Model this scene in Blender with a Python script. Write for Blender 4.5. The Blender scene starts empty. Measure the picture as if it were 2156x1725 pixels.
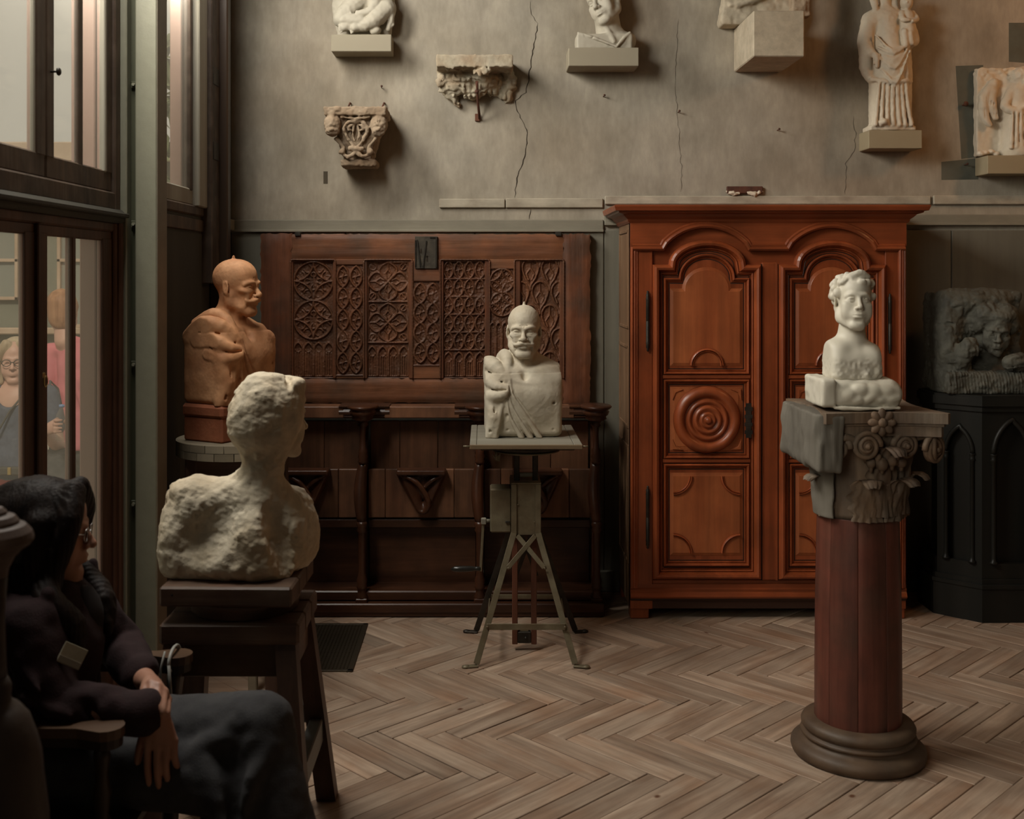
import bpy, math, random
import numpy as np
from mathutils import Vector, Matrix, Euler

scene = bpy.context.scene
COL = scene.collection
rng = random.Random(7)

# ---------------------------------------------------------------- camera, sky, lights, exposure
FPX, CX, CY, EYE = 2343.0, 1020.0, 575.0, 1.65
cam_data = bpy.data.cameras.new('camera')
cam = bpy.data.objects.new('camera', cam_data)
COL.objects.link(cam)
cam.location = (0, 0, EYE)
cam.rotation_euler = (math.radians(90), 0, 0)
cam_data.sensor_width = 36.0
cam_data.lens = FPX / 2156 * 36.0
cam_data.shift_x = (1078 - CX) / 2156
cam_data.shift_y = -(862.5 - CY) / 2156
cam_data.clip_end = 200
cam_data.dof.use_dof = True
cam_data.dof.focus_distance = 5.0
cam_data.dof.aperture_fstop = 4.5
scene.camera = cam

scene.view_settings.view_transform = 'Standard'
scene.view_settings.look = 'None'
scene.view_settings.gamma = 1.0
scene.view_settings.use_curve_mapping = False
scene.view_settings.exposure = 0.0
scene.cycles.use_denoising = True
scene.cycles.max_bounces = 7
scene.cycles.diffuse_bounces = 4
scene.cycles.glossy_bounces = 3
scene.cycles.transmission_bounces = 6
scene.cycles.transparent_max_bounces = 8
scene.cycles.sample_clamp_indirect = 4.0
scene.cycles.caustics_reflective = False
scene.cycles.caustics_refractive = False

world = bpy.data.worlds.new('overcast_sky')
scene.world = world
world.use_nodes = True
wn = world.node_tree
bg = wn.nodes['Background']
bg.inputs['Color'].default_value = (1.0, 0.92, 0.78, 1)
bg.inputs['Strength'].default_value = 0.50

def area(name, loc, target, sx, sy, power, color, spread=180):
    l = bpy.data.lights.new(name, 'AREA')
    l.shape = 'RECTANGLE'; l.size = sx; l.size_y = sy
    l.energy = power; l.color = color; l.spread = math.radians(spread)
    o = bpy.data.objects.new(name, l); COL.objects.link(o)
    o.location = loc
    o.rotation_euler = (Vector(target) - Vector(loc)).to_track_quat('-Z', 'Y').to_euler()
    return o
# daylight entering by the tall windows of the left wall (their upper parts, above the picture), and fill added from an unseen one behind the camera
area('daylight_far_window', (-1.285, 4.74, 3.30), (0.2, 4.86, 2.55), 0.44, 0.78, 36, (1.0, 0.95, 0.87))
area('daylight_near_window', (-1.280, 3.3, 3.22), (0.5, 3.28, 2.3), 1.15, 1.0, 90, (1.0, 0.95, 0.87))
area('rear_window_fill', (-1.30, -0.2, 2.6), (2.1, 4.0, 0.9), 1.6, 1.8, 6, (1.0, 0.92, 0.80), 46)  # fill added for the column, beam narrowed to miss the seated woman
# hazy sun outside, from behind the photographer along the facade (it never enters the room)
sun = bpy.data.lights.new('hazy_sun', 'SUN'); sun.energy = 2.2; sun.angle = math.radians(8); sun.color = (1.0, 0.92, 0.8)
so = bpy.data.objects.new('hazy_sun', sun); COL.objects.link(so); so.location = (-6, -6, 8)
so.rotation_euler = Vector((-0.12, 0.75, -0.66)).to_track_quat('-Z', 'Y').to_euler()
# a warm picture lamp hung high on the right
area('picture_lamp', (3.4, 4.5, 3.3), (2.0, 5.7, 2.5), 0.3, 0.3, 7, (1.0, 0.46, 0.17))

def at(px, py, d):
    """World point seen at pixel (px, py) of the photograph at distance d from the camera plane."""
    return Vector(((px - CX) * d / FPX, d, EYE - (py - CY) * d / FPX))
def ax(px, d): return (px - CX) * d / FPX
def az(py, d): return EYE - (py - CY) * d / FPX
# ---------------------------------------------------------------- materials (procedural)
MATS = {}
def lin(c):
    return tuple(((v / 255) / 12.92 if v / 255 <= 0.04045 else ((v / 255 + 0.055) / 1.055) ** 2.4) for v in c)
def mat(name, c1, c2=None, scale=6.0, stretch=(1, 1, 1), rough=0.6, c3=None, scale3=2.5, amt3=0.5,
        bump=0.0, bscale=60.0, bstretch=None, metal=0.0, spec=0.4, rnd=0.0, coat=0.0, detail=5.0, dist=0.0,
        sss=0.0, lo=0.35, hi=0.65, lo3=0.45, hi3=0.7, bdist=0.004):
    """Object-space noise between c1 and c2 (stretched for grain), a second broad mottling c3, and a bump.  Colours are linear albedo."""
    m = bpy.data.materials.new(name); m.use_nodes = True
    nt = m.node_tree; N = nt.nodes; L = nt.links
    b = N['Principled BSDF']
    b.inputs['Roughness'].default_value = rough
    b.inputs['Metallic'].default_value = metal
    b.inputs['Specular IOR Level'].default_value = spec
    if coat: 
        b.inputs['Coat Weight'].default_value = coat; b.inputs['Coat Roughness'].default_value = 0.25
    tc = N.new('ShaderNodeTexCoord'); co = tc.outputs['Object']
    oi = N.new('ShaderNodeObjectInfo')
    if rnd:
        ad = N.new('ShaderNodeVectorMath'); ad.operation = 'ADD'
        sc = N.new('ShaderNodeVectorMath'); sc.operation = 'SCALE'
        sc.inputs[0].default_value = (37, 53, 71)
        L.new(oi.outputs['Random'], sc.inputs['Scale'])
        L.new(co, ad.inputs[0]); L.new(sc.outputs[0], ad.inputs[1]); co = ad.outputs[0]
    def noise(vec, s, st, det, ds=0.0):
        mp = N.new('ShaderNodeMapping'); mp.inputs['Scale'].default_value = st
        L.new(vec, mp.inputs['Vector'])
        n = N.new('ShaderNodeTexNoise'); n.inputs['Scale'].default_value = s
        n.inputs['Detail'].default_value = det; n.inputs['Distortion'].default_value = ds
        L.new(mp.outputs[0], n.inputs['Vector']); return n.outputs['Fac']
    def ramp(fac, a, z):
        r = N.new('ShaderNodeMapRange'); r.inputs['From Min'].default_value = a; r.inputs['From Max'].default_value = z
        L.new(fac, r.inputs['Value']); return r.outputs[0]
    def mix(fac, a, bb):
        x = N.new('ShaderNodeMix'); x.data_type = 'RGBA'
        if isinstance(fac, (int, float)): x.inputs[0].default_value = fac
        else: L.new(fac, x.inputs[0])
        for i, v in ((6, a), (7, bb)):
            if isinstance(v, tuple): x.inputs[i].default_value = (*v[:3], 1)
            else: L.new(v, x.inputs[i])
        return x.outputs[2]
    col = tuple(c1)
    if c2 is not None:
        col = mix(ramp(noise(co, scale, stretch, detail, dist), lo, hi), tuple(c1), tuple(c2))
    if c3 is not None:
        f = ramp(noise(co, scale3, (1, 1, 1), 4.0), lo3, hi3)
        mm = N.new('ShaderNodeMath'); mm.operation = 'MULTIPLY'; mm.inputs[1].default_value = amt3; L.new(f, mm.inputs[0])
        col = mix(mm.outputs[0], col, tuple(c3))
    if rnd:
        hs = N.new('ShaderNodeHueSaturation')
        r = N.new('ShaderNodeMapRange'); r.inputs['To Min'].default_value = 1 - rnd; r.inputs['To Max'].default_value = 1 + rnd
        L.new(oi.outputs['Random'], r.inputs['Value']); L.new(r.outputs[0], hs.inputs['Value'])
        if isinstance(col, tuple): hs.inputs['Color'].default_value = (*col, 1)
        else: L.new(col, hs.inputs['Color'])
        col = hs.outputs[0]
    if isinstance(col, tuple): b.inputs['Base Color'].default_value = (*col, 1)
    else: L.new(col, b.inputs['Base Color'])
    if bump:
        bn = N.new('ShaderNodeBump'); bn.inputs['Strength'].default_value = bump; bn.inputs['Distance'].default_value = bdist
        L.new(noise(co, bscale, bstretch or stretch, 6.0), bn.inputs['Height'])
        L.new(bn.outputs[0], b.inputs['Normal'])
    if sss:
        b.inputs['Subsurface Weight'].default_value = sss; b.inputs['Subsurface Radius'].default_value = (0.02, 0.012, 0.007)
    m['nt'] = 1
    MATS[name] = m
    return m
VX, VY, VZ = (0.06, 1, 1), (1, 0.06, 1), (1, 1, 0.06)
M = {}
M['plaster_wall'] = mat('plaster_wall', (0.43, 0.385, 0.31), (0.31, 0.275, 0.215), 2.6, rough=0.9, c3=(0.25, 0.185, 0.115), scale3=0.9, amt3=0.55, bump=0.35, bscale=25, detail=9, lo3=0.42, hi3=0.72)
M['dado_paint'] = mat('dado_paint', (0.18, 0.168, 0.128), (0.125, 0.115, 0.088), 2.2, VZ, rough=0.75, c3=(0.08, 0.075, 0.055), amt3=0.6, bump=0.2, bscale=40)
M['batten_paint'] = mat('batten_paint', (0.46, 0.41, 0.32), (0.36, 0.31, 0.235), 5, VX, rough=0.8, c3=(0.2, 0.15, 0.1), scale3=9, amt3=0.35, bump=0.3, bscale=50)
M['moulding_paint'] = mat('moulding_paint', (0.27, 0.245, 0.185), (0.215, 0.193, 0.145), 5, VX, rough=0.7, bump=0.2)
M['crack'] = mat('crack', (0.03, 0.02, 0.012), rough=1)
M['patch'] = mat('patch', (0.13, 0.135, 0.11), (0.095, 0.1, 0.08), 9, rough=0.95, c3=(0.16, 0.14, 0.1), scale3=5, amt3=0.6)
M['stain'] = mat('stain', (0.09, 0.07, 0.045), (0.05, 0.04, 0.028), 4, rough=0.95)
M['ceiling'] = mat('ceiling', (0.1, 0.075, 0.05), (0.07, 0.055, 0.035), 2, rough=0.9)
M['room_wall'] = mat('room_wall', (0.11, 0.085, 0.06), (0.08, 0.06, 0.04), 2, rough=0.9)
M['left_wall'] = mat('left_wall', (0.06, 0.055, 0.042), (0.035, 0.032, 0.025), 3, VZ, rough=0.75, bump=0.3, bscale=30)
M['old_frame'] = mat('old_frame', (0.10, 0.065, 0.042), (0.04, 0.026, 0.018), 7, VZ, rough=0.6, c3=(0.16, 0.12, 0.09), scale3=14, amt3=0.4, bump=0.5, bscale=40)
M['frame_pale'] = mat('frame_pale', (0.36, 0.34, 0.28), (0.26, 0.23, 0.18), 8, VZ, rough=0.7, bump=0.3)
M['door_wood'] = mat('door_wood', (0.105, 0.048, 0.028), (0.05, 0.022, 0.013), 7, VZ, rough=0.55, bump=0.4, bscale=40)
M['pink_paint'] = mat('pink_paint', (0.40, 0.26, 0.21), (0.34, 0.21, 0.17), 6, VZ, rough=0.7, c3=(0.3, 0.18, 0.14), scale3=12, amt3=0.3, bump=0.2)
M['green_steel'] = mat('green_steel', (0.255, 0.25, 0.185), (0.235, 0.23, 0.17), 30, rough=0.42, bump=0.25, bscale=160, bdist=0.0015)
M['green_dark'] = mat('green_dark', (0.07, 0.072, 0.042), rough=0.5)
M['pillar_edge'] = mat('pillar_edge', (0.20, 0.165, 0.12), (0.165, 0.135, 0.1), 12, rough=0.5)
M['iron_dark'] = mat('iron_dark', (0.03, 0.027, 0.022), (0.06, 0.05, 0.04), 18, rough=0.5, metal=0.6, bump=0.3)
M['iron_plate'] = mat('iron_plate', (0.085, 0.07, 0.05), (0.05, 0.042, 0.032), 20, rough=0.55, metal=0.4, bump=0.4)
M['finial'] = mat('finial', (0.10, 0.062, 0.045), (0.07, 0.042, 0.032), 9, rough=0.6)
M['rust'] = mat('rust', (0.13, 0.05, 0.028), (0.07, 0.03, 0.02), 25, rough=0.85, bump=0.3)
M['plank'] = mat('plank', (0.40, 0.30, 0.222), (0.28, 0.195, 0.138), 16, (0.1, 1, 1), rough=0.62, c3=(0.26, 0.145, 0.085), scale3=4, amt3=0.65, bump=0.35, bscale=45, rnd=0.17, dist=1.2, spec=0.35)
M['floor_dark'] = mat('floor_dark', (0.02, 0.013, 0.008), rough=0.95)
M['wardrobe'] = mat('wardrobe', (0.3001, 0.0713, 0.0231), (0.2175, 0.047, 0.0139), 9, VZ, rough=0.36, c3=(0.14, 0.036, 0.012), scale3=5, amt3=0.55, bump=0.12, bscale=50, coat=0.15, dist=0.6)
M['wardrobe_h'] = mat('wardrobe_h', (0.3001, 0.0713, 0.0231), (0.2175, 0.047, 0.0139), 9, VX, rough=0.36, c3=(0.14, 0.036, 0.012), scale3=5, amt3=0.55, bump=0.12, bscale=50, coat=0.15, dist=0.6)
M['wardrobe_field'] = mat('wardrobe_field', (0.3654, 0.1087, 0.0365), (0.2871, 0.0722, 0.0226), 6, VZ, rough=0.4, c3=(0.2, 0.055, 0.018), scale3=4, amt3=0.5, bump=0.1, bscale=50, coat=0.1, dist=0.8)
M['wardrobe_side'] = mat('wardrobe_side', (0.25, 0.15, 0.085), (0.16, 0.085, 0.045), 8, VZ, rough=0.5, bump=0.15)
M['wardrobe_dark'] = mat('wardrobe_dark', (0.045, 0.017, 0.009), (0.025, 0.01, 0.006), 8, VX, rough=0.5)
M['groove_shade'] = mat('groove_shade', (0.03, 0.01, 0.005), rough=0.6)  # flush dark strips: shade of the moulding grooves painted as colour
M['oak_carved'] = mat('oak_carved', (0.165, 0.066, 0.03), (0.1, 0.037, 0.017), 10, VZ, rough=0.5, c3=(0.085, 0.045, 0.026), scale3=7, amt3=0.6, bump=0.4, bscale=70)
M['oak_rail'] = mat('oak_rail', (0.215, 0.082, 0.035), (0.14, 0.05, 0.022), 9, VX, rough=0.5, c3=(0.085, 0.05, 0.03), scale3=6, amt3=0.75, bump=0.45, bscale=50)
M['oak_stile'] = mat('oak_stile', (0.18, 0.064, 0.028), (0.115, 0.038, 0.017), 9, VZ, rough=0.5, c3=(0.07, 0.04, 0.025), scale3=7, amt3=0.7, bump=0.6, bscale=45)
M['stall'] = mat('stall', (0.0782, 0.0292, 0.0136), (0.0442, 0.0156, 0.0075), 8, VZ, rough=0.32, c3=(0.035, 0.015, 0.009), scale3=5, amt3=0.6, bump=0.25, bscale=60)
M['stall_h'] = mat('stall_h', (0.0782, 0.0306, 0.0143), (0.0408, 0.0156, 0.0075), 8, VX, rough=0.34, c3=(0.035, 0.015, 0.009), scale3=5, amt3=0.6, bump=0.25, bscale=60)
M['stall_board'] = mat('stall_board', (0.171, 0.0765, 0.0378), (0.108, 0.045, 0.0225), 9, VZ, rough=0.45, c3=(0.06, 0.03, 0.018), scale3=6, amt3=0.6, bump=0.25, bscale=60, rnd=0.35)
M['metal_green'] = mat('metal_green', (0.195, 0.165, 0.105), (0.14, 0.115, 0.07), 14, rough=0.5, c3=(0.1, 0.06, 0.03), scale3=9, amt3=0.5, bump=0.2, bscale=60, metal=0.25)
M['board_grey'] = mat('board_grey', (0.25, 0.235, 0.19), (0.17, 0.15, 0.11), 8, VX, rough=0.6, bump=0.25)
M['board_edge'] = mat('board_edge', (0.22, 0.155, 0.085), (0.13, 0.085, 0.045), 8, VX, rough=0.65, bump=0.25)
M['red_wood'] = mat('red_wood', (0.14, 0.048, 0.025), (0.08, 0.028, 0.015), 8, VZ, rough=0.5, bump=0.2)
M['black_handle'] = mat('black_handle', (0.02, 0.018, 0.015), rough=0.25)
M['plaster'] = mat('plaster', (0.56, 0.505, 0.40), (0.49, 0.43, 0.33), 9, rough=0.75, c3=(0.44, 0.34, 0.22), scale3=7, amt3=0.4, bump=0.35, bscale=90, bdist=0.002)
M['white_marble'] = mat('white_marble', (0.57, 0.53, 0.44), (0.51, 0.47, 0.38), 6, rough=0.5, bump=0.12, bscale=70, bdist=0.002)
M['white_plaster'] = mat('white_plaster', (0.68, 0.60, 0.47), (0.62, 0.54, 0.42), 6, rough=0.7, c3=(0.6, 0.45, 0.28), scale3=4, amt3=0.25, bump=0.15, bscale=80, bdist=0.002)
M['relief_plaster'] = mat('relief_plaster', (0.47, 0.43, 0.345), (0.42, 0.38, 0.30), 6, rough=0.7, bump=0.15, bscale=80, bdist=0.002)
M['rough_stone'] = mat('rough_stone', (0.60, 0.535, 0.42), (0.52, 0.44, 0.32), 7, rough=0.85, c3=(0.42, 0.30, 0.17), scale3=5, amt3=0.45, bump=0.7, bscale=70, bdist=0.004)
M['terracotta'] = mat('terracotta', (0.62, 0.32, 0.16), (0.50, 0.235, 0.105), 12, rough=0.7, c3=(0.3, 0.11, 0.05), scale3=6, amt3=0.5, bump=0.25, bscale=120, bdist=0.002)
M['terracotta_base'] = mat('terracotta_base', (0.36, 0.125, 0.06), (0.27, 0.085, 0.04), 12, rough=0.65, bump=0.3, bscale=90)
M['shelf_paint'] = mat('shelf_paint', (0.33, 0.29, 0.21), (0.315, 0.275, 0.2), 5, rough=0.75)
M['shelf_paint_ochre'] = mat('shelf_paint_ochre', (0.35, 0.29, 0.185), (0.33, 0.27, 0.17), 5, rough=0.75)
M['block_plaster'] = mat('block_plaster', (0.50, 0.43, 0.32), (0.44, 0.37, 0.27), 7, rough=0.85, bump=0.3, bscale=40)
M['old_stone'] = mat('old_stone', (0.38, 0.29, 0.20), (0.28, 0.205, 0.135), 9, rough=0.9, c3=(0.22, 0.13, 0.07), scale3=8, amt3=0.5, bump=0.5, bscale=80)
M['broken_plaster'] = mat('broken_plaster', (0.47, 0.42, 0.32), (0.36, 0.3, 0.21), 10, rough=0.95, c3=(0.3, 0.17, 0.09), scale3=9, amt3=0.4, bump=0.6, bscale=60)
M['dark_stone'] = mat('dark_stone', (0.105, 0.102, 0.08), (0.065, 0.063, 0.05), 9, rough=0.75, c3=(0.15, 0.145, 0.115), scale3=14, amt3=0.4, bump=0.6, bscale=80)
M['ebony'] = mat('ebony', (0.012, 0.012, 0.010), (0.018, 0.016, 0.013), 8, VZ, rough=0.42, bump=0.1, spec=0.22)
M['capital_wood'] = mat('capital_wood', (0.155, 0.10, 0.06), (0.09, 0.055, 0.034), 11, VZ, rough=0.7, c3=(0.17, 0.15, 0.12), scale3=6, amt3=0.5, bump=0.5, bscale=60)
M['capital_raw'] = mat('capital_raw', (0.14, 0.125, 0.1), (0.085, 0.075, 0.06), 9, VZ, rough=0.8, bump=0.5, bscale=50)
M['shaft_wood'] = mat('shaft_wood', (0.135, 0.038, 0.024), (0.07, 0.024, 0.016), 5, VZ, rough=0.42, c3=(0.055, 0.03, 0.02), scale3=5, amt3=0.6, bump=0.2, bscale=50, rnd=0.15)
M['base_wood'] = mat('base_wood', (0.11, 0.068, 0.04), (0.065, 0.04, 0.025), 9, rough=0.55, c3=(0.13, 0.11, 0.08), scale3=6, amt3=0.4, bump=0.35, bscale=50)
M['stool_wood'] = mat('stool_wood', (0.12, 0.068, 0.044), (0.065, 0.035, 0.024), 9, VX, rough=0.5, c3=(0.13, 0.1, 0.075), scale3=7, amt3=0.4, bump=0.35, bscale=45)
M['stool_leg'] = mat('stool_leg', (0.10, 0.052, 0.034), (0.05, 0.026, 0.018), 9, VZ, rough=0.5, bump=0.35, bscale=45)
M['stool_bar'] = mat('stool_bar', (0.16, 0.17, 0.16), (0.10, 0.10, 0.095), 9, VY, rough=0.45, bump=0.3, bscale=45)
M['stand_top'] = mat('stand_top', (0.33, 0.28, 0.2), (0.22, 0.18, 0.12), 9, VX, rough=0.65, bump=0.3, rnd=0.12)
M['grate'] = mat('grate', (0.05, 0.038, 0.024), rough=0.5, metal=0.5)
M['grate_hole'] = mat('grate_hole', (0.17, 0.13, 0.08), rough=0.6)
M['glass'] = None
M['skin'] = mat('skin', (0.42, 0.22, 0.15), (0.38, 0.185, 0.125), 14, rough=0.5, sss=0.1)
M['hair_dark'] = mat('hair_dark', (0.018, 0.010, 0.007), (0.010, 0.006, 0.005), 60, VZ, rough=0.6, spec=0.2, bump=0.5, bscale=120, bstretch=(1, 1, .05))
M['jacket'] = mat('jacket', (0.0229, 0.0071, 0.0082), (0.0173, 0.0056, 0.0066), 40, rough=0.9, bump=0.3, bscale=200)
M['shirt_black'] = mat('shirt_black', (0.014, 0.010, 0.010), rough=0.9)
M['trousers'] = mat('trousers', (0.0467, 0.045, 0.0467), (0.034, 0.0331, 0.0357), 30, rough=0.9, bump=0.25, bscale=220)
M['shoe'] = mat('shoe', (0.015, 0.013, 0.012), rough=0.5)
M['badge'] = mat('badge', (0.5, 0.45, 0.34), (0.42, 0.37, 0.27), 30, rough=0.5)
M['badge_band'] = mat('badge_band', (0.3, 0.26, 0.2), rough=0.5)
M['chair_wood'] = mat('chair_wood', (0.115, 0.066, 0.038), (0.075, 0.04, 0.023), 8, VX, rough=0.4, bump=0.15)
M['chair_dark'] = mat('chair_dark', (0.04, 0.024, 0.015), (0.025, 0.015, 0.01), 8, VZ, rough=0.4)
M['post_dark'] = mat('post_dark', (0.0425, 0.0275, 0.02), (0.025, 0.016, 0.012), 9, rough=0.55, bump=0.3)
M['ribbon'] = mat('ribbon', (0.35, 0.34, 0.31), rough=0.5)
M['steel'] = mat('steel', (0.5, 0.5, 0.5), rough=0.25, metal=1.0)
M['lens'] = mat('lens', (0.25, 0.25, 0.25), rough=0.1, spec=0.8)
M['navy'] = mat('navy', (0.10, 0.112, 0.145), (0.085, 0.095, 0.125), 60, rough=0.9)
M['denim'] = mat('denim', (0.12, 0.115, 0.11), (0.09, 0.088, 0.085), 30, rough=0.9)
M['red_cloth'] = mat('red_cloth', (0.5, 0.06, 0.06), rough=0.9)
M['pink_shirt'] = mat('pink_shirt', (0.62, 0.20, 0.22), (0.56, 0.17, 0.19), 12, rough=0.9)
M['hair_blond'] = mat('hair_blond', (0.50, 0.40, 0.27), (0.36, 0.27, 0.17), 40, VZ, rough=0.6, bump=0.4)
M['hair_ginger'] = mat('hair_ginger', (0.42, 0.22, 0.11), (0.28, 0.13, 0.06), 40, VZ, rough=0.6, bump=0.4)
M['skin_pale'] = mat('skin_pale', (0.58, 0.36, 0.27), (0.54, 0.32, 0.24), 14, rough=0.5)
M['bag_strap'] = mat('bag_strap', (0.06, 0.055, 0.045), rough=0.6)
M['paper'] = mat('paper', (0.75, 0.72, 0.64), rough=0.7)
M['buckle'] = mat('buckle', (0.5, 0.36, 0.14), rough=0.3, metal=0.8)
M['cap_blue'] = mat('cap_blue', (0.2, 0.3, 0.5), rough=0.4)
M['court_ground'] = mat('court_ground', (0.36, 0.32, 0.25), (0.28, 0.25, 0.19), 3, rough=0.95)
M['court_wall'] = mat('court_wall', (0.20, 0.20, 0.155), (0.165, 0.165, 0.125), 2, rough=0.9)
M['court_glass'] = mat('court_glass', (0.22, 0.225, 0.19), rough=0.15, spec=0.6)
M['court_frame'] = mat('court_frame', (0.48, 0.36, 0.26), (0.4, 0.29, 0.2), 6, rough=0.7)
M['court_roof'] = mat('court_roof', (0.36, 0.32, 0.26), (0.28, 0.25, 0.2), 3, VX, rough=0.8)
M['leaf_green'] = mat('leaf_green', (0.2, 0.22, 0.11), (0.12, 0.14, 0.06), 20, rough=0.7)

def overlay(name, scale, stretch, amt, detail=8.0, lo=.3, hi=.7):
    """A further, finer layer of grain or grime multiplied over a material's colour."""
    nt = M[name].node_tree; N = nt.nodes; L = nt.links; b = N['Principled BSDF']
    tc = N.new('ShaderNodeTexCoord'); mp = N.new('ShaderNodeMapping'); mp.inputs['Scale'].default_value = stretch
    vec = tc.outputs['Object']
    oi = N.new('ShaderNodeObjectInfo'); sc = N.new('ShaderNodeVectorMath'); sc.operation = 'SCALE'; sc.inputs[0].default_value = (17, 29, 41)
    ad = N.new('ShaderNodeVectorMath'); ad.operation = 'ADD'
    L.new(oi.outputs['Random'], sc.inputs['Scale']); L.new(vec, ad.inputs[0]); L.new(sc.outputs[0], ad.inputs[1])
    L.new(ad.outputs[0], mp.inputs['Vector'])
    n = N.new('ShaderNodeTexNoise'); n.inputs['Scale'].default_value = scale; n.inputs['Detail'].default_value = detail; n.inputs['Roughness'].default_value = .62
    L.new(mp.outputs[0], n.inputs['Vector'])
    r = N.new('ShaderNodeMapRange'); r.inputs['From Min'].default_value = lo; r.inputs['From Max'].default_value = hi
    r.inputs['To Min'].default_value = 1 - amt; r.inputs['To Max'].default_value = 1 + amt
    L.new(n.outputs['Fac'], r.inputs['Value'])
    x = N.new('ShaderNodeMix'); x.data_type = 'RGBA'; x.blend_type = 'MULTIPLY'; x.inputs[0].default_value = 1.0
    src = b.inputs['Base Color'].links[0].from_socket if b.inputs['Base Color'].is_linked else None
    if src: L.new(src, x.inputs[6])
    else: x.inputs[6].default_value = b.inputs['Base Color'].default_value
    L.new(r.outputs[0], x.inputs[7]); L.new(x.outputs[2], b.inputs['Base Color'])
overlay('plaster_wall', 7, (1, 1, .55), .17, 11); overlay('plaster_wall', 40, (1, 1, .3), .08, 6)
overlay('dado_paint', 9, VZ, .18); overlay('batten_paint', 18, (.4, 1, 1), .2); overlay('moulding_paint', 14, (.4, 1, 1), .12)
overlay('plank', 38, (.045, 1, 1), .24, 6); overlay('plank', 7, (.5, 1, 1), .12)
for n_ in ('wardrobe', 'wardrobe_field', 'wardrobe_side'): overlay(n_, 26, (1, 1, .05), .22); overlay(n_, 5, (1, 1, .6), .2)
overlay('wardrobe_h', 26, (.05, 1, 1), .22); overlay('wardrobe_h', 5, (.6, 1, 1), .2)
for n_ in ('oak_carved', 'oak_stile', 'stall', 'stall_board', 'shaft_wood', 'stool_leg', 'capital_wood', 'door_wood', 'old_frame'): overlay(n_, 30, (1, 1, .06), .28); overlay(n_, 8, (1, 1, .7), .25)
for n_ in ('oak_rail', 'stall_h', 'stool_wood'): overlay(n_, 30, (.06, 1, 1), .28); overlay(n_, 8, (.7, 1, 1), .25)
for n_ in ('rough_stone', 'old_stone', 'broken_plaster', 'dark_stone', 'terracotta', 'block_plaster', 'terracotta_base', 'metal_green'): overlay(n_, 22, (1, 1, 1), .16)
for n_ in ('plaster', 'white_plaster'): overlay(n_, 12, (1, 1, 1), .09)
def knots(name, col, scale):
    """Sparse round knots in pine boards."""
    nt = M[name].node_tree; N = nt.nodes; L = nt.links; b = N['Principled BSDF']
    tc = N.new('ShaderNodeTexCoord'); oi = N.new('ShaderNodeObjectInfo'); sc = N.new('ShaderNodeVectorMath'); sc.operation = 'SCALE'; sc.inputs[0].default_value = (13, 31, 0)
    ad = N.new('ShaderNodeVectorMath'); ad.operation = 'ADD'; mp = N.new('ShaderNodeMapping'); mp.inputs['Scale'].default_value = (.75, 1, 0)
    L.new(oi.outputs['Random'], sc.inputs['Scale']); L.new(tc.outputs['Object'], ad.inputs[0]); L.new(sc.outputs[0], ad.inputs[1]); L.new(ad.outputs[0], mp.inputs['Vector'])
    v = N.new('ShaderNodeTexVoronoi'); v.inputs['Scale'].default_value = scale; L.new(mp.outputs[0], v.inputs['Vector'])
    r = N.new('ShaderNodeMapRange'); r.inputs['From Min'].default_value = .075; r.inputs['From Max'].default_value = .03; L.new(v.outputs['Distance'], r.inputs['Value'])
    sp = N.new('ShaderNodeSeparateColor'); L.new(v.outputs['Color'], sp.inputs[0])
    g_ = N.new('ShaderNodeMath'); g_.operation = 'GREATER_THAN'; g_.inputs[1].default_value = .62; L.new(sp.outputs[0], g_.inputs[0])
    m_ = N.new('ShaderNodeMath'); m_.operation = 'MULTIPLY'; L.new(r.outputs[0], m_.inputs[0]); L.new(g_.outputs[0], m_.inputs[1])
    x = N.new('ShaderNodeMix'); x.data_type = 'RGBA'; L.new(m_.outputs[0], x.inputs[0]); L.new(b.inputs['Base Color'].links[0].from_socket, x.inputs[6]); x.inputs[7].default_value = (*col, 1)
    L.new(x.outputs[2], b.inputs['Base Color'])
knots('plank', (0.11, 0.045, 0.022), 6.0)

g = bpy.data.materials.new('window_glass'); g.use_nodes = True
_n = g.node_tree.nodes; _l = g.node_tree.links
_n.remove(_n['Principled BSDF'])
_t = _n.new('ShaderNodeBsdfTransparent'); _t.inputs[0].default_value = (0.93, 0.93, 0.9, 1)
_g = _n.new('ShaderNodeBsdfGlossy'); _g.inputs['Roughness'].default_value = 0.03
_m = _n.new('ShaderNodeMixShader')
_m.inputs[0].default_value = 0.05; _l.new(_t.outputs[0], _m.inputs[1]); _l.new(_g.outputs[0], _m.inputs[2])
_h = _n.new('ShaderNodeBsdfTranslucent'); _h.inputs[0].default_value = (0.9, 0.85, 0.75, 1)   # a film of dust on the old panes
_m2 = _n.new('ShaderNodeMixShader'); _m2.inputs[0].default_value = 0.10
_l.new(_m.outputs[0], _m2.inputs[1]); _l.new(_h.outputs[0], _m2.inputs[2])
_l.new(_m2.outputs[0], _n['Material Output'].inputs['Surface'])
M['glass'] = g
g2 = g.copy(); g2.name = 'clear_plastic'; M['clear_plastic'] = g2
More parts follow.
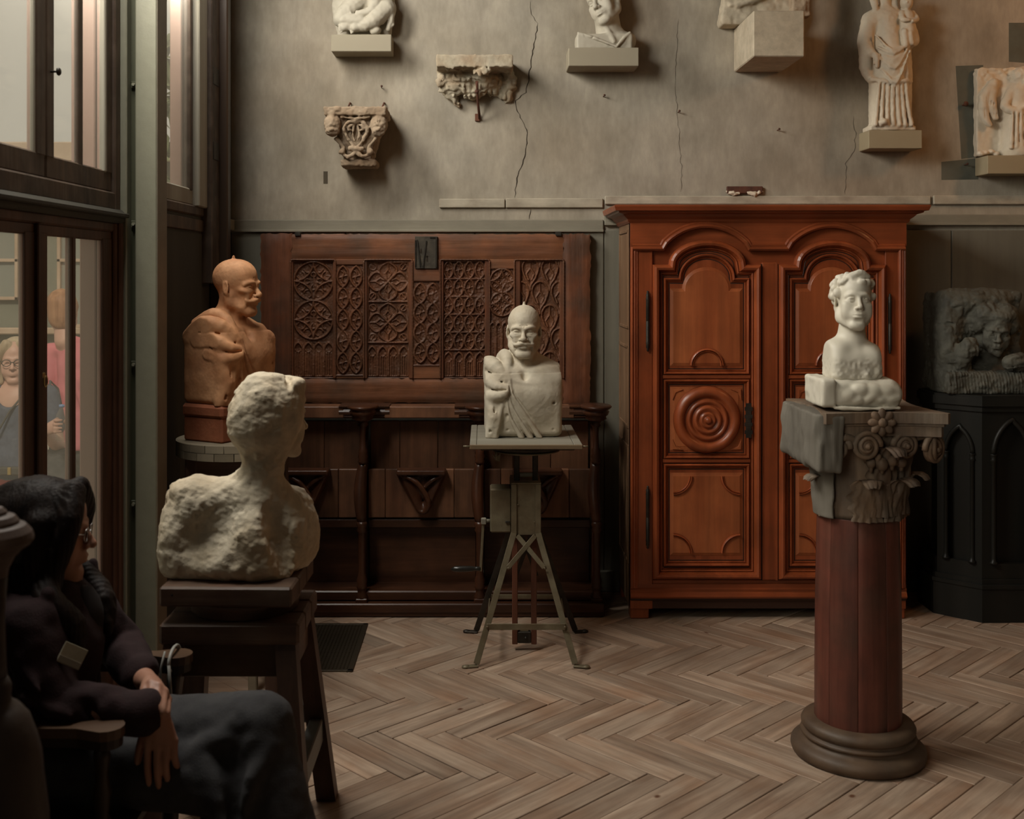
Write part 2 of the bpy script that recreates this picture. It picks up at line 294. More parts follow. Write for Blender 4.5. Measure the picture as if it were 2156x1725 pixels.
# ---------------------------------------------------------------- mesh helpers
class MB:
    """Collects shapes in world coordinates, linked as ONE mesh object by part()."""
    def __init__(s): s.v = []; s.f = []; s.sm = []
    def add(s, verts, faces, smooth=False):
        o = len(s.v); s.v += [tuple(map(float, p)) for p in verts]
        for f in faces: s.f.append(tuple(i + o for i in f)); s.sm.append(smooth)
        return s
    def box(s, x0, x1, y0, y1, z0, z1, b=0.004, rot=None, piv=None):
        if x0 > x1: x0, x1 = x1, x0
        if y0 > y1: y0, y1 = y1, y0
        if z0 > z1: z0, z1 = z1, z0
        c = Vector(((x0 + x1) / 2, (y0 + y1) / 2, (z0 + z1) / 2)); h = ((x1 - x0) / 2, (y1 - y0) / 2, (z1 - z0) / 2)
        b = min(b, min(h) * 0.45)
        vs = []; idx = {}
        for sx in (-1, 1):
            for sy in (-1, 1):
                for sz in (-1, 1):
                    for a in range(3):
                        p = [sx * (h[0] - b), sy * (h[1] - b), sz * (h[2] - b)]
                        p[a] = (sx, sy, sz)[a] * h[a]
                        idx[(sx, sy, sz, a)] = len(vs); vs.append(Vector(p))
        fs = []
        for a in range(3):
            u, w = [(1, 2), (2, 0), (0, 1)][a]
            for sg in (-1, 1):
                q = []
                for (su, sw) in ((-1, -1), (1, -1), (1, 1), (-1, 1)):
                    k = [0, 0, 0]; k[a] = sg; k[u] = su; k[w] = sw; q.append(idx[(*k, a)])
                fs.append(q if sg > 0 else q[::-1])
        for a in range(3):
            u, w = [(1, 2), (2, 0), (0, 1)][a]
            for su in (-1, 1):
                for sw in (-1, 1):
                    k0 = [0, 0, 0]; k0[a] = -1; k0[u] = su; k0[w] = sw
                    k1 = k0[:]; k1[a] = 1
                    q = [idx[(*k0, u)], idx[(*k1, u)], idx[(*k1, w)], idx[(*k0, w)]]
                    fs.append(q if su * sw < 0 else q[::-1])
        for sx in (-1, 1):
            for sy in (-1, 1):
                for sz in (-1, 1):
                    q = [idx[(sx, sy, sz, 0)], idx[(sx, sy, sz, 1)], idx[(sx, sy, sz, 2)]]
                    fs.append(q if sx * sy * sz > 0 else q[::-1])
        R = rot.to_matrix() if isinstance(rot, Euler) else (rot or Matrix.Identity(3))
        if piv is None: out = [c + R @ p for p in vs]
        else: out = [Vector(piv) + R @ (c + p - Vector(piv)) for p in vs]
        return s.add(out, fs)
    def bar(s, p0, p1, w, t, up=(0, 0, 1), b=0.002):
        """A flat bar from p0 to p1: w across, t along the 'up' side."""
        p0, p1 = Vector(p0), Vector(p1); d = p1 - p0; L = d.length; d.normalize()
        u = Vector(up); sd = d.cross(u)
        if sd.length < 1e-6: sd = d.cross(Vector((1, 0, 0)))
        sd.normalize(); u = sd.cross(d).normalized()
        m = MB(); m.box(0, L, -w / 2, w / 2, -t / 2, t / 2, b)
        R = Matrix((d, sd, u)).transposed()
        return s.add([p0 + R @ Vector(p) for p in m.v], m.f)
    def lathe(s, c, prof, n=24, axis=(0, 0, 1), arc=(0, 2 * math.pi), smooth=True, sx=1.0, sy=1.0, cap=True):
        c = Vector(c); q = Vector((0, 0, 1)).rotation_difference(Vector(axis)); vs = []; fs = []
        full = abs(arc[1] - arc[0] - 2 * math.pi) < 1e-6; nn = n if full else n + 1
        for (r, z) in prof:
            for i in range(nn):
                a = arc[0] + (arc[1] - arc[0]) * i / n
                vs.append(c + q @ Vector((r * math.cos(a) * sx, r * math.sin(a) * sy, z)))
        for k in range(len(prof) - 1):
            for i in range(n):
                j = (i + 1) % nn
                fs.append((k * nn + i, k * nn + j, (k + 1) * nn + j, (k + 1) * nn + i))
        s.add(vs, fs, smooth)
        if cap and full:
            o = len(s.v) - len(vs)
            if prof[0][0] > 1e-5: s.f.append(tuple(o + i for i in range(nn))[::-1]); s.sm.append(False)
            if prof[-1][0] > 1e-5: s.f.append(tuple(o + (len(prof) - 1) * nn + i for i in range(nn))); s.sm.append(False)
        return s
    def cyl(s, p0, p1, r0, r1=None, n=14):
        p0, p1 = Vector(p0), Vector(p1); r1 = r0 if r1 is None else r1
        return s.lathe(p0, [(r0, 0), (r1, (p1 - p0).length)], n, axis=(p1 - p0).normalized())
    def tube(s, pts, r, n=8, closed=False, flat=1.0, nrm=None):
        """A tube along pts; r a number or a list; flat<1 squashes it along nrm."""
        P = [Vector(p) for p in pts]; m = len(P); rr = r if isinstance(r, (list, tuple)) else [r] * m
        vs = []; fs = []; ref = Vector(nrm) if nrm is not None else None
        prev = None
        for i in range(m):
            a = P[(i - 1) % m] if (closed or i > 0) else P[i]; b = P[(i + 1) % m] if (closed or i < m - 1) else P[i]
            t = (b - a)
            if t.length < 1e-9: t = Vector((0, 0, 1))
            t.normalize()
            if ref is not None: u = ref - t * ref.dot(t)
            elif prev is not None: u = prev - t * prev.dot(t)
            else: u = t.orthogonal()
            if u.length < 1e-6: u = t.orthogonal()
            u.normalize(); prev = u; w = t.cross(u)
            for k in range(n):
                an = 2 * math.pi * k / n
                vs.append(P[i] + rr[i] * (math.cos(an) * u * flat + math.sin(an) * w))
        rings = m if closed else m - 1
        for i in range(rings):
            j = (i + 1) % m
            for k in range(n):
                l = (k + 1) % n
                fs.append((i * n + k, i * n + l, j * n + l, j * n + k))
        s.add(vs, fs, True)
        if not closed:
            o = len(s.v) - len(vs)
            s.f.append(tuple(o + k for k in range(n))[::-1]); s.sm.append(False)
            s.f.append(tuple(o + (m - 1) * n + k for k in range(n))); s.sm.append(False)
        return s
    def prism(s, poly, y0, y1, plane='xz', b=0.0):
        """Extrude a 2-D outline (in the wall plane xz, or xy / yz) between two depths; b chamfers the y0 face."""
        def lift(p, h):
            return (p[0], h, p[1]) if plane == 'xz' else ((p[0], p[1], h) if plane == 'xy' else (h, p[0], p[1]))
        n = len(poly)
        ar = sum(poly[i][0] * poly[(i + 1) % n][1] - poly[(i + 1) % n][0] * poly[i][1] for i in range(n))
        if (ar < 0): poly = poly[::-1]
        if b:
            ins = offset_path(poly, b, True); h1 = y0 + (b if y1 > y0 else -b)
            rings = [[lift(p, y0) for p in ins], [lift(p, h1) for p in poly], [lift(p, y1) for p in poly]]
        else: rings = [[lift(p, y0) for p in poly], [lift(p, y1) for p in poly]]
        vs = sum(rings, []); fs = []
        for k in range(len(rings) - 1):
            for i in range(n):
                j = (i + 1) % n
                fs.append((k * n + i, k * n + j, (k + 1) * n + j, (k + 1) * n + i))
        fs.append(tuple(range(n))[::-1]); fs.append(tuple((len(rings) - 1) * n + i for i in range(n)))
        return s.add(vs, fs)
    def sweep(s, path, prof, y, closed=True, smooth=False):
        """Mould a profile [(inset, height towards the viewer)] along a 2-D path in the xz plane whose back is at depth y."""
        rings = [[(p[0], y - h, p[1]) for p in offset_path(path, o, closed)] for (o, h) in prof]
        n = len(path); vs = sum(rings, []); fs = []
        for k in range(len(prof) - 1):
            for i in range(n if closed else n - 1):
                j = (i + 1) % n
                fs.append((k * n + i, k * n + j, (k + 1) * n + j, (k + 1) * n + i))
        return s.add(vs, fs, smooth)
    def grid(s, P, smooth=True, wrap=False):
        """P: rows x cols of points."""
        r = len(P); c = len(P[0]); vs = [q for row in P for q in row]; fs = []
        for i in range(r - 1):
            for j in range(c if wrap else c - 1):
                k = (j + 1) % c
                fs.append((i * c + j, i * c + k, (i + 1) * c + k, (i + 1) * c + j))
        return s.add(vs, fs, smooth)
    def ball(s, c, r, n=10, sx=1, sy=1, sz=1):
        c = Vector(c); P = []
        for i in range(n + 1):
            t = math.pi * i / n
            P.append([c + Vector((r * sx * math.sin(t) * math.cos(2 * math.pi * k / (2 * n)), r * sy * math.sin(t) * math.sin(2 * math.pi * k / (2 * n)), -r * sz * math.cos(t))) for k in range(2 * n)])
        return s.grid(P, True, True)

def offset_path(path, off, closed=True):
    n = len(path); P = [Vector((p[0], p[1])) for p in path]
    ar = sum(P[i].x * P[(i + 1) % n].y - P[(i + 1) % n].x * P[i].y for i in range(n))
    sg = 1 if ar > 0 or not closed else -1
    out = []
    for i in range(n):
        a = P[(i - 1) % n] if (closed or i > 0) else None; b = P[(i + 1) % n] if (closed or i < n - 1) else None
        ns = []
        if a is not None:
            d = P[i] - a
            if d.length > 1e-9: d.normalize(); ns.append(Vector((-d.y, d.x)))
        if b is not None:
            d = b - P[i]
            if d.length > 1e-9: d.normalize(); ns.append(Vector((-d.y, d.x)))
        if len(ns) == 2:
            m = ns[0] + ns[1]; c = max(0.35, 1 + ns[0].dot(ns[1])); v = m / c
        else: v = ns[0]
        out.append(tuple(P[i] + v * off * sg))
    return out
def arc2(cx, cz, r, a0, a1, n=14, rz=None):
    rz = r if rz is None else rz
    return [(cx + r * math.cos(math.radians(a0 + (a1 - a0) * i / n)), cz + rz * math.sin(math.radians(a0 + (a1 - a0) * i / n))) for i in range(n + 1)]
def link_mesh(name, verts, faces, material, parent=None, smooth=None, origin=(0, 0, 0)):
    me = bpy.data.meshes.new(name)
    o = np.asarray(origin, float)
    if isinstance(faces, np.ndarray):
        nf = len(faces); v = (np.asarray(verts, np.float32) - o.astype(np.float32))
        me.vertices.add(len(v)); me.vertices.foreach_set('co', np.ascontiguousarray(v, np.float32).ravel())
        k = faces.shape[1]
        me.loops.add(nf * k); me.loops.foreach_set('vertex_index', np.ascontiguousarray(faces, np.int32).ravel())
        me.polygons.add(nf); me.polygons.foreach_set('loop_start', np.arange(0, nf * k, k, dtype=np.int32))
        me.polygons.foreach_set('loop_total', np.full(nf, k, np.int32))
        me.polygons.foreach_set('use_smooth', np.full(nf, True if smooth is None else bool(smooth)))
        me.update(calc_edges=True); me.validate()
    else:
        me.from_pydata([tuple(np.asarray(p) - o) for p in verts], [], faces)
        if isinstance(smooth, list): me.polygons.foreach_set('use_smooth', smooth)
        elif smooth: me.polygons.foreach_set('use_smooth', [True] * len(faces))
        me.update()
    me.materials.append(material)
    ob = bpy.data.objects.new(name, me); COL.objects.link(ob)
    if parent is not None: ob.parent = parent
    return ob
class Thing:
    """An Empty at the thing's base that parents its parts (all parts keep world-aligned local axes)."""
    def __init__(s, name, label=None, cat=None, loc=(0, 0, 0), group=None, kind=None):
        s.o = bpy.data.objects.new(name, None); COL.objects.link(s.o)
        s.o.location = loc; s.loc = Vector(loc); s.o.empty_display_size = 0.05
        tag(s.o, label, cat, group, kind)
    def part(s, name, mb, material, parent=None, label=None, kind=None):
        if isinstance(mb, MB): ob = link_mesh(name, mb.v, mb.f, material, parent or s.o, mb.sm, s.loc)
        else: ob = link_mesh(name, mb[0], mb[1], material, parent or s.o, True, s.loc)
        if label: ob['label'] = label
        if kind: ob['kind'] = kind
        return ob
def tag(o, label=None, cat=None, group=None, kind=None):
    if label: o['label'] = label
    if cat: o['category'] = cat
    if group: o['group'] = group
    if kind: o['kind'] = kind
    return o
def solo(name, mb, material, label=None, cat=None, group=None, kind=None, origin=None):
    """A thing (or piece of the setting) that is one mesh."""
    v = mb.v if isinstance(mb, MB) else mb[0]
    if origin is None:
        a = np.asarray(v); origin = ((a[:, 0].min() + a[:, 0].max()) / 2, (a[:, 1].min() + a[:, 1].max()) / 2, a[:, 2].min())
        if kind == 'structure': origin = (0, 0, 0)
    ob = link_mesh(name, v, mb.f if isinstance(mb, MB) else mb[1], material, None, mb.sm if isinstance(mb, MB) else True, origin)
    ob.location = origin
    return tag(ob, label, cat, group, kind)

# ---------------------------------------------------------------- sculpting by distance fields
def vnoise(x, y, z, seed=0):
    """Smooth value noise in about -1..1."""
    xi = np.floor(x).astype(np.int64); yi = np.floor(y).astype(np.int64); zi = np.floor(z).astype(np.int64)
    fx = (x - xi).astype(np.float32); fy = (y - yi).astype(np.float32); fz = (z - zi).astype(np.float32)
    fx = fx * fx * (3 - 2 * fx); fy = fy * fy * (3 - 2 * fy); fz = fz * fz * (3 - 2 * fz)
    T = np.random.RandomState(seed).rand(32, 32, 32).astype(np.float32) * 2 - 1
    def g(a, b, c): return T[(xi + a) & 31, (yi + b) & 31, (zi + c) & 31]
    def mixl(a, b, t): return a + (b - a) * t
    return mixl(mixl(mixl(g(0, 0, 0), g(1, 0, 0), fx), mixl(g(0, 1, 0), g(1, 1, 0), fx), fy),
                mixl(mixl(g(0, 0, 1), g(1, 0, 1), fx), mixl(g(0, 1, 1), g(1, 1, 1), fx), fy), fz)
def rotm(rx=0, ry=0, rz=0):
    return np.array(Euler((math.radians(rx), math.radians(ry), math.radians(rz)), 'XYZ').to_matrix())
class Frame:
    """Local frame: world = R @ (s * p) + t."""
    def __init__(f, t=(0, 0, 0), R=None, s=1.0, wx=1.0):
        f.t = np.asarray(t, float); f.R = np.eye(3) if R is None else np.asarray(R); f.s = s; f.w = np.array((wx, 1.0, 1.0))
    def p(f, c): return f.R @ (np.asarray(c, float) * f.w * f.s) + f.t
    def sub(f, t=(0, 0, 0), R=None, s=1.0, wx=1.0): return Frame(f.p(t), f.R @ (np.eye(3) if R is None else R), f.s * s, wx)
class Vol:
    def __init__(s, lo, hi, res):
        s.lo = np.asarray(lo, float); s.res = res
        s.n = np.maximum(4, np.ceil((np.asarray(hi, float) - s.lo) / res).astype(int) + 1)
        s.ax = [(s.lo[i] + res * np.arange(s.n[i])).astype(np.float32) for i in range(3)]
        s.D = np.full(tuple(s.n), 0.2, np.float32)
        s.fr = Frame()
    def win(s, lo, hi):
        a = np.clip(np.floor((np.asarray(lo) - s.lo) / s.res).astype(int), 0, s.n)
        b = np.clip(np.ceil((np.asarray(hi) - s.lo) / s.res).astype(int) + 1, 0, s.n)
        if (b - a <= 0).any(): return None, None
        sl = tuple(slice(a[i], b[i]) for i in range(3))
        return sl, (s.ax[0][sl[0]][:, None, None], s.ax[1][sl[1]][None, :, None], s.ax[2][sl[2]][None, None, :])
    def op(s, sl, d, op, k):
        D = s.D[sl]
        if op == 'u':
            if k > 0:
                h = np.clip(0.5 + 0.5 * (D - d) / k, 0, 1); s.D[sl] = D + (d - D) * h - k * h * (1 - h)
            else: s.D[sl] = np.minimum(D, d)
        elif op == 's':
            d = -d
            if k > 0:
                h = np.clip(0.5 - 0.5 * (D - d) / k, 0, 1); s.D[sl] = D + (d - D) * h + k * h * (1 - h)
            else: s.D[sl] = np.maximum(D, d)
    def ell(s, c, r, R=None, op='u', k=0.01, f=None):
        f = f or s.fr; C = f.p(c); r = np.asarray(r, float) * f.s * (f.w if R is None else 1.0); RR = f.R if R is None else f.R @ R; k *= f.s
        m = r.max() + k + 2 * s.res
        ext = np.minimum(np.sqrt(((RR * r[None, :]) ** 2).sum(1)) + k + 3 * s.res, m + k)
        sl, g = s.win(C - ext, C + ext)
        if sl is None: return s
        x, y, z = g[0] - np.float32(C[0]), g[1] - np.float32(C[1]), g[2] - np.float32(C[2])
        q = [(x * np.float32(RR[0, i]) + y * np.float32(RR[1, i]) + z * np.float32(RR[2, i])) / np.float32(r[i]) for i in range(3)]
        k0 = np.sqrt(q[0] ** 2 + q[1] ** 2 + q[2] ** 2)
        k1 = np.sqrt((q[0] / r[0]) ** 2 + (q[1] / r[1]) ** 2 + (q[2] / r[2]) ** 2) + 1e-9
        d = (k0 * (k0 - 1) / k1).astype(np.float32)
        s.op(sl, d, op, k); return s
    def cap(s, a, b, r0, r1=None, op='u', k=0.01, f=None, flat=None):
        f = f or s.fr; A = f.p(a); B = f.p(b); r1 = r0 if r1 is None else r1; r0 *= f.s; r1 *= f.s; k *= f.s
        m = max(r0, r1) + k + 3 * s.res
        sl, g = s.win(np.minimum(A, B) - m, np.maximum(A, B) + m)
        if sl is None: return s
        ba = B - A; L2 = max(1e-12, float(ba @ ba))
        x, y, z = g[0] - np.float32(A[0]), g[1] - np.float32(A[1]), g[2] - np.float32(A[2])
        t = np.clip((x * np.float32(ba[0]) + y * np.float32(ba[1]) + z * np.float32(ba[2])) / np.float32(L2), 0, 1)
        d = np.sqrt((x - t * np.float32(ba[0])) ** 2 + (y - t * np.float32(ba[1])) ** 2 + (z - t * np.float32(ba[2])) ** 2) - (r0 + (r1 - r0) * t)
        s.op(sl, d.astype(np.float32), op, k); return s
    def line(s, pts, r, op='u', k=0.006, f=None, smooth=True):
        """Chain of round cones through pts (Catmull-Rom smoothed)."""
        P = [np.asarray(p, float) for p in pts]; rr = list(r) if isinstance(r, (list, tuple)) else [r] * len(P)
        if smooth and len(P) > 2:
            Q = []; qr = []
            for i in range(len(P) - 1):
                p0 = P[max(0, i - 1)]; p1 = P[i]; p2 = P[i + 1]; p3 = P[min(len(P) - 1, i + 2)]
                for t in (0, 1 / 3, 2 / 3):
                    Q.append(0.5 * (2 * p1 + (p2 - p0) * t + (2 * p0 - 5 * p1 + 4 * p2 - p3) * t * t + (3 * p1 - p0 - 3 * p2 + p3) * t ** 3)); qr.append(rr[i] + (rr[i + 1] - rr[i]) * t)
            Q.append(P[-1]); qr.append(rr[-1]); P, rr = Q, qr
        f = f or s.fr; W = [f.p(p) for p in P]; rr = [q * f.s for q in rr]; k *= f.s
        m = max(rr) + k + 3 * s.res; A = np.array(W)
        sl, g = s.win(A.min(0) - m, A.max(0) + m)
        if sl is None: return s
        best = None
        for i in range(len(W) - 1):
            a, ba = W[i], W[i + 1] - W[i]; L2 = max(1e-12, float(ba @ ba))
            x, y, z = g[0] - np.float32(a[0]), g[1] - np.float32(a[1]), g[2] - np.float32(a[2])
            t = np.clip((x * np.float32(ba[0]) + y * np.float32(ba[1]) + z * np.float32(ba[2])) / np.float32(L2), 0, 1)
            d = np.sqrt((x - t * np.float32(ba[0])) ** 2 + (y - t * np.float32(ba[1])) ** 2 + (z - t * np.float32(ba[2])) ** 2) - (rr[i] + (rr[i + 1] - rr[i]) * t)
            best = d if best is None else np.minimum(best, d)
        s.op(sl, best.astype(np.float32), op, k); return s
    def rbox(s, c, h, rad=0.01, R=None, op='u', k=0.0, f=None):
        f = f or s.fr; C = f.p(c); h = np.asarray(h, float) * f.s; RR = f.R if R is None else f.R @ R; rad *= f.s; k *= f.s
        ext = np.abs(RR) @ h + k + 3 * s.res
        if op == 's': ext = ext + 0.0
        sl, g = s.win(C - ext, C + ext)
        if sl is None: return s
        x, y, z = g[0] - np.float32(C[0]), g[1] - np.float32(C[1]), g[2] - np.float32(C[2])
        q = [np.abs(x * np.float32(RR[0, i]) + y * np.float32(RR[1, i]) + z * np.float32(RR[2, i])) - np.float32(h[i] - rad) for i in range(3)]
        d = np.sqrt(np.maximum(q[0], 0) ** 2 + np.maximum(q[1], 0) ** 2 + np.maximum(q[2], 0) ** 2) + np.minimum(np.maximum(np.maximum(q[0], q[1]), q[2]), 0) - np.float32(rad)
        s.op(sl, d.astype(np.float32), op, k); return s
    def cut(s, p, n, k=0.0, f=None):
        """Remove everything on the side of the plane that n points to."""
        f = f or s.fr; p = f.p(p); n = f.R @ np.asarray(n, float); n = n / np.linalg.norm(n)
        d = ((s.ax[0] - np.float32(p[0])) * np.float32(n[0]))[:, None, None] + ((s.ax[1] - np.float32(p[1])) * np.float32(n[1]))[None, :, None] + ((s.ax[2] - np.float32(p[2])) * np.float32(n[2]))[None, None, :]
        k *= f.s
        if k > 0:
            h = np.clip(0.5 - 0.5 * (s.D - d) / k, 0, 1); s.D = s.D + (d - s.D) * h + k * h * (1 - h)
        else: s.D = np.maximum(s.D, d)
        return s
    def noise(s, amp, scale, seed=0, mask=None, band=0.03, ridge=False):
        """Displace the surface (only near it); mask(x, y, z) gives 0..1."""
        idx = np.nonzero(np.abs(s.D) < band)
        x, y, z = s.ax[0][idx[0]], s.ax[1][idx[1]], s.ax[2][idx[2]]
        sc = (scale, scale, scale) if np.isscalar(scale) else scale
        v = vnoise(x * sc[0], y * sc[1], z * sc[2], seed)
        if ridge: v = 1 - 2 * np.abs(v)
        w = amp * v
        if mask is not None: w = w * mask(x, y, z)
        s.D[idx] += w.astype(np.float32); return s
    def wave(s, amp, fn, mask=None, band=0.03):
        idx = np.nonzero(np.abs(s.D) < band)
        x, y, z = s.ax[0][idx[0]], s.ax[1][idx[1]], s.ax[2][idx[2]]
        w = amp * fn(x, y, z)
        if mask is not None: w = w * mask(x, y, z)
        s.D[idx] += w.astype(np.float32); return s
    def mesh(s):
        """Naive surface nets -> (verts, quads)."""
        D = s.D
        D[0] = D[-1] = np.maximum(D[0], 1e-3); D[-1] = np.maximum(D[-1], 1e-3); D[0] = np.maximum(D[0], 1e-3)
        D[:, 0] = np.maximum(D[:, 0], 1e-3); D[:, -1] = np.maximum(D[:, -1], 1e-3)
        D[:, :, 0] = np.maximum(D[:, :, 0], 1e-3); D[:, :, -1] = np.maximum(D[:, :, -1], 1e-3)
        S = D < 0; nx, ny, nz = D.shape
        cnt = np.zeros((nx - 1, ny - 1, nz - 1), np.uint8)
        for a in (0, 1):
            for b in (0, 1):
                for c in (0, 1): cnt += S[a:nx - 1 + a, b:ny - 1 + b, c:nz - 1 + c]
        ci = np.nonzero((cnt > 0) & (cnt < 8)); n = len(ci[0])
        if n == 0: return np.zeros((0, 3)), np.zeros((0, 4), np.int32)
        acc = np.zeros((n, 3), np.float32); num = np.zeros(n, np.float32)
        for axis in range(3):
            for a in (0, 1):
                for b in (0, 1):
                    o = [0, 0, 0]; others = [i for i in range(3) if i != axis]; o[others[0]] = a; o[others[1]] = b
                    o2 = o[:]; o2[axis] = 1
                    d0 = D[ci[0] + o[0], ci[1] + o[1], ci[2] + o[2]]; d1 = D[ci[0] + o2[0], ci[1] + o2[1], ci[2] + o2[2]]
                    m = (d0 < 0) != (d1 < 0)
                    t = np.where(m, d0 / np.where(m, d0 - d1, 1), 0)
                    for i in range(3): acc[:, i] += np.where(m, (t if i == axis else o[i]), 0)
                    num += m
        V = (acc / num[:, None] + np.stack(ci, 1)) * s.res + s.lo
        ids = np.full(cnt.shape, -1, np.int32); ids[ci] = np.arange(n)
        Fq = []
        for axis in range(3):
            sl0 = [slice(None)] * 3; sl1 = [slice(None)] * 3
            sl0[axis] = slice(0, -1); sl1[axis] = slice(1, None)
            A = S[tuple(sl0)]; B = S[tuple(sl1)]
            u, w = [(1, 2), (2, 0), (0, 1)][axis]
            e = np.nonzero(A != B); ok = (e[u] > 0) & (e[w] > 0) & (e[u] < D.shape[u] - 1) & (e[w] < D.shape[w] - 1)
            e = [q[ok] for q in e]; flip = A[tuple(e)]
            q = []
            for (du, dw) in ((0, 0), (1, 0), (1, 1), (0, 1)):
                c = [e[0].copy(), e[1].copy(), e[2].copy()]; c[u] -= du; c[w] -= dw
                q.append(ids[c[0], c[1], c[2]])
            q = np.stack(q, 1)
            q[~flip] = q[~flip][:, ::-1]
            Fq.append(q)
        Q = np.concatenate(Fq); Q = Q[(Q >= 0).all(1)]
        return V.astype(np.float64), Q
# ---------------------------------------------------------------- the setting: room shell
YW = 5.78          # back wall
XL = -1.315        # inner face of the left wall
XO = -1.395        # its outer face
XR, YF, ZC = 3.75, -2.6, 4.7

def S(name, mb, m, parent=None):
    if parent is None: return solo(name, mb, m, kind='structure')
    ob = link_mesh(name, mb.v, mb.f, m, parent, mb.sm); return ob

wall_back = S('wall_back', MB().box(XO, XR + .2, YW, YW + .2, -.05, ZC, 0), M['plaster_wall'])
S('wall_right', MB().box(XR, XR + .2, YF, YW, -.05, ZC, 0), M['room_wall'])
S('wall_front', MB().box(XO, XR + .2, YF - .2, YF, -.05, ZC, 0), M['room_wall'])
S('ceiling', MB().box(XO, XR + .2, YF - .2, YW + .2, ZC, ZC + .15, 0), M['ceiling'])
floor = S('floor', MB().box(XO, XR, YF, YW, -.12, -.016, 0), M['floor_dark'])

# left wall with its openings: (y0, y1, z0, z1)
m = MB()
OP = [(2.56, 3.98, 0.0, 3.75), (4.42, 5.17, 1.95, 3.75), (-1.7, 1.3, 0.9, 3.9)]
m.box(XO, XL, YF, -1.7, 0, ZC, 0); m.box(XO, XL, -1.7, 1.3, 0, .9, 0); m.box(XO, XL, -1.7, 1.3, 3.9, ZC, 0)
m.box(XO, XL, 1.3, 2.56, 0, ZC, 0); m.box(XO, XL, 2.56, 3.98, 3.75, ZC, 0); m.box(XO, XL, 3.98, 4.42, 0, ZC, 0)
m.box(XO, XL, 4.42, 5.17, 0, 1.95, 0); m.box(XO, XL, 4.42, 5.17, 3.75, ZC, 0); m.box(XO, XL, 5.17, YW, 0, ZC, 0)
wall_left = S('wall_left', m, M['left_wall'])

# dado boards on the back wall, below the moulding
edges = [XL, -.72, -.05, .62, 1.02, 1.98, 2.42, 2.9, XR]
for a, b in zip(edges[:-1], edges[1:]):
    S('dado_panel', MB().box(a + .002, b - .002, YW - .014, YW, .1, 1.872, .003), M['dado_paint'], wall_back)
S('baseboard_back', MB().box(XL, XR, YW - .03, YW, 0, .11, .006), M['dado_paint'])
for i, (px0, px1, y0, y1, dz, mt) in enumerate([
        (487, 1270, 463, 486, .022, 'moulding_paint'), (1272, 2480, 452, 472, .022, 'moulding_paint'),
        (925, 1063, 419, 438, .016, 'batten_paint'), (1065, 1269, 418, 438, .016, 'batten_paint'),
        (1273, 1957, 413, 431, .018, 'batten_paint'), (1963, 2480, 412, 431, .018, 'batten_paint')]):
    x0, x1 = ax(px0, YW), ax(px1, YW)
    tr = MB().box(x0, x1, YW - dz, YW, az(y1, YW), az(y0, YW), .004)
    if i < 2: tr.box(x0, x1, YW - dz - .008, YW, az(y1 + 3, YW), az(y1 - 2, YW), .002)
    S('trim_%d' % (i + 1), tr, M[mt])
# moulding carried round on to the left wall
S('trim_7', MB().box(XL, XL + .022, 5.31, YW, az(486, YW), az(463, YW), .004), M['moulding_paint'])

S('trim_8', MB().box(XL, XL + .088, 5.318, 5.385, 0, ZC, .006), M['chair_dark'])  # post added to block window light and darken the wall corner
# cracks, paint patches and fixing marks of the wall
def crack(pts, w=.0022):
    m = MB(); Q = []
    for (p, q) in zip(pts[:-1], pts[1:]):
        n = max(2, int(math.hypot(q[0] - p[0], q[1] - p[1]) / 7))
        for i in range(n):
            t = i / n; Q.append((p[0] + (q[0] - p[0]) * t + rng.uniform(-2, 2), p[1] + (q[1] - p[1]) * t))
    Q.append(pts[-1])
    P = [Vector((ax(x, YW), YW - .0015, az(y, YW))) for x, y in Q]
    vs = []; fs = []
    for i, p in enumerate(P):
        ww = w * rng.uniform(.4, 1.1) * (0.3 if i in (0, len(P) - 1) else 1)
        vs += [p + Vector((-ww, 0, 0)), p + Vector((ww, 0, 0))]
    for i in range(len(P) - 1): fs.append((2 * i, 2 * i + 1, 2 * i + 3, 2 * i + 2))
    m.add(vs, fs); S('crack', m, M['crack'], wall_back)
crack([(1133, 50), (1124, 100), (1112, 170), (1106, 195), (1086, 212), (1090, 235), (1112, 280), (1105, 330), (1088, 375), (1083, 416)], .0024)
crack([(1118, 440), (1114, 462)])
crack([(1427, 40), (1424, 120), (1423, 190), (1426, 235), (1431, 300), (1436, 370), (1432, 405)], .0008)
crack([(1795, 245), (1801, 280), (1798, 318), (1781, 345), (1779, 410)], .0012)
crack([(1116, 0), (1118, 30), (1133, 50)], .0012)
crack([(1281, 610), (1292, 650), (1302, 680)], .002)
def patch(poly, mt='patch', d=.0008):
    S('paint_patch', MB().prism([(ax(x, YW), az(y, YW)) for x, y in poly], YW - d, YW + .002), M[mt], wall_back)
patch([(2012, 139), (2070, 137), (2066, 330), (2024, 335)])
patch([(1982, 341), (2060, 333), (2060, 378), (1982, 379)])
patch([(2124, 48), (2210, 48), (2210, 136), (2124, 130)])
# blocked socket cut in the plaster
S('wall_recess', MB().box(ax(681, YW), ax(690, YW), YW - .001, YW, az(387, YW), az(361, YW), 0), M['stain'], wall_back)

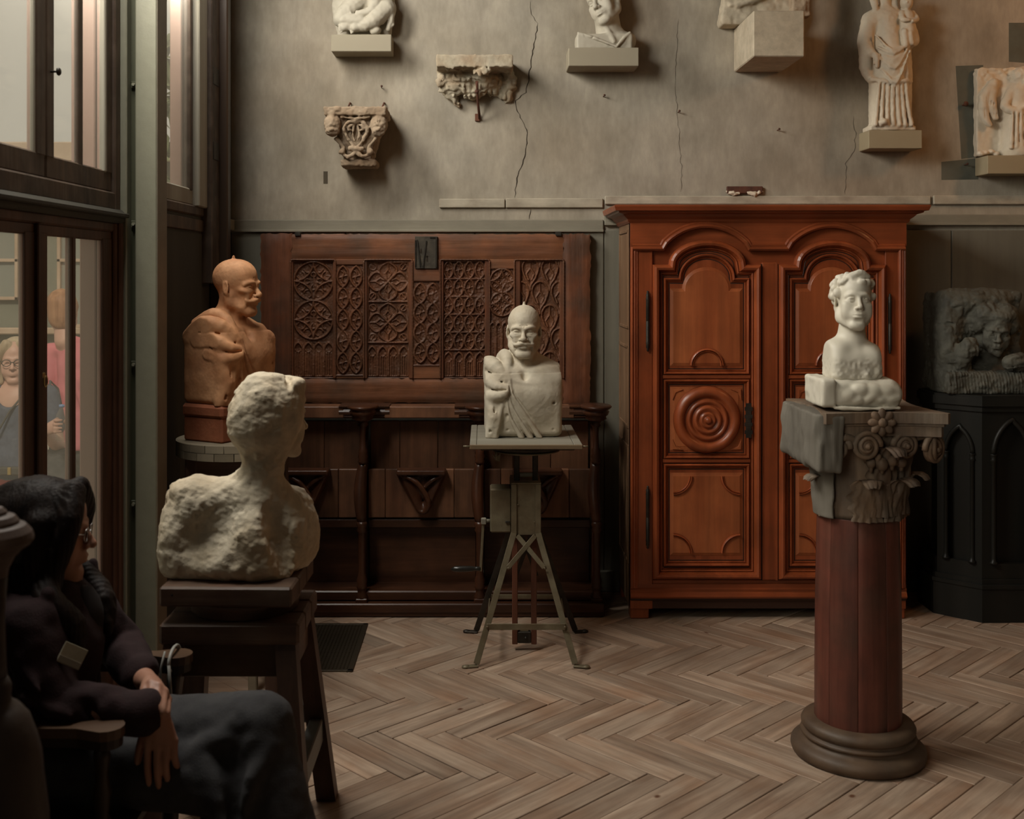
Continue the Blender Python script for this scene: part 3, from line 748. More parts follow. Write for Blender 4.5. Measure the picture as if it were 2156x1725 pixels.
# ---------------------------------------------------------------- parquet: herringbone planks
PL, PW = .4525, .0868
TH = math.radians(46.16)
u = Vector((math.sin(TH), math.cos(TH), 0)); v = Vector((math.cos(TH), -math.sin(TH), 0))
org = Vector((-.2044, 3.945, 0)) - v * PW
variants = []
for k in range(3):
    g_ = (.0007, .0013, .0024)[k]
    mb = MB().box(g_, PL - g_, g_, PW - g_, -.014, 0, .0018)
    me = bpy.data.meshes.new('plank'); me.from_pydata(mb.v, [], mb.f); me.materials.append(M['plank']); variants.append(me)
cand = []
for i in range(-60, 70):
    for j in range(-14, 15):
        for kind in (0, 1):
            o = org + u * (i * PW + j * PL) + v * (i * PW - j * PL)
            if kind == 1: o = org + u * ((i - 1) * PW + j * PL) + v * (i * PW - j * PL)
            c = o + (u * PL / 2 + v * PW / 2 if kind == 0 else v * PL / 2 + u * PW / 2)
            if not (XL - .15 < c.x < XR - .1 and 1.2 < c.y < YW): continue
            cand.append((o, kind, c))
def pxof(c): return CX + FPX * c.x / c.y, CY + FPX * (EYE - 0) / c.y
seen, rest = [], []
for t in cand:
    x, y = pxof(t[2])
    ((seen if (560 < x < 2290 and y < 1840 and t[2].y < 5.5) else rest)).append(t)
seen.sort(key=lambda t: t[2].y)
rest += seen[296:]; seen = seen[:296]
for (o, kind, c) in seen:
    ob = bpy.data.objects.new('plank', variants[rng.choice((0, 0, 1, 1, 2))]); COL.objects.link(ob)
    ob.parent = floor
    ang = math.atan2(u.y, u.x) if kind == 0 else math.atan2(v.y, v.x)
    if kind == 0:      # local x along u, local y must run along v: mirrored, so start from the far corner
        ob.location = o + v * PW; ob.rotation_euler = (rng.uniform(-.004, .004), 0, ang)
    else:
        ob.location = o; ob.rotation_euler = (rng.uniform(-.004, .004), 0, ang)
    ob.location.z = rng.uniform(-.0018, .0006)
mb = MB()
for (o, kind, c) in rest:
    a, b = (u * PL, v * PW) if kind == 0 else (v * PL, u * PW)
    e = (a.normalized() + b.normalized()) * .001
    q = [o + a * s + b * t for s, t in ((.002, .01), (.998, .01), (.998, .99), (.002, .99))]
    n0 = (q[1] - q[0]).cross(q[2] - q[0]).z
    if n0 < 0: q = q[::-1]
    q0 = [p + Vector((0, 0, -.012)) for p in q]
    mb.add(q0 + q, [(4, 5, 6, 7), (0, 1, 5, 4), (1, 2, 6, 5), (2, 3, 7, 6), (3, 0, 4, 7)])
far = link_mesh('parquet_border', mb.v, mb.f, M['plank'], floor); far['kind'] = 'stuff'

# ---------------------------------------------------------------- green steel pillar
Y0 = 4.0
p = Thing('pillar', kind='structure', loc=(-1.24, 4.06, 0))
p.part('flange', MB().box(XL, -1.281, 3.985, 4.12, 0, ZC, .004), M['green_steel'])
p.part('web', MB().box(-1.282, -1.254, 4.035, 4.1, 0, ZC, .001), M['green_dark'])
p.part('face_plate', MB().box(-1.256, -1.178, 4.0, 4.118, 0, ZC, .004), M['green_steel'])
p.part('side_plate', MB().box(-1.181, -1.176, 4.004, 4.122, 0, ZC, .001), M['pillar_edge'])
for yy in (178, 472, 768, 1062):
    z = az(yy, 4.02); x = -1.268
    bp = p.part('bolt_plate', MB().box(x - .011, x + .011, 4.024, 4.036, z - .013, z + .013, .002), M['green_dark'])
    p.part('bolt', MB().cyl((x, 4.026, z), (x, 4.014, z), .0068, .006, 6), M['green_steel'], bp)

# ---------------------------------------------------------------- glazed door and the windows
def glass(name, parent, y0, y1, z0, z1, x=-1.329):
    S(name, MB().box(x - .002, x + .002, y0, y1, z0, z1, 0), M['glass'], parent)
def stile(parent, y0, y1, z0, z1, m_in, name='stile', x0=-1.331, x1=XL, xo=-1.349, pink=True):
    S(name, MB().box(x0, x1, y0, y1, z0, z1, .006), M[m_in], parent)
    if pink: S('outer_bead', MB().box(xo, x0 + .001, y0 + .006, y1 - .006, z0, z1, .004), M['pink_paint'], parent)

w1 = Thing('window_1', kind='structure', loc=(XL, 3.27, 1.87)); W = w1.o
w1.loc = Vector((0, 0, 0)); W.location = (0, 0, 0)
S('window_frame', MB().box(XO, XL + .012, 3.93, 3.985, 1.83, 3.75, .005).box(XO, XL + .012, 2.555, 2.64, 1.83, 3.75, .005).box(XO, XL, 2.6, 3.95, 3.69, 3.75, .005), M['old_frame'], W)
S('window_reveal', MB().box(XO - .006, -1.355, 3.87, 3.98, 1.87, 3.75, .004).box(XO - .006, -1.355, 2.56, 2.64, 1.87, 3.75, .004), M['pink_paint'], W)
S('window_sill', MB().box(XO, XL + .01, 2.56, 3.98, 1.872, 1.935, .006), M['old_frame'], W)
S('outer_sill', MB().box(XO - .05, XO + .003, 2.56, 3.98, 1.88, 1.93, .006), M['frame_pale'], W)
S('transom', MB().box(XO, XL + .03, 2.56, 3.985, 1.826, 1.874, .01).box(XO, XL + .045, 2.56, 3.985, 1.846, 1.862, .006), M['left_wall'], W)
for (a, b) in ((2.64, 3.335), (3.345, 3.93)):
    S('bottom_rail', MB().box(-1.34, XL - .002, a, b, 1.935, 2.008, .008), M['old_frame'], W)
    S('outer_bead', MB().box(-1.36, -1.34, a, b, 1.95, 2.0, .006), M['frame_pale'], W)
    glass('pane', W, a + .05, b - .05, 2.0, 3.7)
stile(W, 3.865, 3.93, 2.0, 3.69, 'old_frame'); stile(W, 2.64, 2.72, 2.0, 3.69, 'old_frame')
stile(W, 3.345, 3.402, 2.0, 3.69, 'old_frame'); stile(W, 3.27, 3.337, 2.0, 3.69, 'old_frame')
S('casement_trim', MB().box(-1.332, XL + .004, 3.845, 3.868, 2.0, 3.69, .004).box(-1.332, XL - .004, 3.258, 3.272, 2.0, 3.69, .003), M['frame_pale'], W)
stile(W, 3.615, 3.655, 2.0, 3.69, 'old_frame', 'muntin', x0=-1.334, x1=-1.318, xo=-1.345)
stile(W, 2.975, 3.015, 2.0, 3.69, 'old_frame', 'muntin', x0=-1.334, x1=-1.318, xo=-1.345)
z = az(152, 3.385)
S('knob', MB().cyl((XL - .002, 3.375, z), (XL + .022, 3.375, z), .004, .003, 8).lathe((XL + .018, 3.375, z), [(0, 0), (.011, .002), (.013, .006), (.009, .011), (0, .012)], 14, axis=(1, 0, 0)), M['iron_dark'], W)

d1 = Thing('door_1', kind='structure', loc=(0, 0, 0)); D = d1.o
S('door_frame', MB().box(XO, XL + .012, 3.925, 3.985, 0, 1.83, .006).box(XO, XL + .024, 3.95, 3.985, 0, 1.83, .006).box(XO, XL + .01, 2.56, 2.64, 0, 1.83, .006).box(XO, XL + .006, 2.6, 3.95, 1.795, 1.83, .006), M['door_wood'], D)
S('outer_jamb', MB().box(XO - .006, -1.345, 3.85, 3.98, 0, 1.83, .004), M['pink_paint'], D)
for (a, b, mu) in ((2.64, 3.262, (2.94, 2.97)), (3.27, 3.93, (3.562, 3.592))):
    S('top_rail', MB().box(-1.335, XL - .002, a, b, 1.762, 1.797, .005), M['door_wood'], D)
    S('outer_bead', MB().box(-1.35, -1.335, a + .01, b - .01, 1.765, 1.795, .004), M['pink_paint'], D)
    S('bottom_panel', MB().box(-1.345, XL - .002, a, b, .02, .5, .006), M['door_wood'], D)
    glass('pane', D, a + .06, b - .06, .49, 1.77)
    stile(D, mu[0], mu[1], .5, 1.77, 'door_wood', 'muntin', x0=-1.334, x1=-1.318, xo=-1.346)
stile(D, 3.185, 3.262, .5, 1.77, 'door_wood', x0=-1.322, xo=-1.338)
stile(D, 3.27, 3.349, .5, 1.77, 'door_wood', x0=-1.322, xo=-1.332)
stile(D, 3.835, 3.93, .5, 1.77, 'door_wood', x0=-1.322, xo=-1.338); stile(D, 2.64, 2.72, .5, 1.77, 'door_wood', x0=-1.322, xo=-1.338)
S('meeting_bead', MB().box(XL - .004, XL + .012, 3.252, 3.285, .02, 1.795, .005), M['door_wood'], D)
z = az(803, 3.31)
S('ring_pull', MB().tube([(XL + .006 + .006, 3.305 + .013 * math.cos(t), z + .016 * math.sin(t)) for t in [i * 2 * math.pi / 14 for i in range(14)]], .0022, 6, True).box(XL - .004, XL + .006, 3.29, 3.32, z + .01, z + .026, .003), M['buckle'], D)

w2 = Thing('window_2', kind='structure', loc=(0, 0, 0)); W = w2.o
S('window_frame', MB().box(XO, XL + .03, 5.02, 5.165, 1.95, 3.75, .005).box(XO, XL + .004, 4.42, 4.50, 1.95, 3.75, .005).box(XO, XL, 4.45, 5.1, 3.66, 3.75, .005), M['frame_pale'], W)
S('window_reveal', MB().box(XO - .006, -1.35, 4.955, 5.10, 1.95, 3.75, .004).box(XO - .006, -1.35, 4.42, 4.47, 1.95, 3.75, .004), M['pink_paint'], W)
S('bottom_rail', MB().box(-1.345, XL - .002, 4.46, 5.03, 1.955, 2.03, .006), M['frame_pale'], W)
S('window_sill', MB().box(XO, XL + .012, 4.42, 5.17, 1.91, 1.955, .006), M['old_frame'], W)
S('casement_trim', MB().box(-1.345, XL + .002, 4.975, 5.012, 2.02, 3.7, .004), M['old_frame'], W)
stile(W, 4.52, 4.555, 2.02, 3.68, 'frame_pale', 'muntin', x0=-1.334, x1=-1.318, xo=-1.345)
glass('pane', W, 4.48, 4.99, 2.0, 3.7)
S('jamb_board', MB().box(XL - .01, XL + .05, 5.17, 5.315, 1.6, 3.75, .005), M['old_frame'], W)
for yy0, yy1 in ((145, 181), (301, 338)):
    S('hinge_plate', MB().box(XL + .048, XL + .054, 5.19, 5.29, az(yy1, 5.25), az(yy0, 5.25), .002), M['iron_dark'], W)
S('rough_plaster_band', MB().box(XL - .004, XL + .01, 4.3, 5.17, 1.84, 1.895, .006), M['old_frame'], W)
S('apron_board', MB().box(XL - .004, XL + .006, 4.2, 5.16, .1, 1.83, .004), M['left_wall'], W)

w3 = Thing('window_3', kind='structure', loc=(0, 0, 0)); W = w3.o
m = MB().box(XO, XL, -1.7, -1.6, .9, 3.9, .005).box(XO, XL, 1.2, 1.3, .9, 3.9, .005).box(XO, XL, -1.7, 1.3, .9, 1.0, .005).box(XO, XL, -1.7, 1.3, 3.8, 3.9, .005).box(XO, XL, -.25, -.15, .9, 3.9, .005)
S('window_frame', m, M['old_frame'], W); glass('pane', W, -1.6, 1.2, 1.0, 3.8)

# ---------------------------------------------------------------- courtyard outside
S('ground', MB().box(-14, XO - .01, -4, 16, -.45, -.28, 0), M['court_ground'])
cb = Thing('garden_building', 'low grey-green building across the courtyard with tan window frames', 'building', (-4.2, 10.2, -.28))
cb.part('wall', MB().box(-9, -1.9, 10.0, 10.3, -.28, 2.78, .01), M['court_wall'])
cb.part('roof', MB().prism([(9.7, 2.78), (12.5, 3.12), (12.5, 3.0), (10.3, 2.7), (9.7, 2.7)], -9.2, -1.7, 'yz'), M['court_roof'])
cb.part('eaves_board', MB().box(-9.2, -1.7, 9.66, 9.71, 2.62, 2.79, .01), M['court_frame'])
for (px0, px1, yt, yb) in ((122, 178, 470, 690), (-70, 40, 470, 632), (196, 260, 470, 690)):
    x0, x1, z0, z1 = ax(px0, 9.98), ax(px1, 9.98), az(yb, 9.98), az(yt, 9.98)
    f = cb.part('window_frame', MB().box(x0, x0 + .03, 9.95, 10, z0, z1).box(x1 - .03, x1, 9.95, 10, z0, z1).box(x0, x1, 9.95, 10, z0, z0 + .03).box(x0, x1, 9.95, 10, z1 - .03, z1).box(x0, x1, 9.95, 10, az(552, 9.98), az(545, 9.98)), M['court_frame'])
    cb.part('pane', MB().box(x0 + .02, x1 - .02, 9.985, 9.995, z0 + .02, z1 - .02, 0), M['court_glass'], f)
cb.part('rail', MB().box(-9, -1.9, 9.9, 9.98, az(704, 9.95), az(690, 9.95), .01), M['court_frame'])
cb.part('plinth', MB().box(-9, -1.9, 9.88, 10, -.28, .55, .01), M['court_roof'])
solo('garden_bench', MB().box(-4.4, -3.2, 8.6, 9.0, .12, .18, .01).box(-4.3, -4.22, 8.65, 8.95, -.28, .12, .01).box(-3.4, -3.32, 8.65, 8.95, -.28, .12, .01).box(-4.4, -3.2, 8.96, 9.02, .3, .62, .01).box(-4.3, -4.24, 8.98, 9.03, .1, .4, .01).box(-3.38, -3.32, 8.98, 9.03, .1, .4, .01), M['court_frame'], 'pale wooden bench in the courtyard before the grey-green building', 'bench')
tr = Thing('garden_shrub', 'yellow-green shrub outside beyond the far upper window', 'shrub', (-2.22, 8.2, -.28))
mb = MB()
for i in range(420):
    a = rng.uniform(0, 6.28); h = rng.uniform(.9, 3.4); r = .34 * math.sqrt(max(.05, 1 - ((h - 2.1) / 1.4) ** 2)) * math.sqrt(rng.random())
    c = Vector((-2.22 + r * math.cos(a), 8.2 + r * math.sin(a), h)); q = Euler((rng.uniform(0, 6), rng.uniform(0, 6), 0)).to_matrix(); l = rng.uniform(.06, .11)
    mb.add([c + q @ Vector(p) for p in ((-l, 0, 0), (0, -l * .45, .01), (l, 0, 0), (0, l * .45, .01))], [(0, 1, 2, 3)])
tr.part('foliage', mb, M['leaf_green'], kind='stuff')
tr.part('stem', MB().cyl((-2.22, 8.2, -.28), (-2.22, 8.2, 2.2), .05, .02, 8), M['old_frame'])
# ---------------------------------------------------------------- carved wardrobe (armoire)
def arch_path(x0, x1, z0, zs, cx, cz, r, rz, sh):
    """Closed outline with shoulders at zs and a round arch on top (counter-clockwise seen from the front)."""
    a = math.degrees(math.acos(min(1, (sh) / r)))
    top = [(x, z) for x, z in arc2(cx, cz, r, 0, 180, 18, rz)]
    return [(x0, z0), (x1, z0), (x1, zs), (cx + r, zs)] + top[1:-1] + [(cx - r, zs), (x0, zs)]
def rect(x0, x1, z0, z1): return [(x0, z0), (x1, z0), (x1, z1), (x0, z1)]
YA = 5.30
def AX(px): return ax(px, YA)
def AZ(py): return az(py, YA)
arm = Thing('armoire', 'carved red-brown wooden two-door wardrobe with arched panels and round bosses', 'wardrobe', (AX(1617), 5.52, 0))
XA0, XA1 = AX(1327), AX(1908); ZB, ZT = AZ(1283), AZ(450)
# carcass
arm.part('side_panel', MB().box(XA0, XA0 + .03, YA + .004, 5.745, ZB, ZT, .003), M['wardrobe_side'], label='left side, greyer brown')
sd = arm.part('side_panel', MB().box(XA1 - .03, XA1, YA + .004, 5.745, ZB, ZT, .003), M['wardrobe_side'])
for z0, z1 in ((.25, .82), (.9, 1.3), (1.38, 1.86)):
    arm.part('side_moulding', MB().box(XA0 - .006, XA0 + .002, YA + .06, YA + .075, z0, z1, .002).box(XA0 - .006, XA0 + .002, 5.69, 5.70, z0, z1, .002).box(XA0 - .006, XA0 + .002, YA + .06, 5.70, z0, z0 + .015, .002).box(XA0 - .006, XA0 + .002, YA + .06, 5.70, z1 - .015, z1, .002), M['wardrobe_side'])
arm.part('back_panel', MB().box(XA0 + .02, XA1 - .02, 5.72, 5.745, ZB, ZT, 0), M['wardrobe_dark'])
arm.part('interior', MB().box(XA0 + .02, XA1 - .02, YA + .045, YA + .055, ZB, ZT, 0), M['wardrobe_dark'])
for px0, px1 in ((1328, 1367), (1880, 1907)):
    arm.part('foot', MB().box(AX(px0), AX(px1), YA + .01, YA + .09, 0, ZB + .01, .004), M['wardrobe'])
arm.part('foot', MB().box(XA0, XA0 + .08, 5.66, 5.74, 0, ZB + .01, .004), M['wardrobe']); arm.part('foot', MB().box(XA1 - .08, XA1, 5.66, 5.74, 0, ZB + .01, .004), M['wardrobe'])
arm.part('skirt', MB().box(AX(1329), AX(1906), YA + .004, YA + .05, ZB, AZ(1261), .004).box(AX(1327), AX(1908), YA - .006, YA + .05, AZ(1265), AZ(1258), .004), M['wardrobe_dark'])
# base moulding: a profile run along the front
def run(name, prof, xa, xb, m, y=YA):
    """Horizontal moulding: profile [(z, projection)], front face of xa..xb."""
    P = [[Vector((x, y - p, z)) for (z, p) in prof] for x in (xa, xb)]
    mb = MB().grid(P, False); k = len(prof)
    mb.add([Vector((xa, y - p, z)) for (z, p) in prof] + [Vector((xa, y + .04, prof[-1][0])), Vector((xa, y + .04, prof[0][0]))], [tuple(range(k + 2))])
    mb.add([Vector((xb, y - p, z)) for (z, p) in prof] + [Vector((xb, y + .04, prof[-1][0])), Vector((xb, y + .04, prof[0][0]))], [tuple(range(k + 2))[::-1]])
    return arm.part(name, mb, m)
run('base_moulding', [(AZ(1259), .012), (AZ(1255), .016), (AZ(1249), .010), (AZ(1246), .004), (AZ(1241), .006), (AZ(1238), .001), (AZ(1230), .0)], XA0, XA1, M['wardrobe_h'])
# cornice: profile swept round three sides
cor = MB(); ring = []
prof = [(AZ(470), .004), (AZ(466), .012), (AZ(462), .014), (AZ(457), .028), (AZ(452), .038), (AZ(449), .060), (AZ(446), .062), (AZ(445), .078), (AZ(437), .084), (AZ(434), .084), (AZ(433), .078)]
for (z, p) in prof:
    ring.append([Vector((XA0 - p, 5.745, z)), Vector((XA0 - p, YA - p, z)), Vector((XA1 + p, YA - p, z)), Vector((XA1 + p, 5.745, z))])
cor.grid(ring, False); k = len(ring) - 1
cor.add(ring[-1], [(0, 1, 2, 3)]); cor.add(ring[0], [(3, 2, 1, 0)])
arm.part('cornice', cor, M['wardrobe_h'])
# face frame: posts and the frieze with its double-arched moulding
for a, b in ((1327, 1374), (1864, 1908)):
    arm.part('post', MB().box(AX(a), AX(b), YA, YA + .045, ZB, AZ(512), .003), M['wardrobe'])
for px in (1336, 1899):
    mm = MB(); x = AX(px)
    mm.grid([[Vector((x + dx, YA - h, z)) for (dx, h) in ((-.02, .0), (-.019, .012), (-.012, .017), (-.004, .010), (.002, .012), (.009, .005), (.013, .007), (.018, .0))] for z in (AZ(1238), AZ(520))], False)
    arm.part('post_moulding', mm, M['wardrobe'])
cL, cR = AX(1485), AX(1750)
def frieze_edge(off=0.0, zf=519):
    """The line of the frieze moulding from left to right."""
    pts = [(AX(1331), AZ(zf))]
    for cx, s0, s1 in ((cL, 1392, 1580), (cR, 1655, 1846)):
        hw = (AX(s1) - AX(s0)) / 2; c = (AX(s0) + AX(s1)) / 2; n = 16
        pts.append((AX(s0), AZ(zf)))
        hz = AZ(zf - 48) - AZ(zf)
        for i in range(n + 1):
            t = -1 + 2 * i / n; xx = .93 * t; Rr = 1.45
            base = AZ(zf) + hz * (.24 + .76 * (math.sqrt(Rr * Rr - t * t) - math.sqrt(Rr * Rr - 1)) / (Rr - math.sqrt(Rr * Rr - 1)))
            pts.append((c + hw * xx, base))
        pts.append((AX(s1), AZ(zf)))
    pts.append((AX(1904), AZ(zf)))
    return pts
fe = frieze_edge()
arm.part('frieze', MB().prism(fe + [(XA1, AZ(519)), (XA1, AZ(462)), (XA0, AZ(462)), (XA0, AZ(519))], YA - .004, YA + .045), M['wardrobe_h'])
fm = MB().sweep(fe, [(-.022, -.002), (-.020, .013), (-.012, .020), (-.004, .016), (-.001, .011), (.006, .012), (.012, .005), (.013, -.002)], YA, closed=False)
arm.part('frieze_moulding', fm, M['wardrobe_h'])
arm.part('top_rail', MB().box(AX(1374), AX(1864), YA + .016, YA + .05, AZ(560), AZ(462), 0), M['wardrobe_h'])
arm.part('bottom_rail', MB().box(AX(1374), AX(1864), YA + .006, YA + .045, AZ(1240), AZ(1222), .003), M['wardrobe_h'])
arm.part('groove_shade', MB().box(AX(1602), AX(1605), YA - .002, YA + .02, AZ(1222), AZ(556), 0).box(AX(1637), AX(1639), YA - .002, YA + .02, AZ(1222), AZ(556), 0), M['groove_shade'])
arm.part('centre_strip', MB().box(AX(1604), AX(1636), YA - .004, YA + .045, AZ(1222), AZ(553), .004).box(AX(1633), AX(1637), YA - .007, YA, AZ(1222), AZ(553), .001), M['wardrobe'])

BOL = [(.0, -.004), (.001, .018), (.006, .032), (.016, .040), (.026, .036), (.033, .019), (.036, .011), (.040, .017), (.044, .014), (.047, .002), (.052, .004), (.053, -.012)]
IN = [(.0, -.004), (.001, .013), (.006, .019), (.012, .014), (.015, .003), (.019, .007), (.024, -.002), (.026, -.010)]
def make_door(xl, xr, lock):
    """xl, xr: outer edges in photo columns."""
    a, b = AX(xl), AX(xr); c = (a + b) / 2 + .002; w = b - a
    d = arm.part('door', MB(), M['wardrobe']) if False else None
    yb = YA + .012
    zt, zb = AZ(557), AZ(1220); zc = AZ(574); R = .222; RZ = AZ(505) - zt
    outer = arch_path(a + .004, b - .004, zb, zt, c, zt, w / 2 * .70, RZ, 0)
    # slab behind everything = the door itself
    door = arm.part('door', MB().prism(outer, yb, YA + .04), M['wardrobe'])
    arm.part('frame_moulding', MB().sweep(outer, BOL, yb, closed=True), M['wardrobe'], door)
    i = .058
    x0, x1 = a + i, b - i; ww = x1 - x0
    p1 = arch_path(x0, x1, AZ(789), AZ(585), c, AZ(585), ww / 2 * .66, AZ(534) - AZ(585), 0)
    p2 = rect(x0, x1, AZ(966), AZ(799)); p3 = rect(x0, x1, AZ(1193), AZ(977))
    arm.part('groove_shade', MB().sweep(outer, [(.0525, .0008), (.0565, .0008)], yb, True), M['groove_shade'], door)  # painted groove shade along the mouldings, nothing is cut here
    for p in (p1, p2, p3):
        arm.part('groove_shade', MB().sweep(p, [(-.0035, .0008), (.0005, .0008)], yb, True).sweep(p, [(.0245, .0008), (.029, .0008)], yb, True), M['groove_shade'], door)
        arm.part('panel_moulding', MB().sweep(p, IN, yb, closed=True), M['wardrobe'], door)
    for zz in (794, 971):
        arm.part('rail_moulding', MB().box(x0 - .006, x1 + .006, yb - .012, yb, AZ(zz + 4), AZ(zz - 4), .004), M['wardrobe_h'], door)
    # raised fields
    def field(poly, h=.006, bev=.014):
        mb = MB().sweep(poly, [(0, -.002), (.002, .001), (bev, h), (bev + .002, h + .0015)], yb, True)
        ins = offset_path(poly, bev + .002, True)
        mb.add([(p[0], yb - h - .0015, p[1]) for p in ins], [tuple(range(len(ins)))])
        return mb
    j = .030
    f1 = arch_path(x0 + j, x1 - j, AZ(772), AZ(607), c, AZ(607), (x1 - x0) * .29, AZ(562) - AZ(607), 0)
    arm.part('panel', field(f1), M['wardrobe_field'], door)
    sc = arc2(c, AZ(770), .072, 0, 180, 16)
    arm.part('half_round', MB().sweep(sc, [(-.010, -.001), (-.008, .008), (-.003, .012), (.001, .002), (.004, .009), (.009, .002)], yb - .0075, closed=False).sweep(sc, [(-.0145, .0002), (-.0115, .0002)], yb - .0078, closed=False), M['wardrobe'], door)
    arm.part('panel', field(rect(x0 + j, x1 - j, AZ(950), AZ(815)), .004, .02), M['wardrobe_field'], door)
    cz = AZ(884); rr = (x1 - x0) / 2 * .80
    pr = [(0, .044), (.008, .044), (.013, .038), (.015, .028), (.018, .026), (.024, .031), (.031, .029), (.034, .018), (.039, .017), (.046, .026), (.054, .026), (.060, .016), (.063, .010), (.068, .012), (.073, .020), (.080, .021), (.087, .014), (.090, .006), (.096, .007), (.101, .020), (.112, .027), (.124, .026), (.134, .018), (.140, .006), (.143, -.004)]
    sc_ = rr / .144
    arm.part('boss', MB().lathe((c, yb, cz), [(r * sc_, h * 1.15 + .004) for r, h in pr][::-1], 48, axis=(0, -1, 0)), M['wardrobe'], door)
    for sx in (-1, 1):
        for sz in (-1, 1):
            ex, ez = c + sx * (x1 - x0) / 2 * .80, cz + sz * (AZ(815) - AZ(950)) / 2 * .94
            tri = [(ex, ez), (ex - sx * .05, ez), (ex - sx * .016, ez - sz * .016), (ex, ez - sz * .05)]
            arm.part('spandrel', MB().prism(tri, yb - .011, yb, b=.003), M['wardrobe_field'], door)
    fx0, fx1, fz0, fz1 = x0 + j, x1 - j, AZ(1172), AZ(996)
    arm.part('panel', field(rect(fx0, fx1, fz0, fz1)), M['wardrobe_field'], door)
    q = .016
    for (ex, ez, a0) in ((fx0 + q, fz0 + q, 0), (fx1 - q, fz0 + q, 90), (fx1 - q, fz1 - q, 180), (fx0 + q, fz1 - q, 270)):
        arm.part('quarter_round', MB().sweep(arc2(ex, ez, .083, a0, a0 + 90, 10), [(-.009, -.001), (-.007, .009), (-.002, .011), (.001, .001), (.004, .008), (.008, -.001)], yb - .0075, closed=False).sweep(arc2(ex, ez, .083, a0, a0 + 90, 10), [(-.012, .0002), (-.0095, .0002)], yb - .0078, closed=False), M['wardrobe'], door)
    if lock:
        x = AX(1574); mb = MB()
        for k in range(9):
            z = AZ(917) + (AZ(852) - AZ(917)) * k / 8; w_ = .013 + .006 * (k % 2)
            mb.box(x - w_, x + w_, yb - .034, yb - .031, z - .009, z + .009, .002)
        mb.cyl((x, yb - .036, AZ(880)), (x, yb - .030, AZ(880)), .006, n=10)
        arm.part('lock_plate', mb, M['iron_dark'], door)
    return door
dl = make_door(1372, 1604, True)
dr = make_door(1637, 1866, False)
# long barrel hinges
def hinge(px, y0, y1, d):
    x = AX(px); z0, z1 = AZ(y1), AZ(y0); L = z1 - z0; r = .0085
    pf = [(.002, 0), (.006, .006), (.004, .012), (.009, .02), (.007, .032), (.010, .04), (r, .046), (r, L / 2 - .002), (r * .8, L / 2), (r, L / 2 + .002), (r, L - .046), (.010, L - .04), (.007, L - .032), (.009, L - .02), (.004, L - .012), (.006, L - .006), (.002, L)]
    arm.part('hinge', MB().lathe((x, YA - .010, z0), pf, 12), M['iron_dark'])
hinge(1363, 612, 740, 0); hinge(1363, 1022, 1155, 0); hinge(1872, 618, 745, 0); hinge(1872, 1030, 1160, 0)

# ---------------------------------------------------------------- bits of wall ironwork, nails
m = MB().box(ax(1529, YW), ax(1604, YW), YW - .022, YW - .002, az(408, YW), az(393, YW), .003)
b_ = Thing('wall_bracket', 'rusty iron bracket plastered to the wall above the wardrobe', 'bracket', (ax(1566, YW), YW - .01, az(412, YW)))
b_.part('plate', m, M['rust'])
for px0, px1 in ((1530, 1558), (1572, 1603)):
    vb = Vol((ax(px0 - 6, YW), YW - .05, az(419, YW)), (ax(px1 + 6, YW), YW + .01, az(398, YW)), .003)
    vb.line([(ax(px0, YW), YW - .012, az(405, YW)), (ax((px0 + px1) / 2, YW), YW - .018, az(409, YW)), (ax(px1, YW), YW - .012, az(404, YW))], [.008, .012, .008], k=.01).noise(.006, 90, 3)
    b_.part('plaster_dab', vb.mesh(), M['white_plaster'])
for i, (px, py, lab) in enumerate([(803, 185, 'rusty nail high on the wall left of the broken plaster ledge'), (1427, 237, 'bent nail beside the thin right-hand wall crack'), (1270, 204, 'small nail under the shelf with the plaster bust'), (2027, 222, 'iron peg by the grey paint patch left of the angel relief'), (2030, 348, 'small nail in the lower grey paint patch'), (1636, 275, 'nail stub between the plaster block and the standing statue')]):
    x, z = ax(px, YW), az(py, YW); r = .004 if i != 3 else .009
    solo('wall_nail', MB().cyl((x, YW + .005, z), (x + .004, YW - .03, z + .004), r * .6, r * .5, 7).lathe((x + .004, YW - .028, z + .004), [(r * .5, 0), (r * 1.5, .001), (r * 1.4, .005), (0, .006)], 9, axis=(0, -1, 0)), M['rust'], lab, 'nail', 'nails in the plaster wall')
# ---------------------------------------------------------------- carved chest front on the wall
YC = 5.70
def KX(px): return ax(px, YC)
def KZ(py): return az(py, YC)
ch = Thing('carved_chest_front', 'old oak chest front carved with gothic tracery, iron lock plate at top', 'chest panel', (KX(896), 5.75, KZ(850)))
def rough_box(x0, x1, y0, y1, z0, z1, seed, amp=.004, nx=40, nz=14):
    """A worn timber: front face as a grid with chipped, wavering edges."""
    r = np.random.RandomState(seed); mb = MB()
    xs = np.linspace(x0, x1, nx); zs = np.linspace(z0, z1, nz); P = []
    for j, z in enumerate(zs):
        row = []
        for i, x in enumerate(xs):
            e = min(min(i, nx - 1 - i) / 2.0, min(j, nz - 1 - j) / 2.0, 1.0)
            row.append(Vector((x + (r.uniform(-amp, amp) if i in (0, nx - 1) else 0), y0 + (1 - e) * .006 + r.uniform(0, amp * .5), z + (r.uniform(-amp, amp) if j in (0, nz - 1) else 0))))
        P.append(row)
    mb.grid(P, True)
    b = [P[0][i] for i in range(nx)] + [P[j][-1] for j in range(1, nz)] + [P[-1][i] for i in range(nx - 2, -1, -1)] + [P[j][0] for j in range(nz - 2, 0, -1)]
    n = len(b); mb.add(b + [Vector((p.x, y1, p.z)) for p in b], [(i, (i + 1) % n, n + (i + 1) % n, n + i) for i in range(n)])
    return mb
ch.part('stile', rough_box(KX(548), KX(613), YC, YW - .012, KZ(846), KZ(492), 1, .005, 12, 50), M['oak_stile'])
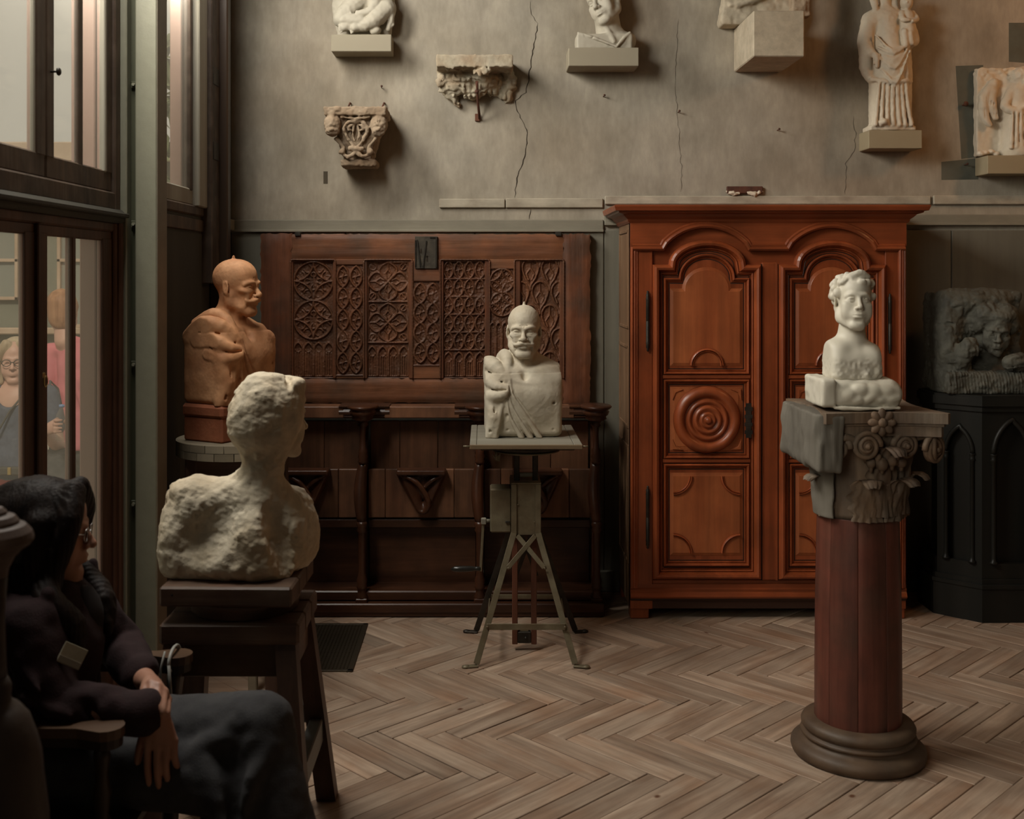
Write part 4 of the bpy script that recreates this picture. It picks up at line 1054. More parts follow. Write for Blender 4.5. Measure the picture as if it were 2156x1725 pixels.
ch.part('stile', rough_box(KX(1186), KX(1243), YC, YW - .012, KZ(856), KZ(493), 2, .005, 12, 50), M['oak_stile'])
ch.part('top_rail', rough_box(KX(612), KX(1187), YC + .003, YW - .012, KZ(548), KZ(493), 3, .003, 70, 12), M['oak_rail'])
ch.part('bottom_rail', rough_box(KX(612), KX(1187), YC + .003, YW - .012, KZ(849), KZ(798), 4, .004, 70, 12), M['oak_rail'])
for px in (627, 1176):
    ch.part('wall_clip', MB().box(KX(px - 6), KX(px + 6), YC - .006, YW - .01, KZ(497), KZ(489), .002), M['iron_dark'])

def seg_dist(gx, gz, polys):
    d = np.full(gx.shape, 9.0)
    for P in polys:
        P = np.asarray(P, float)
        for a, b in zip(P[:-1], P[1:]):
            ba = b - a; L = ba @ ba + 1e-12
            t = np.clip(((gx - a[0]) * ba[0] + (gz - a[1]) * ba[1]) / L, 0, 1)
            d = np.minimum(d, np.hypot(gx - a[0] - t * ba[0], gz - a[1] - t * ba[1]))
    return d
def A2(cx, cz, r, a0, a1, n=10, rz=None): return arc2(cx, cz, r, a0, a1, n, rz)
def lens(cx, cz, w, h, th, cusp=True):
    """A pointed oval of width w, height h turned by th, with an S cusp inside: (main ribs, thin ribs)."""
    R = (w * w / 4 + h * h / 4) / w; al = math.degrees(math.asin(min(1, h / 2 / R)))
    a = A2(w / 2 - R, 0, R, -al, al, 8); b = A2(R - w / 2, 0, R, 180 - al, 180 + al, 8)
    s1 = A2(-w * .22, h * .12, w * .3, -100, 80, 6); s2 = A2(w * .22, -h * .12, w * .3, 80, 260, 6)
    c, s = math.cos(math.radians(th)), math.sin(math.radians(th))
    tf = lambda P: [(cx + x * c - z * s, cz + x * s + z * c) for x, z in P]
    return [tf(a), tf(b)], ([tf(s1), tf(s2)] if cusp else [])
def tracery(kind, w, h):
    big, fine = [], []
    def add(t): big.extend(t[0]); fine.extend(t[1])
    def lancets(n, z1, z0=0.0):
        cw = w / n
        for i in range(n):
            x0 = i * cw; c = x0 + cw / 2; r = cw * .46; hz = min(.055, z1 * .35)
            big.append([(x0 + cw * .06, z0 + .012), (x0 + cw * .06, z1 - hz)] + A2(x0 + cw * .06 + cw * .88, z1 - hz, cw * .88, 180, 122, 5) ); big.append([(x0 + cw * .94, z0 + .012), (x0 + cw * .94, z1 - hz)] + A2(x0 + cw * .06, z1 - hz, cw * .88, 0, 58, 5))
            fine.append([(c, z0 + .012), (c, z1 - hz - .01)]); fine.append(A2(c, z1 - hz + .004, cw * .26, 180, 360, 6)); fine.append([(x0 + cw * .28, z0 + .012), (x0 + cw * .28, z1 - hz - .012)]); fine.append([(x0 + cw * .72, z0 + .012), (x0 + cw * .72, z1 - hz - .012)])
        fine.append([(0, z0 + .01), (w, z0 + .01)])
    if kind == 'stars':          # stacked circles with four-pointed stars
        r = w / 2 * .95; zl = h - 4 * r - .006; n = 2
        if zl < .05: zl = 0; n = int(h / (2 * r))
        for k in range(n):
            cz = h - .004 - r - k * 2 * r
            big.append(A2(w / 2, cz, r, 0, 360, 32))
            for q in range(4):
                t = q * 90
                big.append(A2(w / 2 + r * math.sqrt(2) * math.cos(math.radians(45 + t)), cz + r * math.sqrt(2) * math.sin(math.radians(45 + t)), r, 180 + t, 270 + t, 10))
                for e in (-1, 1):
                    an = math.radians(45 + t); m_ = .66 * r; tx, tz = -math.sin(an), math.cos(an)
                    fine.append(A2(w / 2 + m_ * math.cos(an) + e * tx * r * .25, cz + m_ * math.sin(an) + e * tz * r * .25, r * .2, 45 + t + 60, 45 + t + 300, 8))
                fine.append(A2(w / 2 + .33 * r * math.cos(math.radians(t)), cz + .33 * r * math.sin(math.radians(t)), r * .13, t - 140, t + 140, 7))
        if zl > .05: lancets(4, zl)
    elif kind == 'lens2':
        n = 5; ch_ = (h - .02) / n
        for k in range(n):
            for i in (0, 1): add(lens(w * (.27 + .46 * i), .01 + ch_ * (k + .5), w * .40, ch_ * .98, 0))
    elif kind == 'petals':
        zl = h * .30; s = (h - zl) / 2; W2 = w / 2
        for k in range(2):
            cz = zl + s * (k + .5)
            for t in (0, 90, 180, 270):
                c_, s_ = math.cos(math.radians(t)), math.sin(math.radians(t)); R = s * .47 if t % 180 else W2 * .95
                P = []
                for i in range(17):
                    q = i / 16; rr = R * q; ww = R * .46 * math.sin(math.pi * q ** 1.25) ** .8; P.append((rr, ww))
                for sg in (1, -1): big.append([(W2 + x * c_ - sg * y * s_, cz + x * s_ + sg * y * c_) for x, y in P])
                fine.append([(W2 + x * c_, cz + x * s_) for x in (R * .62, R * .98)]); fine.append([(W2 + x * c_ - y * s_, cz + x * s_ + y * c_) for x, y in ((R * .62, 0), (R * .4, R * .16), (R * .2, R * .06))]); fine.append([(W2 + x * c_ + y * s_, cz + x * s_ - y * c_) for x, y in ((R * .62, 0), (R * .4, R * .16), (R * .2, R * .06))])
            for sx in (0, 1):
                for sz in (0, 1):
                    x0, z0 = W2 + (sx * 2 - 1) * W2 * .92, cz + (sz * 2 - 1) * s * .46
                    fine.append([(x0 - (sx * 2 - 1) * W2 * .12, z0 - (sz * 2 - 1) * s * .05), (x0 - (sx * 2 - 1) * W2 * .26, z0 - (sz * 2 - 1) * s * .15)]); fine.append(A2(x0 - (sx * 2 - 1) * W2 * .2, z0 - (sz * 2 - 1) * s * .1, W2 * .16, 0, 360, 10))
            big.append([(.004, cz - s * .49), (w - .004, cz - s * .49)]); big.append([(.005, cz - s * .49), (.005, cz + s * .49)]); big.append([(w - .005, cz - s * .49), (w - .005, cz + s * .49)])
        big.append([(.004, h - .006), (w - .004, h - .006)]); lancets(4, zl - .004)
    elif kind == 'chain':
        n = 4; ch_ = (h - .03) / n
        for k in range(n):
            for i in (0, 1): add(lens(w * (.27 + .46 * i), .015 + ch_ * (k + .5), w * .44, ch_ * 1.02, 0))
        for i in (0, 1):
            for sg in (-1, 1):
                fine.append([(w * (.27 + .46 * i) + sg * w * .2 * math.sin(math.pi * q / ch_), .015 + q) for q in np.linspace(0, h - .03, 40)])
    elif kind == 'rows':
        zl = h * .24; n = 5; ch_ = (h - zl) / n
        for k in range(n):
            for i in range(4): add(lens(w * (.125 + .25 * i), zl + ch_ * (k + .5), w * .225, ch_ * .98, 0))
            big.append([(0, zl + ch_ * k), (w, zl + ch_ * k)])
        lancets(4, zl - .004)
    elif kind == 'ogee':
        n = 5; ch_ = h / n
        for k in range(-1, n + 1):
            for i in (0, 1, 2):
                cx = w * (.26 + .48 * i) - (w * .24 if k % 2 else 0); cz = ch_ * (k + .55)
                if not (-.05 < cx < w + .05): continue
                r = w * .2
                big.append(A2(cx, cz + ch_ * .15, r, -20, 200, 12, ch_ * .42)); 
                for sg in (-1, 1): big.append([(cx + sg * r * .95, cz + ch_ * .02), (cx + sg * r * .6, cz - ch_ * .3), (cx + sg * .004, cz - ch_ * .55), (cx - sg * .0, cz - ch_ * .8)])
                fine.append([(cx, cz + ch_ * .5), (cx, cz + ch_ * .15)]); fine.append([(cx, cz + ch_ * .15), (cx - r * .5, cz - ch_ * .1), (cx - r * .2, cz - ch_ * .35)]); fine.append([(cx, cz + ch_ * .15), (cx + r * .5, cz - ch_ * .1), (cx + r * .2, cz - ch_ * .35)])
    return big, fine
def carved(px0, px1, py0, py1, kind, seed, sunk=.012):
    x0, x1, z0, z1 = KX(px0), KX(px1), KZ(py1), KZ(py0); w, h = x1 - x0, z1 - z0
    nx, nz = int(w / .0022) + 1, int(h / .0024) + 1
    gx, gz = np.meshgrid(np.linspace(0, w, nx), np.linspace(0, h, nz))
    big, fine = tracery(kind, w, h)
    d1, d2 = seg_dist(gx, gz, big), seg_dist(gx, gz, fine)
    r1 = np.clip(1 - d1 / .0075, 0, 1); r2 = np.clip(1 - d2 / .0052, 0, 1)
    H = np.maximum(r1 ** .6 * .0135, r2 ** .6 * .0085)
    wear = vnoise(gx * 14 + seed * 7.3, gz * 14, gx * 0 + .5, seed); H *= np.clip(1.0 + .45 * wear - .35 * np.clip(-wear - .35, 0, 1) * 3, .12, 1.1)
    H += .0012 * vnoise(gx * 160, gz * 160, gx * 0, seed + 3)
    edge = np.minimum(np.minimum(gx, w - gx), np.minimum(gz, h - gz)); H = np.where(edge < .004, .011, H)
    Y = YC + .004 + sunk - H
    V = np.stack([x0 + gx, Y, z0 + gz], -1).reshape(-1, 3)
    ii = (np.arange(nz - 1)[:, None] * nx + np.arange(nx - 1)[None, :]).ravel()
    Fq = np.stack([ii, ii + 1, ii + nx + 1, ii + nx], 1)
    return ch.part('carved_panel', (V, Fq), M['oak_carved'])
spec = [(616, 702, 550, 797, 'stars', 1, .020), (706, 766, 556, 791, 'lens2', 2, .004), (772, 861, 550, 797, 'petals', 3, .020), (869, 928, 591, 770, 'chain', 4, .004),
        (933, 1022, 550, 797, 'rows', 5, .020), (1031, 1083, 565, 797, 'stars', 6, .004), (1095, 1180, 550, 797, 'ogee', 7, .020)]
for s_ in spec: carved(*s_)
for (a, b, t, bt) in ((701, 707, 548, 798), (765, 773, 548, 798), (861, 869, 548, 798), (927, 934, 548, 798), (1021, 1032, 548, 798), (1083, 1096, 548, 798), (612, 617, 548, 798), (1179, 1187, 548, 798)):
    ch.part('muntin', MB().box(KX(a), KX(b), YC + .002, YW - .014, KZ(bt), KZ(t), .004), M['oak_stile'])
for (a, b, t, bt) in ((706, 766, 546, 557), (706, 766, 790, 798), (868, 928, 546, 592), (868, 928, 769, 798), (1031, 1083, 546, 566)):
    ch.part('plain_block', MB().box(KX(a), KX(b), YC + .003, YW - .014, KZ(bt), KZ(t), .003), M['oak_rail'])
ch.part('backing', MB().box(KX(612), KX(1187), YC + .034, YW - .012, KZ(800), KZ(545), 0), M['oak_stile'])
for a, b in ((612, 706), (766, 868), (927, 1031), (1083, 1187)):
    path = [(KX(a), KZ(797)), (KX(a), KZ(551))] + arc2(KX(a + 4), KZ(551), KX(a + 4) - KX(a), 180, 90, 4) + arc2(KX(b - 4), KZ(551), KX(a + 4) - KX(a), 90, 0, 4) + [(KX(b), KZ(551)), (KX(b), KZ(797))]
    cord = MB(); P = [Vector((x, YC - .001, z)) for x, z in path]; Q = []
    for p, q in zip(P[:-1], P[1:]):
        n = max(1, int((q - p).length / .006))
        Q += [p + (q - p) * i / n for i in range(n)]
    Q.append(P[-1])
    ch.part('cord_moulding', cord.tube(Q, [.0042 + .0014 * (i % 3 == 0) for i in range(len(Q))], 6), M['oak_carved'])
lp = ch.part('lock_plate', MB().box(KX(874), KX(922), YC - .007, YC + .002, KZ(566), KZ(498), .002), M['iron_plate'], label='iron lock plate')
ch.part('hasp', MB().bar((KX(878), YC - .010, KZ(505)), (KX(886), YC - .010, KZ(563)), .008, .006, (0, -1, 0)).bar((KX(898), YC - .010, KZ(507)), (KX(891), YC - .010, KZ(563)), .007, .006, (0, -1, 0)).bar((KX(884), YC - .010, KZ(563)), (KX(893), YC - .010, KZ(563)), .012, .006, (0, -1, 0)), M['iron_dark'], lp)
ch.part('rim_bar', MB().bar((KX(919), YC - .011, KZ(500)), (KX(919), YC - .011, KZ(564)), .008, .008, (0, -1, 0)).bar((KX(905), YC - .011, KZ(500)), (KX(921), YC - .011, KZ(500)), .006, .006, (0, -1, 0)), M['iron_dark'], lp)
ch.part('rim_bar', MB().bar((KX(875), YC - .010, KZ(506)), (KX(875), YC - .010, KZ(562)), .006, .006, (0, -1, 0)), M['iron_dark'], lp)
ch.part('keyhole', MB().box(KX(898), KX(901), YC - .0085, YC - .006, KZ(551), KZ(540), 0).cyl((KX(899.5), YC - .0085, KZ(540)), (KX(899.5), YC - .006, KZ(540)), .005, n=10), M['crack'], lp)
ch.part('slot', MB().box(KX(885), KX(888), YC - .0085, YC - .006, KZ(533), KZ(524), 0), M['crack'], lp)

# ---------------------------------------------------------------- choir stalls
YS = 5.36
def SX(px, d=YS): return ax(px, d)
def SZ(py, d=YS): return az(py, d)
st = Thing('choir_stall', 'dark oak choir stall row with turned arm posts and tip-up seats', 'choir stall', (SX(900), 5.5, 0))
xs0, xs1 = -1.15, SX(1268)
posts = [SX(510), SX(760), SX(1010), SX(1258)]
st.part('base_board', MB().box(xs0, SX(1272), 5.33, 5.75, 0, SZ(1276, 5.33), .006), M['stall_h'])
st.part('base_rail', MB().box(xs0, SX(1271), 5.322, 5.345, SZ(1291, 5.33), SZ(1271, 5.33), .008), M['stall_h'])
st.part('foot_sill', MB().box(xs0, SX(1266), 5.40, 5.75, SZ(1275, 5.33), SZ(1245, 5.4), .006), M['stall_h'])
for i in range(3):
    a, b = posts[i] + .02, posts[i + 1] - .02
    st.part('lower_panel', MB().box(a, b, 5.56, 5.58, SZ(1250, 5.5), SZ(1112, 5.5), .003), M['stall_h'])
    st.part('seat_rail', MB().box(a, b, 5.50, 5.56, SZ(1112, 5.5), SZ(1094, 5.5), .004), M['stall_h'])
    # tip-up seat made of three boards
    seat_z0, seat_z1 = SZ(1090, 5.5), SZ(988, 5.5)
    xs = [a, a + (b - a) * .16, a + (b - a) * .80, b]
    for k in range(3):
        st.part('seat_board', MB().box(xs[k] + .001, xs[k + 1] - .001, 5.495, 5.525, seat_z0, seat_z1, .003), M['stall_board'])
    xs = [a, a + (b - a) * .28, a + (b - a) * .64, b]
    for k in range(3):
        st.part('back_board', MB().box(xs[k] + .001, xs[k + 1] - .001, 5.60, 5.62, SZ(1000, 5.6), SZ(886, 5.6), .003), M['stall_board'])
    # misericord carving under the seat
    cx = (a + b) / 2; w = .115
    zt, zb = SZ(990, 5.45), SZ(1082, 5.48); hh = zt - zb
    mc = Vol((cx - .14, 5.38, zb - .03), (cx + .14, 5.52, zt + .03), .004)
    mc.rbox((cx, 5.455, zt - .008), (w + .005, .045, .012), .006)
    mc.cap((cx - w * .85, 5.47, zt - .02), (cx - .005, 5.46, zb + .03), .026, .022, k=.012).cap((cx + w * .85, 5.47, zt - .02), (cx + .02, 5.46, zb + .03), .024, .022, k=.012)
    mc.ell((cx, 5.48, zt - hh * .35), (w * .72, .03, hh * .32), k=.02)
    mc.line([(cx - w * .9, 5.44, zt - .022), (cx - w * .2, 5.425, zt - .055), (cx + .035, 5.425, zb + .075), (cx + .02, 5.44, zb + .02), (cx - .01, 5.445, zb + .02), (cx - .012, 5.45, zb + .045)], [.008, .013, .014, .012, .009, .006], k=.005)
    mc.line([(cx + w * .9, 5.44, zt - .022), (cx + .05, 5.435, zt - .05), (cx - .0, 5.44, zt - .10)], [.008, .011, .008], k=.005)
    mc.line([(cx - w * .8, 5.45, zt - .04), (cx - .04, 5.445, zb + .08), (cx - .02, 5.45, zb + .03)], [.006, .008, .008], k=.004)
    mc.line([(cx + w * .8, 5.45, zt - .045), (cx + .05, 5.447, zb + .08), (cx + .03, 5.45, zb + .03)], [.006, .009, .009], k=.004)
    mc.cut((0, 5.497, 0), (0, 1, 0))
    st.part('misericord', mc.mesh(), M['stall'])
# curved top rail with mouldings and swollen caps over the posts
def rail_run(xa, xb, z0, z1, bulge=0.0):
    pf = [(z0, .0), (z0 + .008, .012), (z0 + .016, .010), (z0 + .020, .018), (z0 + .034, .022), (z1 - .016, .014), (z1 - .012, .022), (z1 - .004, .026), (z1, .018), (z1 + .001, -.10)]
    return MB().grid([[Vector((x, 5.53 - p - bulge, z)) for (z, p) in pf] for x in (xa, xb)], False)
for i in range(3):
    a, b = posts[i], posts[i + 1]
    st.part('top_rail', MB().box(a + .10, b - .10, 5.50, 5.62, SZ(889), SZ(864), .004), M['stall_board'])
    for xa, xb in ((a + .02, a + .125), (b - .125, b - .02)):
        rb = rail_run(xa, xb, SZ(890), SZ(862), .012); st.part('rail_moulding', rb, M['stall_h'])
st.part('top_shelf', MB().box(xs0, SX(1268), 5.53, 5.685, SZ(874), SZ(866), .004), M['stall_h'])
for i, x in enumerate(posts):
    z0 = SZ(1278, 5.33)
    cap_ = MB(); pr = [(.0, SZ(892)), (.03, SZ(891)), (.052, SZ(886)), (.050, SZ(880)), (.060, SZ(877)), (.066, SZ(870)), (.058, SZ(867)), (.070, SZ(864)), (.078, SZ(860)), (.072, SZ(857)), (0, SZ(856))]
    cap_.lathe((x, 5.44, 0), pr, 20, sx=1.0, sy=1.35)
    post = st.part('arm_cap', cap_, M['stall'])
    zz = lambda py: az(py, 5.40)
    # end panel behind the post
    st.part('partition', MB().box(x - .014, x + .014, 5.46, 5.69, z0, SZ(1000), .004).prism([(5.46, SZ(1000)), (5.69, SZ(1000)), (5.69, SZ(890)), (5.60, SZ(890)), (5.56, SZ(930)), (5.50, SZ(965))], x - .014, x + .014, 'yz'), M['stall'])
    lower = [(.026, zz(1262)), (.030, zz(1256)), (.020, zz(1248)), (.022, zz(1240)), (.027, zz(1236)), (.022, zz(1232)), (.026, zz(1222)), (.020, zz(1214)), (.017, zz(1205)), (.018, zz(1150)), (.019, zz(1122)), (.026, zz(1116)), (.021, zz(1111)), (.028, zz(1104)), (.022, zz(1098))]
    st.part('turned_post', MB().box(x - .028, x + .028, 5.37, 5.43, z0 - .01, zz(1258), .004).lathe((x, 5.40, 0), lower, 16), M['stall'])
    sc = []
    for k in range(13):
        t = k / 12; sc.append(Vector((x - .012 * math.sin(t * math.pi) , 5.40 + .05 * (3 * t * t - 2 * t ** 3), zz(1100) + (zz(978) - zz(1100)) * t)))
    st.part('scroll_post', MB().tube(sc, [.022 + .008 * math.sin(math.pi * k / 12) for k in range(13)], 10), M['stall'])
    up = [(.018, zz(980)), (.025, zz(974)), (.020, zz(970)), (.026, zz(964)), (.020, zz(957)), (.023, zz(951)), (.015, zz(945)), (.0135, zz(915)), (.016, zz(902)), (.026, zz(897)), (.022, zz(893)), (.03, zz(889))]
    st.part('colonnette', MB().lathe((x, 5.44, 0), up, 14), M['stall'])
# ---------------------------------------------------------------- heads and busts (modelled as distance fields)
def head(v, f, old=False, cheeks=1.0, nose=1.0, mouth=True, ears=True, neck=True, neck_len=.13, closed=False, jaw=1.0, chin=1.0, browk=1.0):
    """A head, face towards local -y, z up, about 0.235 tall (crown +.118, chin -.118)."""
    v.ell((0, .014, .036), (.0745, .096, .082), f=f, k=.0)
    v.ell((0, -.018, .045), (.064, .070, .066), f=f, k=.02)                      # forehead
    v.ell((0, -.034, -.035), (.058, .058, .080), f=f, k=.025)                    # face mass
    for s in (-1, 1):
        v.cap((s * .058, .004, -.045), (s * .052, -.006, -.070), .016, .015, f=f, k=.03)   # jaw angle
        v.cap((s * .052, -.008, -.068), (s * .018 * jaw, -.074, -.104), .017, .015, f=f, k=.025)
        v.ell((s * .044, -.062, -.018), (.022, .020, .015), f=f, k=.018)         # cheekbone
        if cheeks: v.ell((s * .040, -.064, -.050), (.024 * cheeks, .018, .026), f=f, k=.025)
    v.ell((0, -.077, -.101), (.022 * chin, .018, .016 * chin), f=f, k=.022)      # chin
    v.line([(-.050, -.066, .014), (-.030, -.085, .023), (0, -.090, .017), (.030, -.085, .023), (.050, -.066, .014)], [.007, .009 * browk, .008 * browk, .009 * browk, .007], f=f, k=.014)
    for s in (-1, 1):
        v.ell((s * .031, -.101, .001), (.021, .016, .0135), f=f, op='s', k=.012)  # socket
        v.ell((s * .031, -.0735, .002), (.0135, .0135, .0125), f=f, k=.003)       # eyeball
        up = [(s * (.031 - .0165), -.0800, -.0005), (s * (.031 - .007), -.0875, .0068 if not closed else .001), (s * (.031 + .005), -.0872, .0072 if not closed else .001), (s * (.031 + .0165), -.0755, .0005)]
        v.line(up, [.0022, .0030, .0030, .0022], f=f, k=.003)
        lo = [(s * (.031 - .0165), -.0800, -.001), (s * (.031 - .006), -.0868, -.0060), (s * (.031 + .006), -.0860, -.0062), (s * (.031 + .0165), -.0755, -.0005)]
        v.line(lo, [.0018, .0022, .0022, .0018], f=f, k=.003)
    n = nose
    v.line([(0, -.087, .014), (0, -.0975, -.004), (0, -.110 * (1 + .03 * (n - 1)), -.026)], [.0075, .0080, .0105 * n], f=f, k=.010)
    v.ell((0, -.113, -.030), (.0115 * n, .0105, .0098), f=f, k=.006)
    for s in (-1, 1):
        v.ell((s * .0125 * n, -.0995, -.034), (.0085, .0095, .0075), f=f, k=.005)
        v.ell((s * .006, -.108, -.0405), (.0036, .0055, .0028), f=f, op='s', k=.003)
    if mouth:
        v.ell((0, -.082, -.062), (.030, .019, .022), f=f, k=.016)
        v.line([(-.0245, -.0905, -.0640), (-.010, -.1000, -.0592), (0, -.1010, -.0606), (.010, -.1000, -.0592), (.0245, -.0905, -.0640)], [.0024, .0048, .0044, .0048, .0024], f=f, k=.005)
        v.line([(-.0215, -.0910, -.0668), (-.009, -.0985, -.0712), (.009, -.0985, -.0712), (.0215, -.0910, -.0668)], [.0028, .0056, .0056, .0028], f=f, k=.005)
        v.line([(-.026, -.0925, -.0650), (-.012, -.1035, -.0645), (0, -.1045, -.0655), (.012, -.1035, -.0645), (.026, -.0925, -.0650)], .0014, op='s', f=f, k=.003)
        v.ell((0, -.0985, -.0845), (.016, .008, .006), f=f, op='s', k=.01)
    if ears:
        for s in (-1, 1):
            R = rotm(-12, 0, s * 22)
            v.ell((s * .0755, .010, -.006), (.0065, .0185, .0310), R=R, f=f, k=.006)
            v.ell((s * .0815, .006, -.004), (.0045, .0105, .0190), R=R, f=f, op='s', k=.005)
            v.ell((s * .0765, .004, -.012), (.005, .005, .006), f=f, k=.004)
            v.ell((s * .0725, .0, -.034), (.006, .008, .009), f=f, k=.006)
    if neck:
        v.cap((0, .018, -.055), (0, .030, -.055 - neck_len), .053, .060, f=f, k=.03)
def old_man(v, f):
    head(v, f, old=True, cheeks=.55, nose=1.22, mouth=True, jaw=1.0, chin=1.05, browk=1.15)
    for s in (-1, 1):
        v.ell((s * .068, -.056, -.052), (.018, .028, .026), op='s', f=f, k=.022)                 # hollow cheeks
        v.line([(s * .019, -.095, -.036), (s * .034, -.085, -.052), (s * .038, -.076, -.074)], .0022, op='s', f=f, k=.006)
        v.line([(s * .018, -.087, -.012), (s * .030, -.086, -.0165), (s * .045, -.074, -.010)], .0026, f=f, k=.012)      # eye bags
        v.line([(s * .010, -.0915, .016), (s * .026, -.0945, .0235), (s * .044, -.080, .0205), (s * .054, -.066, .010)], [.004, .0048, .0042, .0025], f=f, k=.008)   # bushy brows
        # moustache
        v.line([(s * .002, -.1065, -.0480), (s * .013, -.1050, -.0515), (s * .026, -.0965, -.0560), (s * .038, -.0850, -.0585), (s * .047, -.0770, -.0560), (s * .051, -.0740, -.0510)], [.0070, .0090, .0080, .0062, .0042, .0022], f=f, k=.005)
        v.line([(s * .030, -.086, -.068), (s * .036, -.074, -.088)], [.002, .003], op='s', f=f, k=.006)
    for i, z in enumerate((.034, .046, .058)):
        v.line([(-.040, -.070 + i * .005, z), (-.015, -.0905 + i * .008, z - .004), (0, -.093 + i * .009, z - .002), (.015, -.0905 + i * .008, z - .004), (.040, -.070 + i * .005, z)], .0011, op='s', f=f, k=.004)
    for s in (-1, 1): v.line([(s * .005, -.096, .014), (s * .006, -.094, .030)], .0014, op='s', f=f, k=.004)
    v.ell((0, -.080, -.106), (.028, .017, .017), f=f, k=.014)                                    # goatee
    for s in (-1, 1): v.cap((s * .044, -.022, -.072), (s * .020, -.068, -.106), .013, .014, f=f, k=.02)
    v.cap((0, .022, .112), (0, .022, .1275), .0075, .0058, f=f, k=.004)                          # pointing knob
    for s in (-1, 1):
        v.cap((s * .030, -.035, -.105), (s * .012, -.020, -.175), .012, .014, f=f, k=.02)        # neck tendons
    v.ell((0, -.045, -.150), (.013, .012, .018), f=f, k=.015)
def hair_mask(f, z0, slope):
    Ri = f.R.T
    def m(x, y, z):
        lx = (Ri[0, 0] * (x - f.t[0]) + Ri[0, 1] * (y - f.t[1]) + Ri[0, 2] * (z - f.t[2])) / f.s
        ly = (Ri[1, 0] * (x - f.t[0]) + Ri[1, 1] * (y - f.t[1]) + Ri[1, 2] * (z - f.t[2])) / f.s
        lz = (Ri[2, 0] * (x - f.t[0]) + Ri[2, 1] * (y - f.t[1]) + Ri[2, 2] * (z - f.t[2])) / f.s
        return np.clip((lz - (z0 - slope * (ly + .06))) / .006, 0, 1) * (lz < .2)
    return m
def man_bust(origin, yaw, head_yaw, res=.0032, s=1.0):
    """Herm bust of the moustached man: cut-off arms, cloak gathered on his right shoulder. Front towards -y before yaw."""
    B = Frame(origin, rotm(0, 0, yaw), s)
    W = .168
    lim = np.array([.24, .24, 0]) * s
    v = Vol(np.array(origin) - lim - [0, 0, .01], np.array(origin) + lim + np.array([0, 0, .60 * s]), res)
    v.fr = B
    v.rbox((0, .005, .135), (W, .105, .135), .03)
    v.ell((0, -.012, .165), (.185, .118, .155), k=.04)                     # chest
    for sx in (-1, 1):
        v.ell((sx * .068, -.086, .195), (.078, .040, .052), k=.03)        # pectorals
        v.cap((sx * .04, .03, .325), (sx * .15, .02, .272), .046, .046, k=.05)   # trapezius / shoulder
        v.line([(sx * .014, -.078, .272), (sx * .07, -.074, .290), (sx * .145, -.03, .296)], [.009, .010, .009], k=.014)  # collar bones
    v.ell((0, .035, .29), (.09, .07, .06), k=.05)
    for sx in (-1, 1): v.ell((sx * .095, -.022, .262), (.090, .082, .046), R=rotm(0, sx * 14, 0), k=.04)
    v.ell((0, -.100, .275), (.012, .018, .026), op='s', k=.02)
    v.cut((-W, 0, 0), (-1, 0, 0), .006); v.cut((W, 0, 0), (1, 0, 0), .006); v.cut((0, 0, 0), (0, 0, -1)); v.cut((0, .10, 0), (0, 1, 0), .006)
    # cloak over his right shoulder (-x): a bunched roll, then long folds to the middle of the base
    v.line([(-.145, .075, .27), (-.150, .0, .312), (-.125, -.06, .305), (-.080, -.10, .255)], [.034, .040, .034, .020], k=.014)
    v.line([(-.095, .09, .315), (-.080, .02, .350), (-.072, -.045, .330), (-.074, -.095, .270)], [.026, .030, .026, .014], k=.008)
    v.line([(-.160, .03, .25), (-.158, -.06, .255), (-.122, -.108, .225), (-.076, -.120, .222)], [.026, .030, .024, .012], k=.006)
    v.line([(-.160, -.03, .20), (-.140, -.100, .185), (-.092, -.124, .195), (-.072, -.120, .225)], [.022, .026, .022, .010], k=.006)
    v.line([(-.120, .04, .325), (-.128, -.03, .330), (-.105, -.078, .300)], .004, op='s', k=.006)
    v.line([(-.165, .01, .285), (-.150, -.070, .282), (-.100, -.112, .245)], .0045, op='s', k=.006)
    v.line([(-.165, -.05, .228), (-.135, -.118, .212), (-.085, -.135, .212)], .004, op='s', k=.006)
    for (x0, z0, xm, x1, r) in [(-.066, .255, -.02, .066, .011), (-.072, .240, -.042, .026, .0115), (-.078, .215, -.060, -.012, .0115)]:
        v.line([(x0, -.112, z0), (x0 * .85 + xm * .15, -.120, z0 - .05), (xm, -.117, z0 - .12), (x1, -.104, .0)], [r * .7, r, r, r * 1.15], k=.006)
    for (x0, z0, xm, x1) in [(-.058, .255, .0, .088), (-.069, .238, -.030, .045), (-.076, .215, -.050, .006), (-.085, .19, -.074, -.045)]:
        v.line([(x0, -.128, z0), (x0 * .8 + xm * .2, -.130, z0 - .06), (xm, -.124, z0 - .13), (x1, -.112, .0)], [.0025, .0045, .005, .005], op='s', k=.006)
    v.line([(-.150, -.085, .175), (-.135, -.105, .09), (-.150, -.085, .0)], [.020, .026, .022], k=.02)
    v.line([(-.10, -.112, .145), (-.118, -.112, .06), (-.128, -.10, .0)], [.010, .013, .014], k=.010)
    v.line([(-.075, -.114, .10), (-.10, -.118, .05), (-.112, -.116, .02)], .005, op='s', k=.010)
    v.line([(-.125, -.124, .15), (-.142, -.112, .08), (-.150, -.11, .03)], .004, op='s', k=.010)
    for (x, z) in ((.128, .152), (.126, .035), (-.075, .035)): v.ell((x, -.115, z), (.007, .02, .006), op='s', k=.006)
    hf = B.sub((.004, -.026, .466), rotm(4, 0, head_yaw), .935, 1.02)
    old_man(v, hf)
    v.cut((0, 0, 0), (0, 0, -1)); v.cut((-W - .004, 0, 0), (-1, 0, 0), .004); v.cut((W, 0, 0), (1, 0, 0), .004)
    v.wave(.0009, lambda x, y, z: np.sin(x * 900) * np.sin(y * 800 + 1) * np.sin(z * 700), hair_mask(hf, .066, .55))
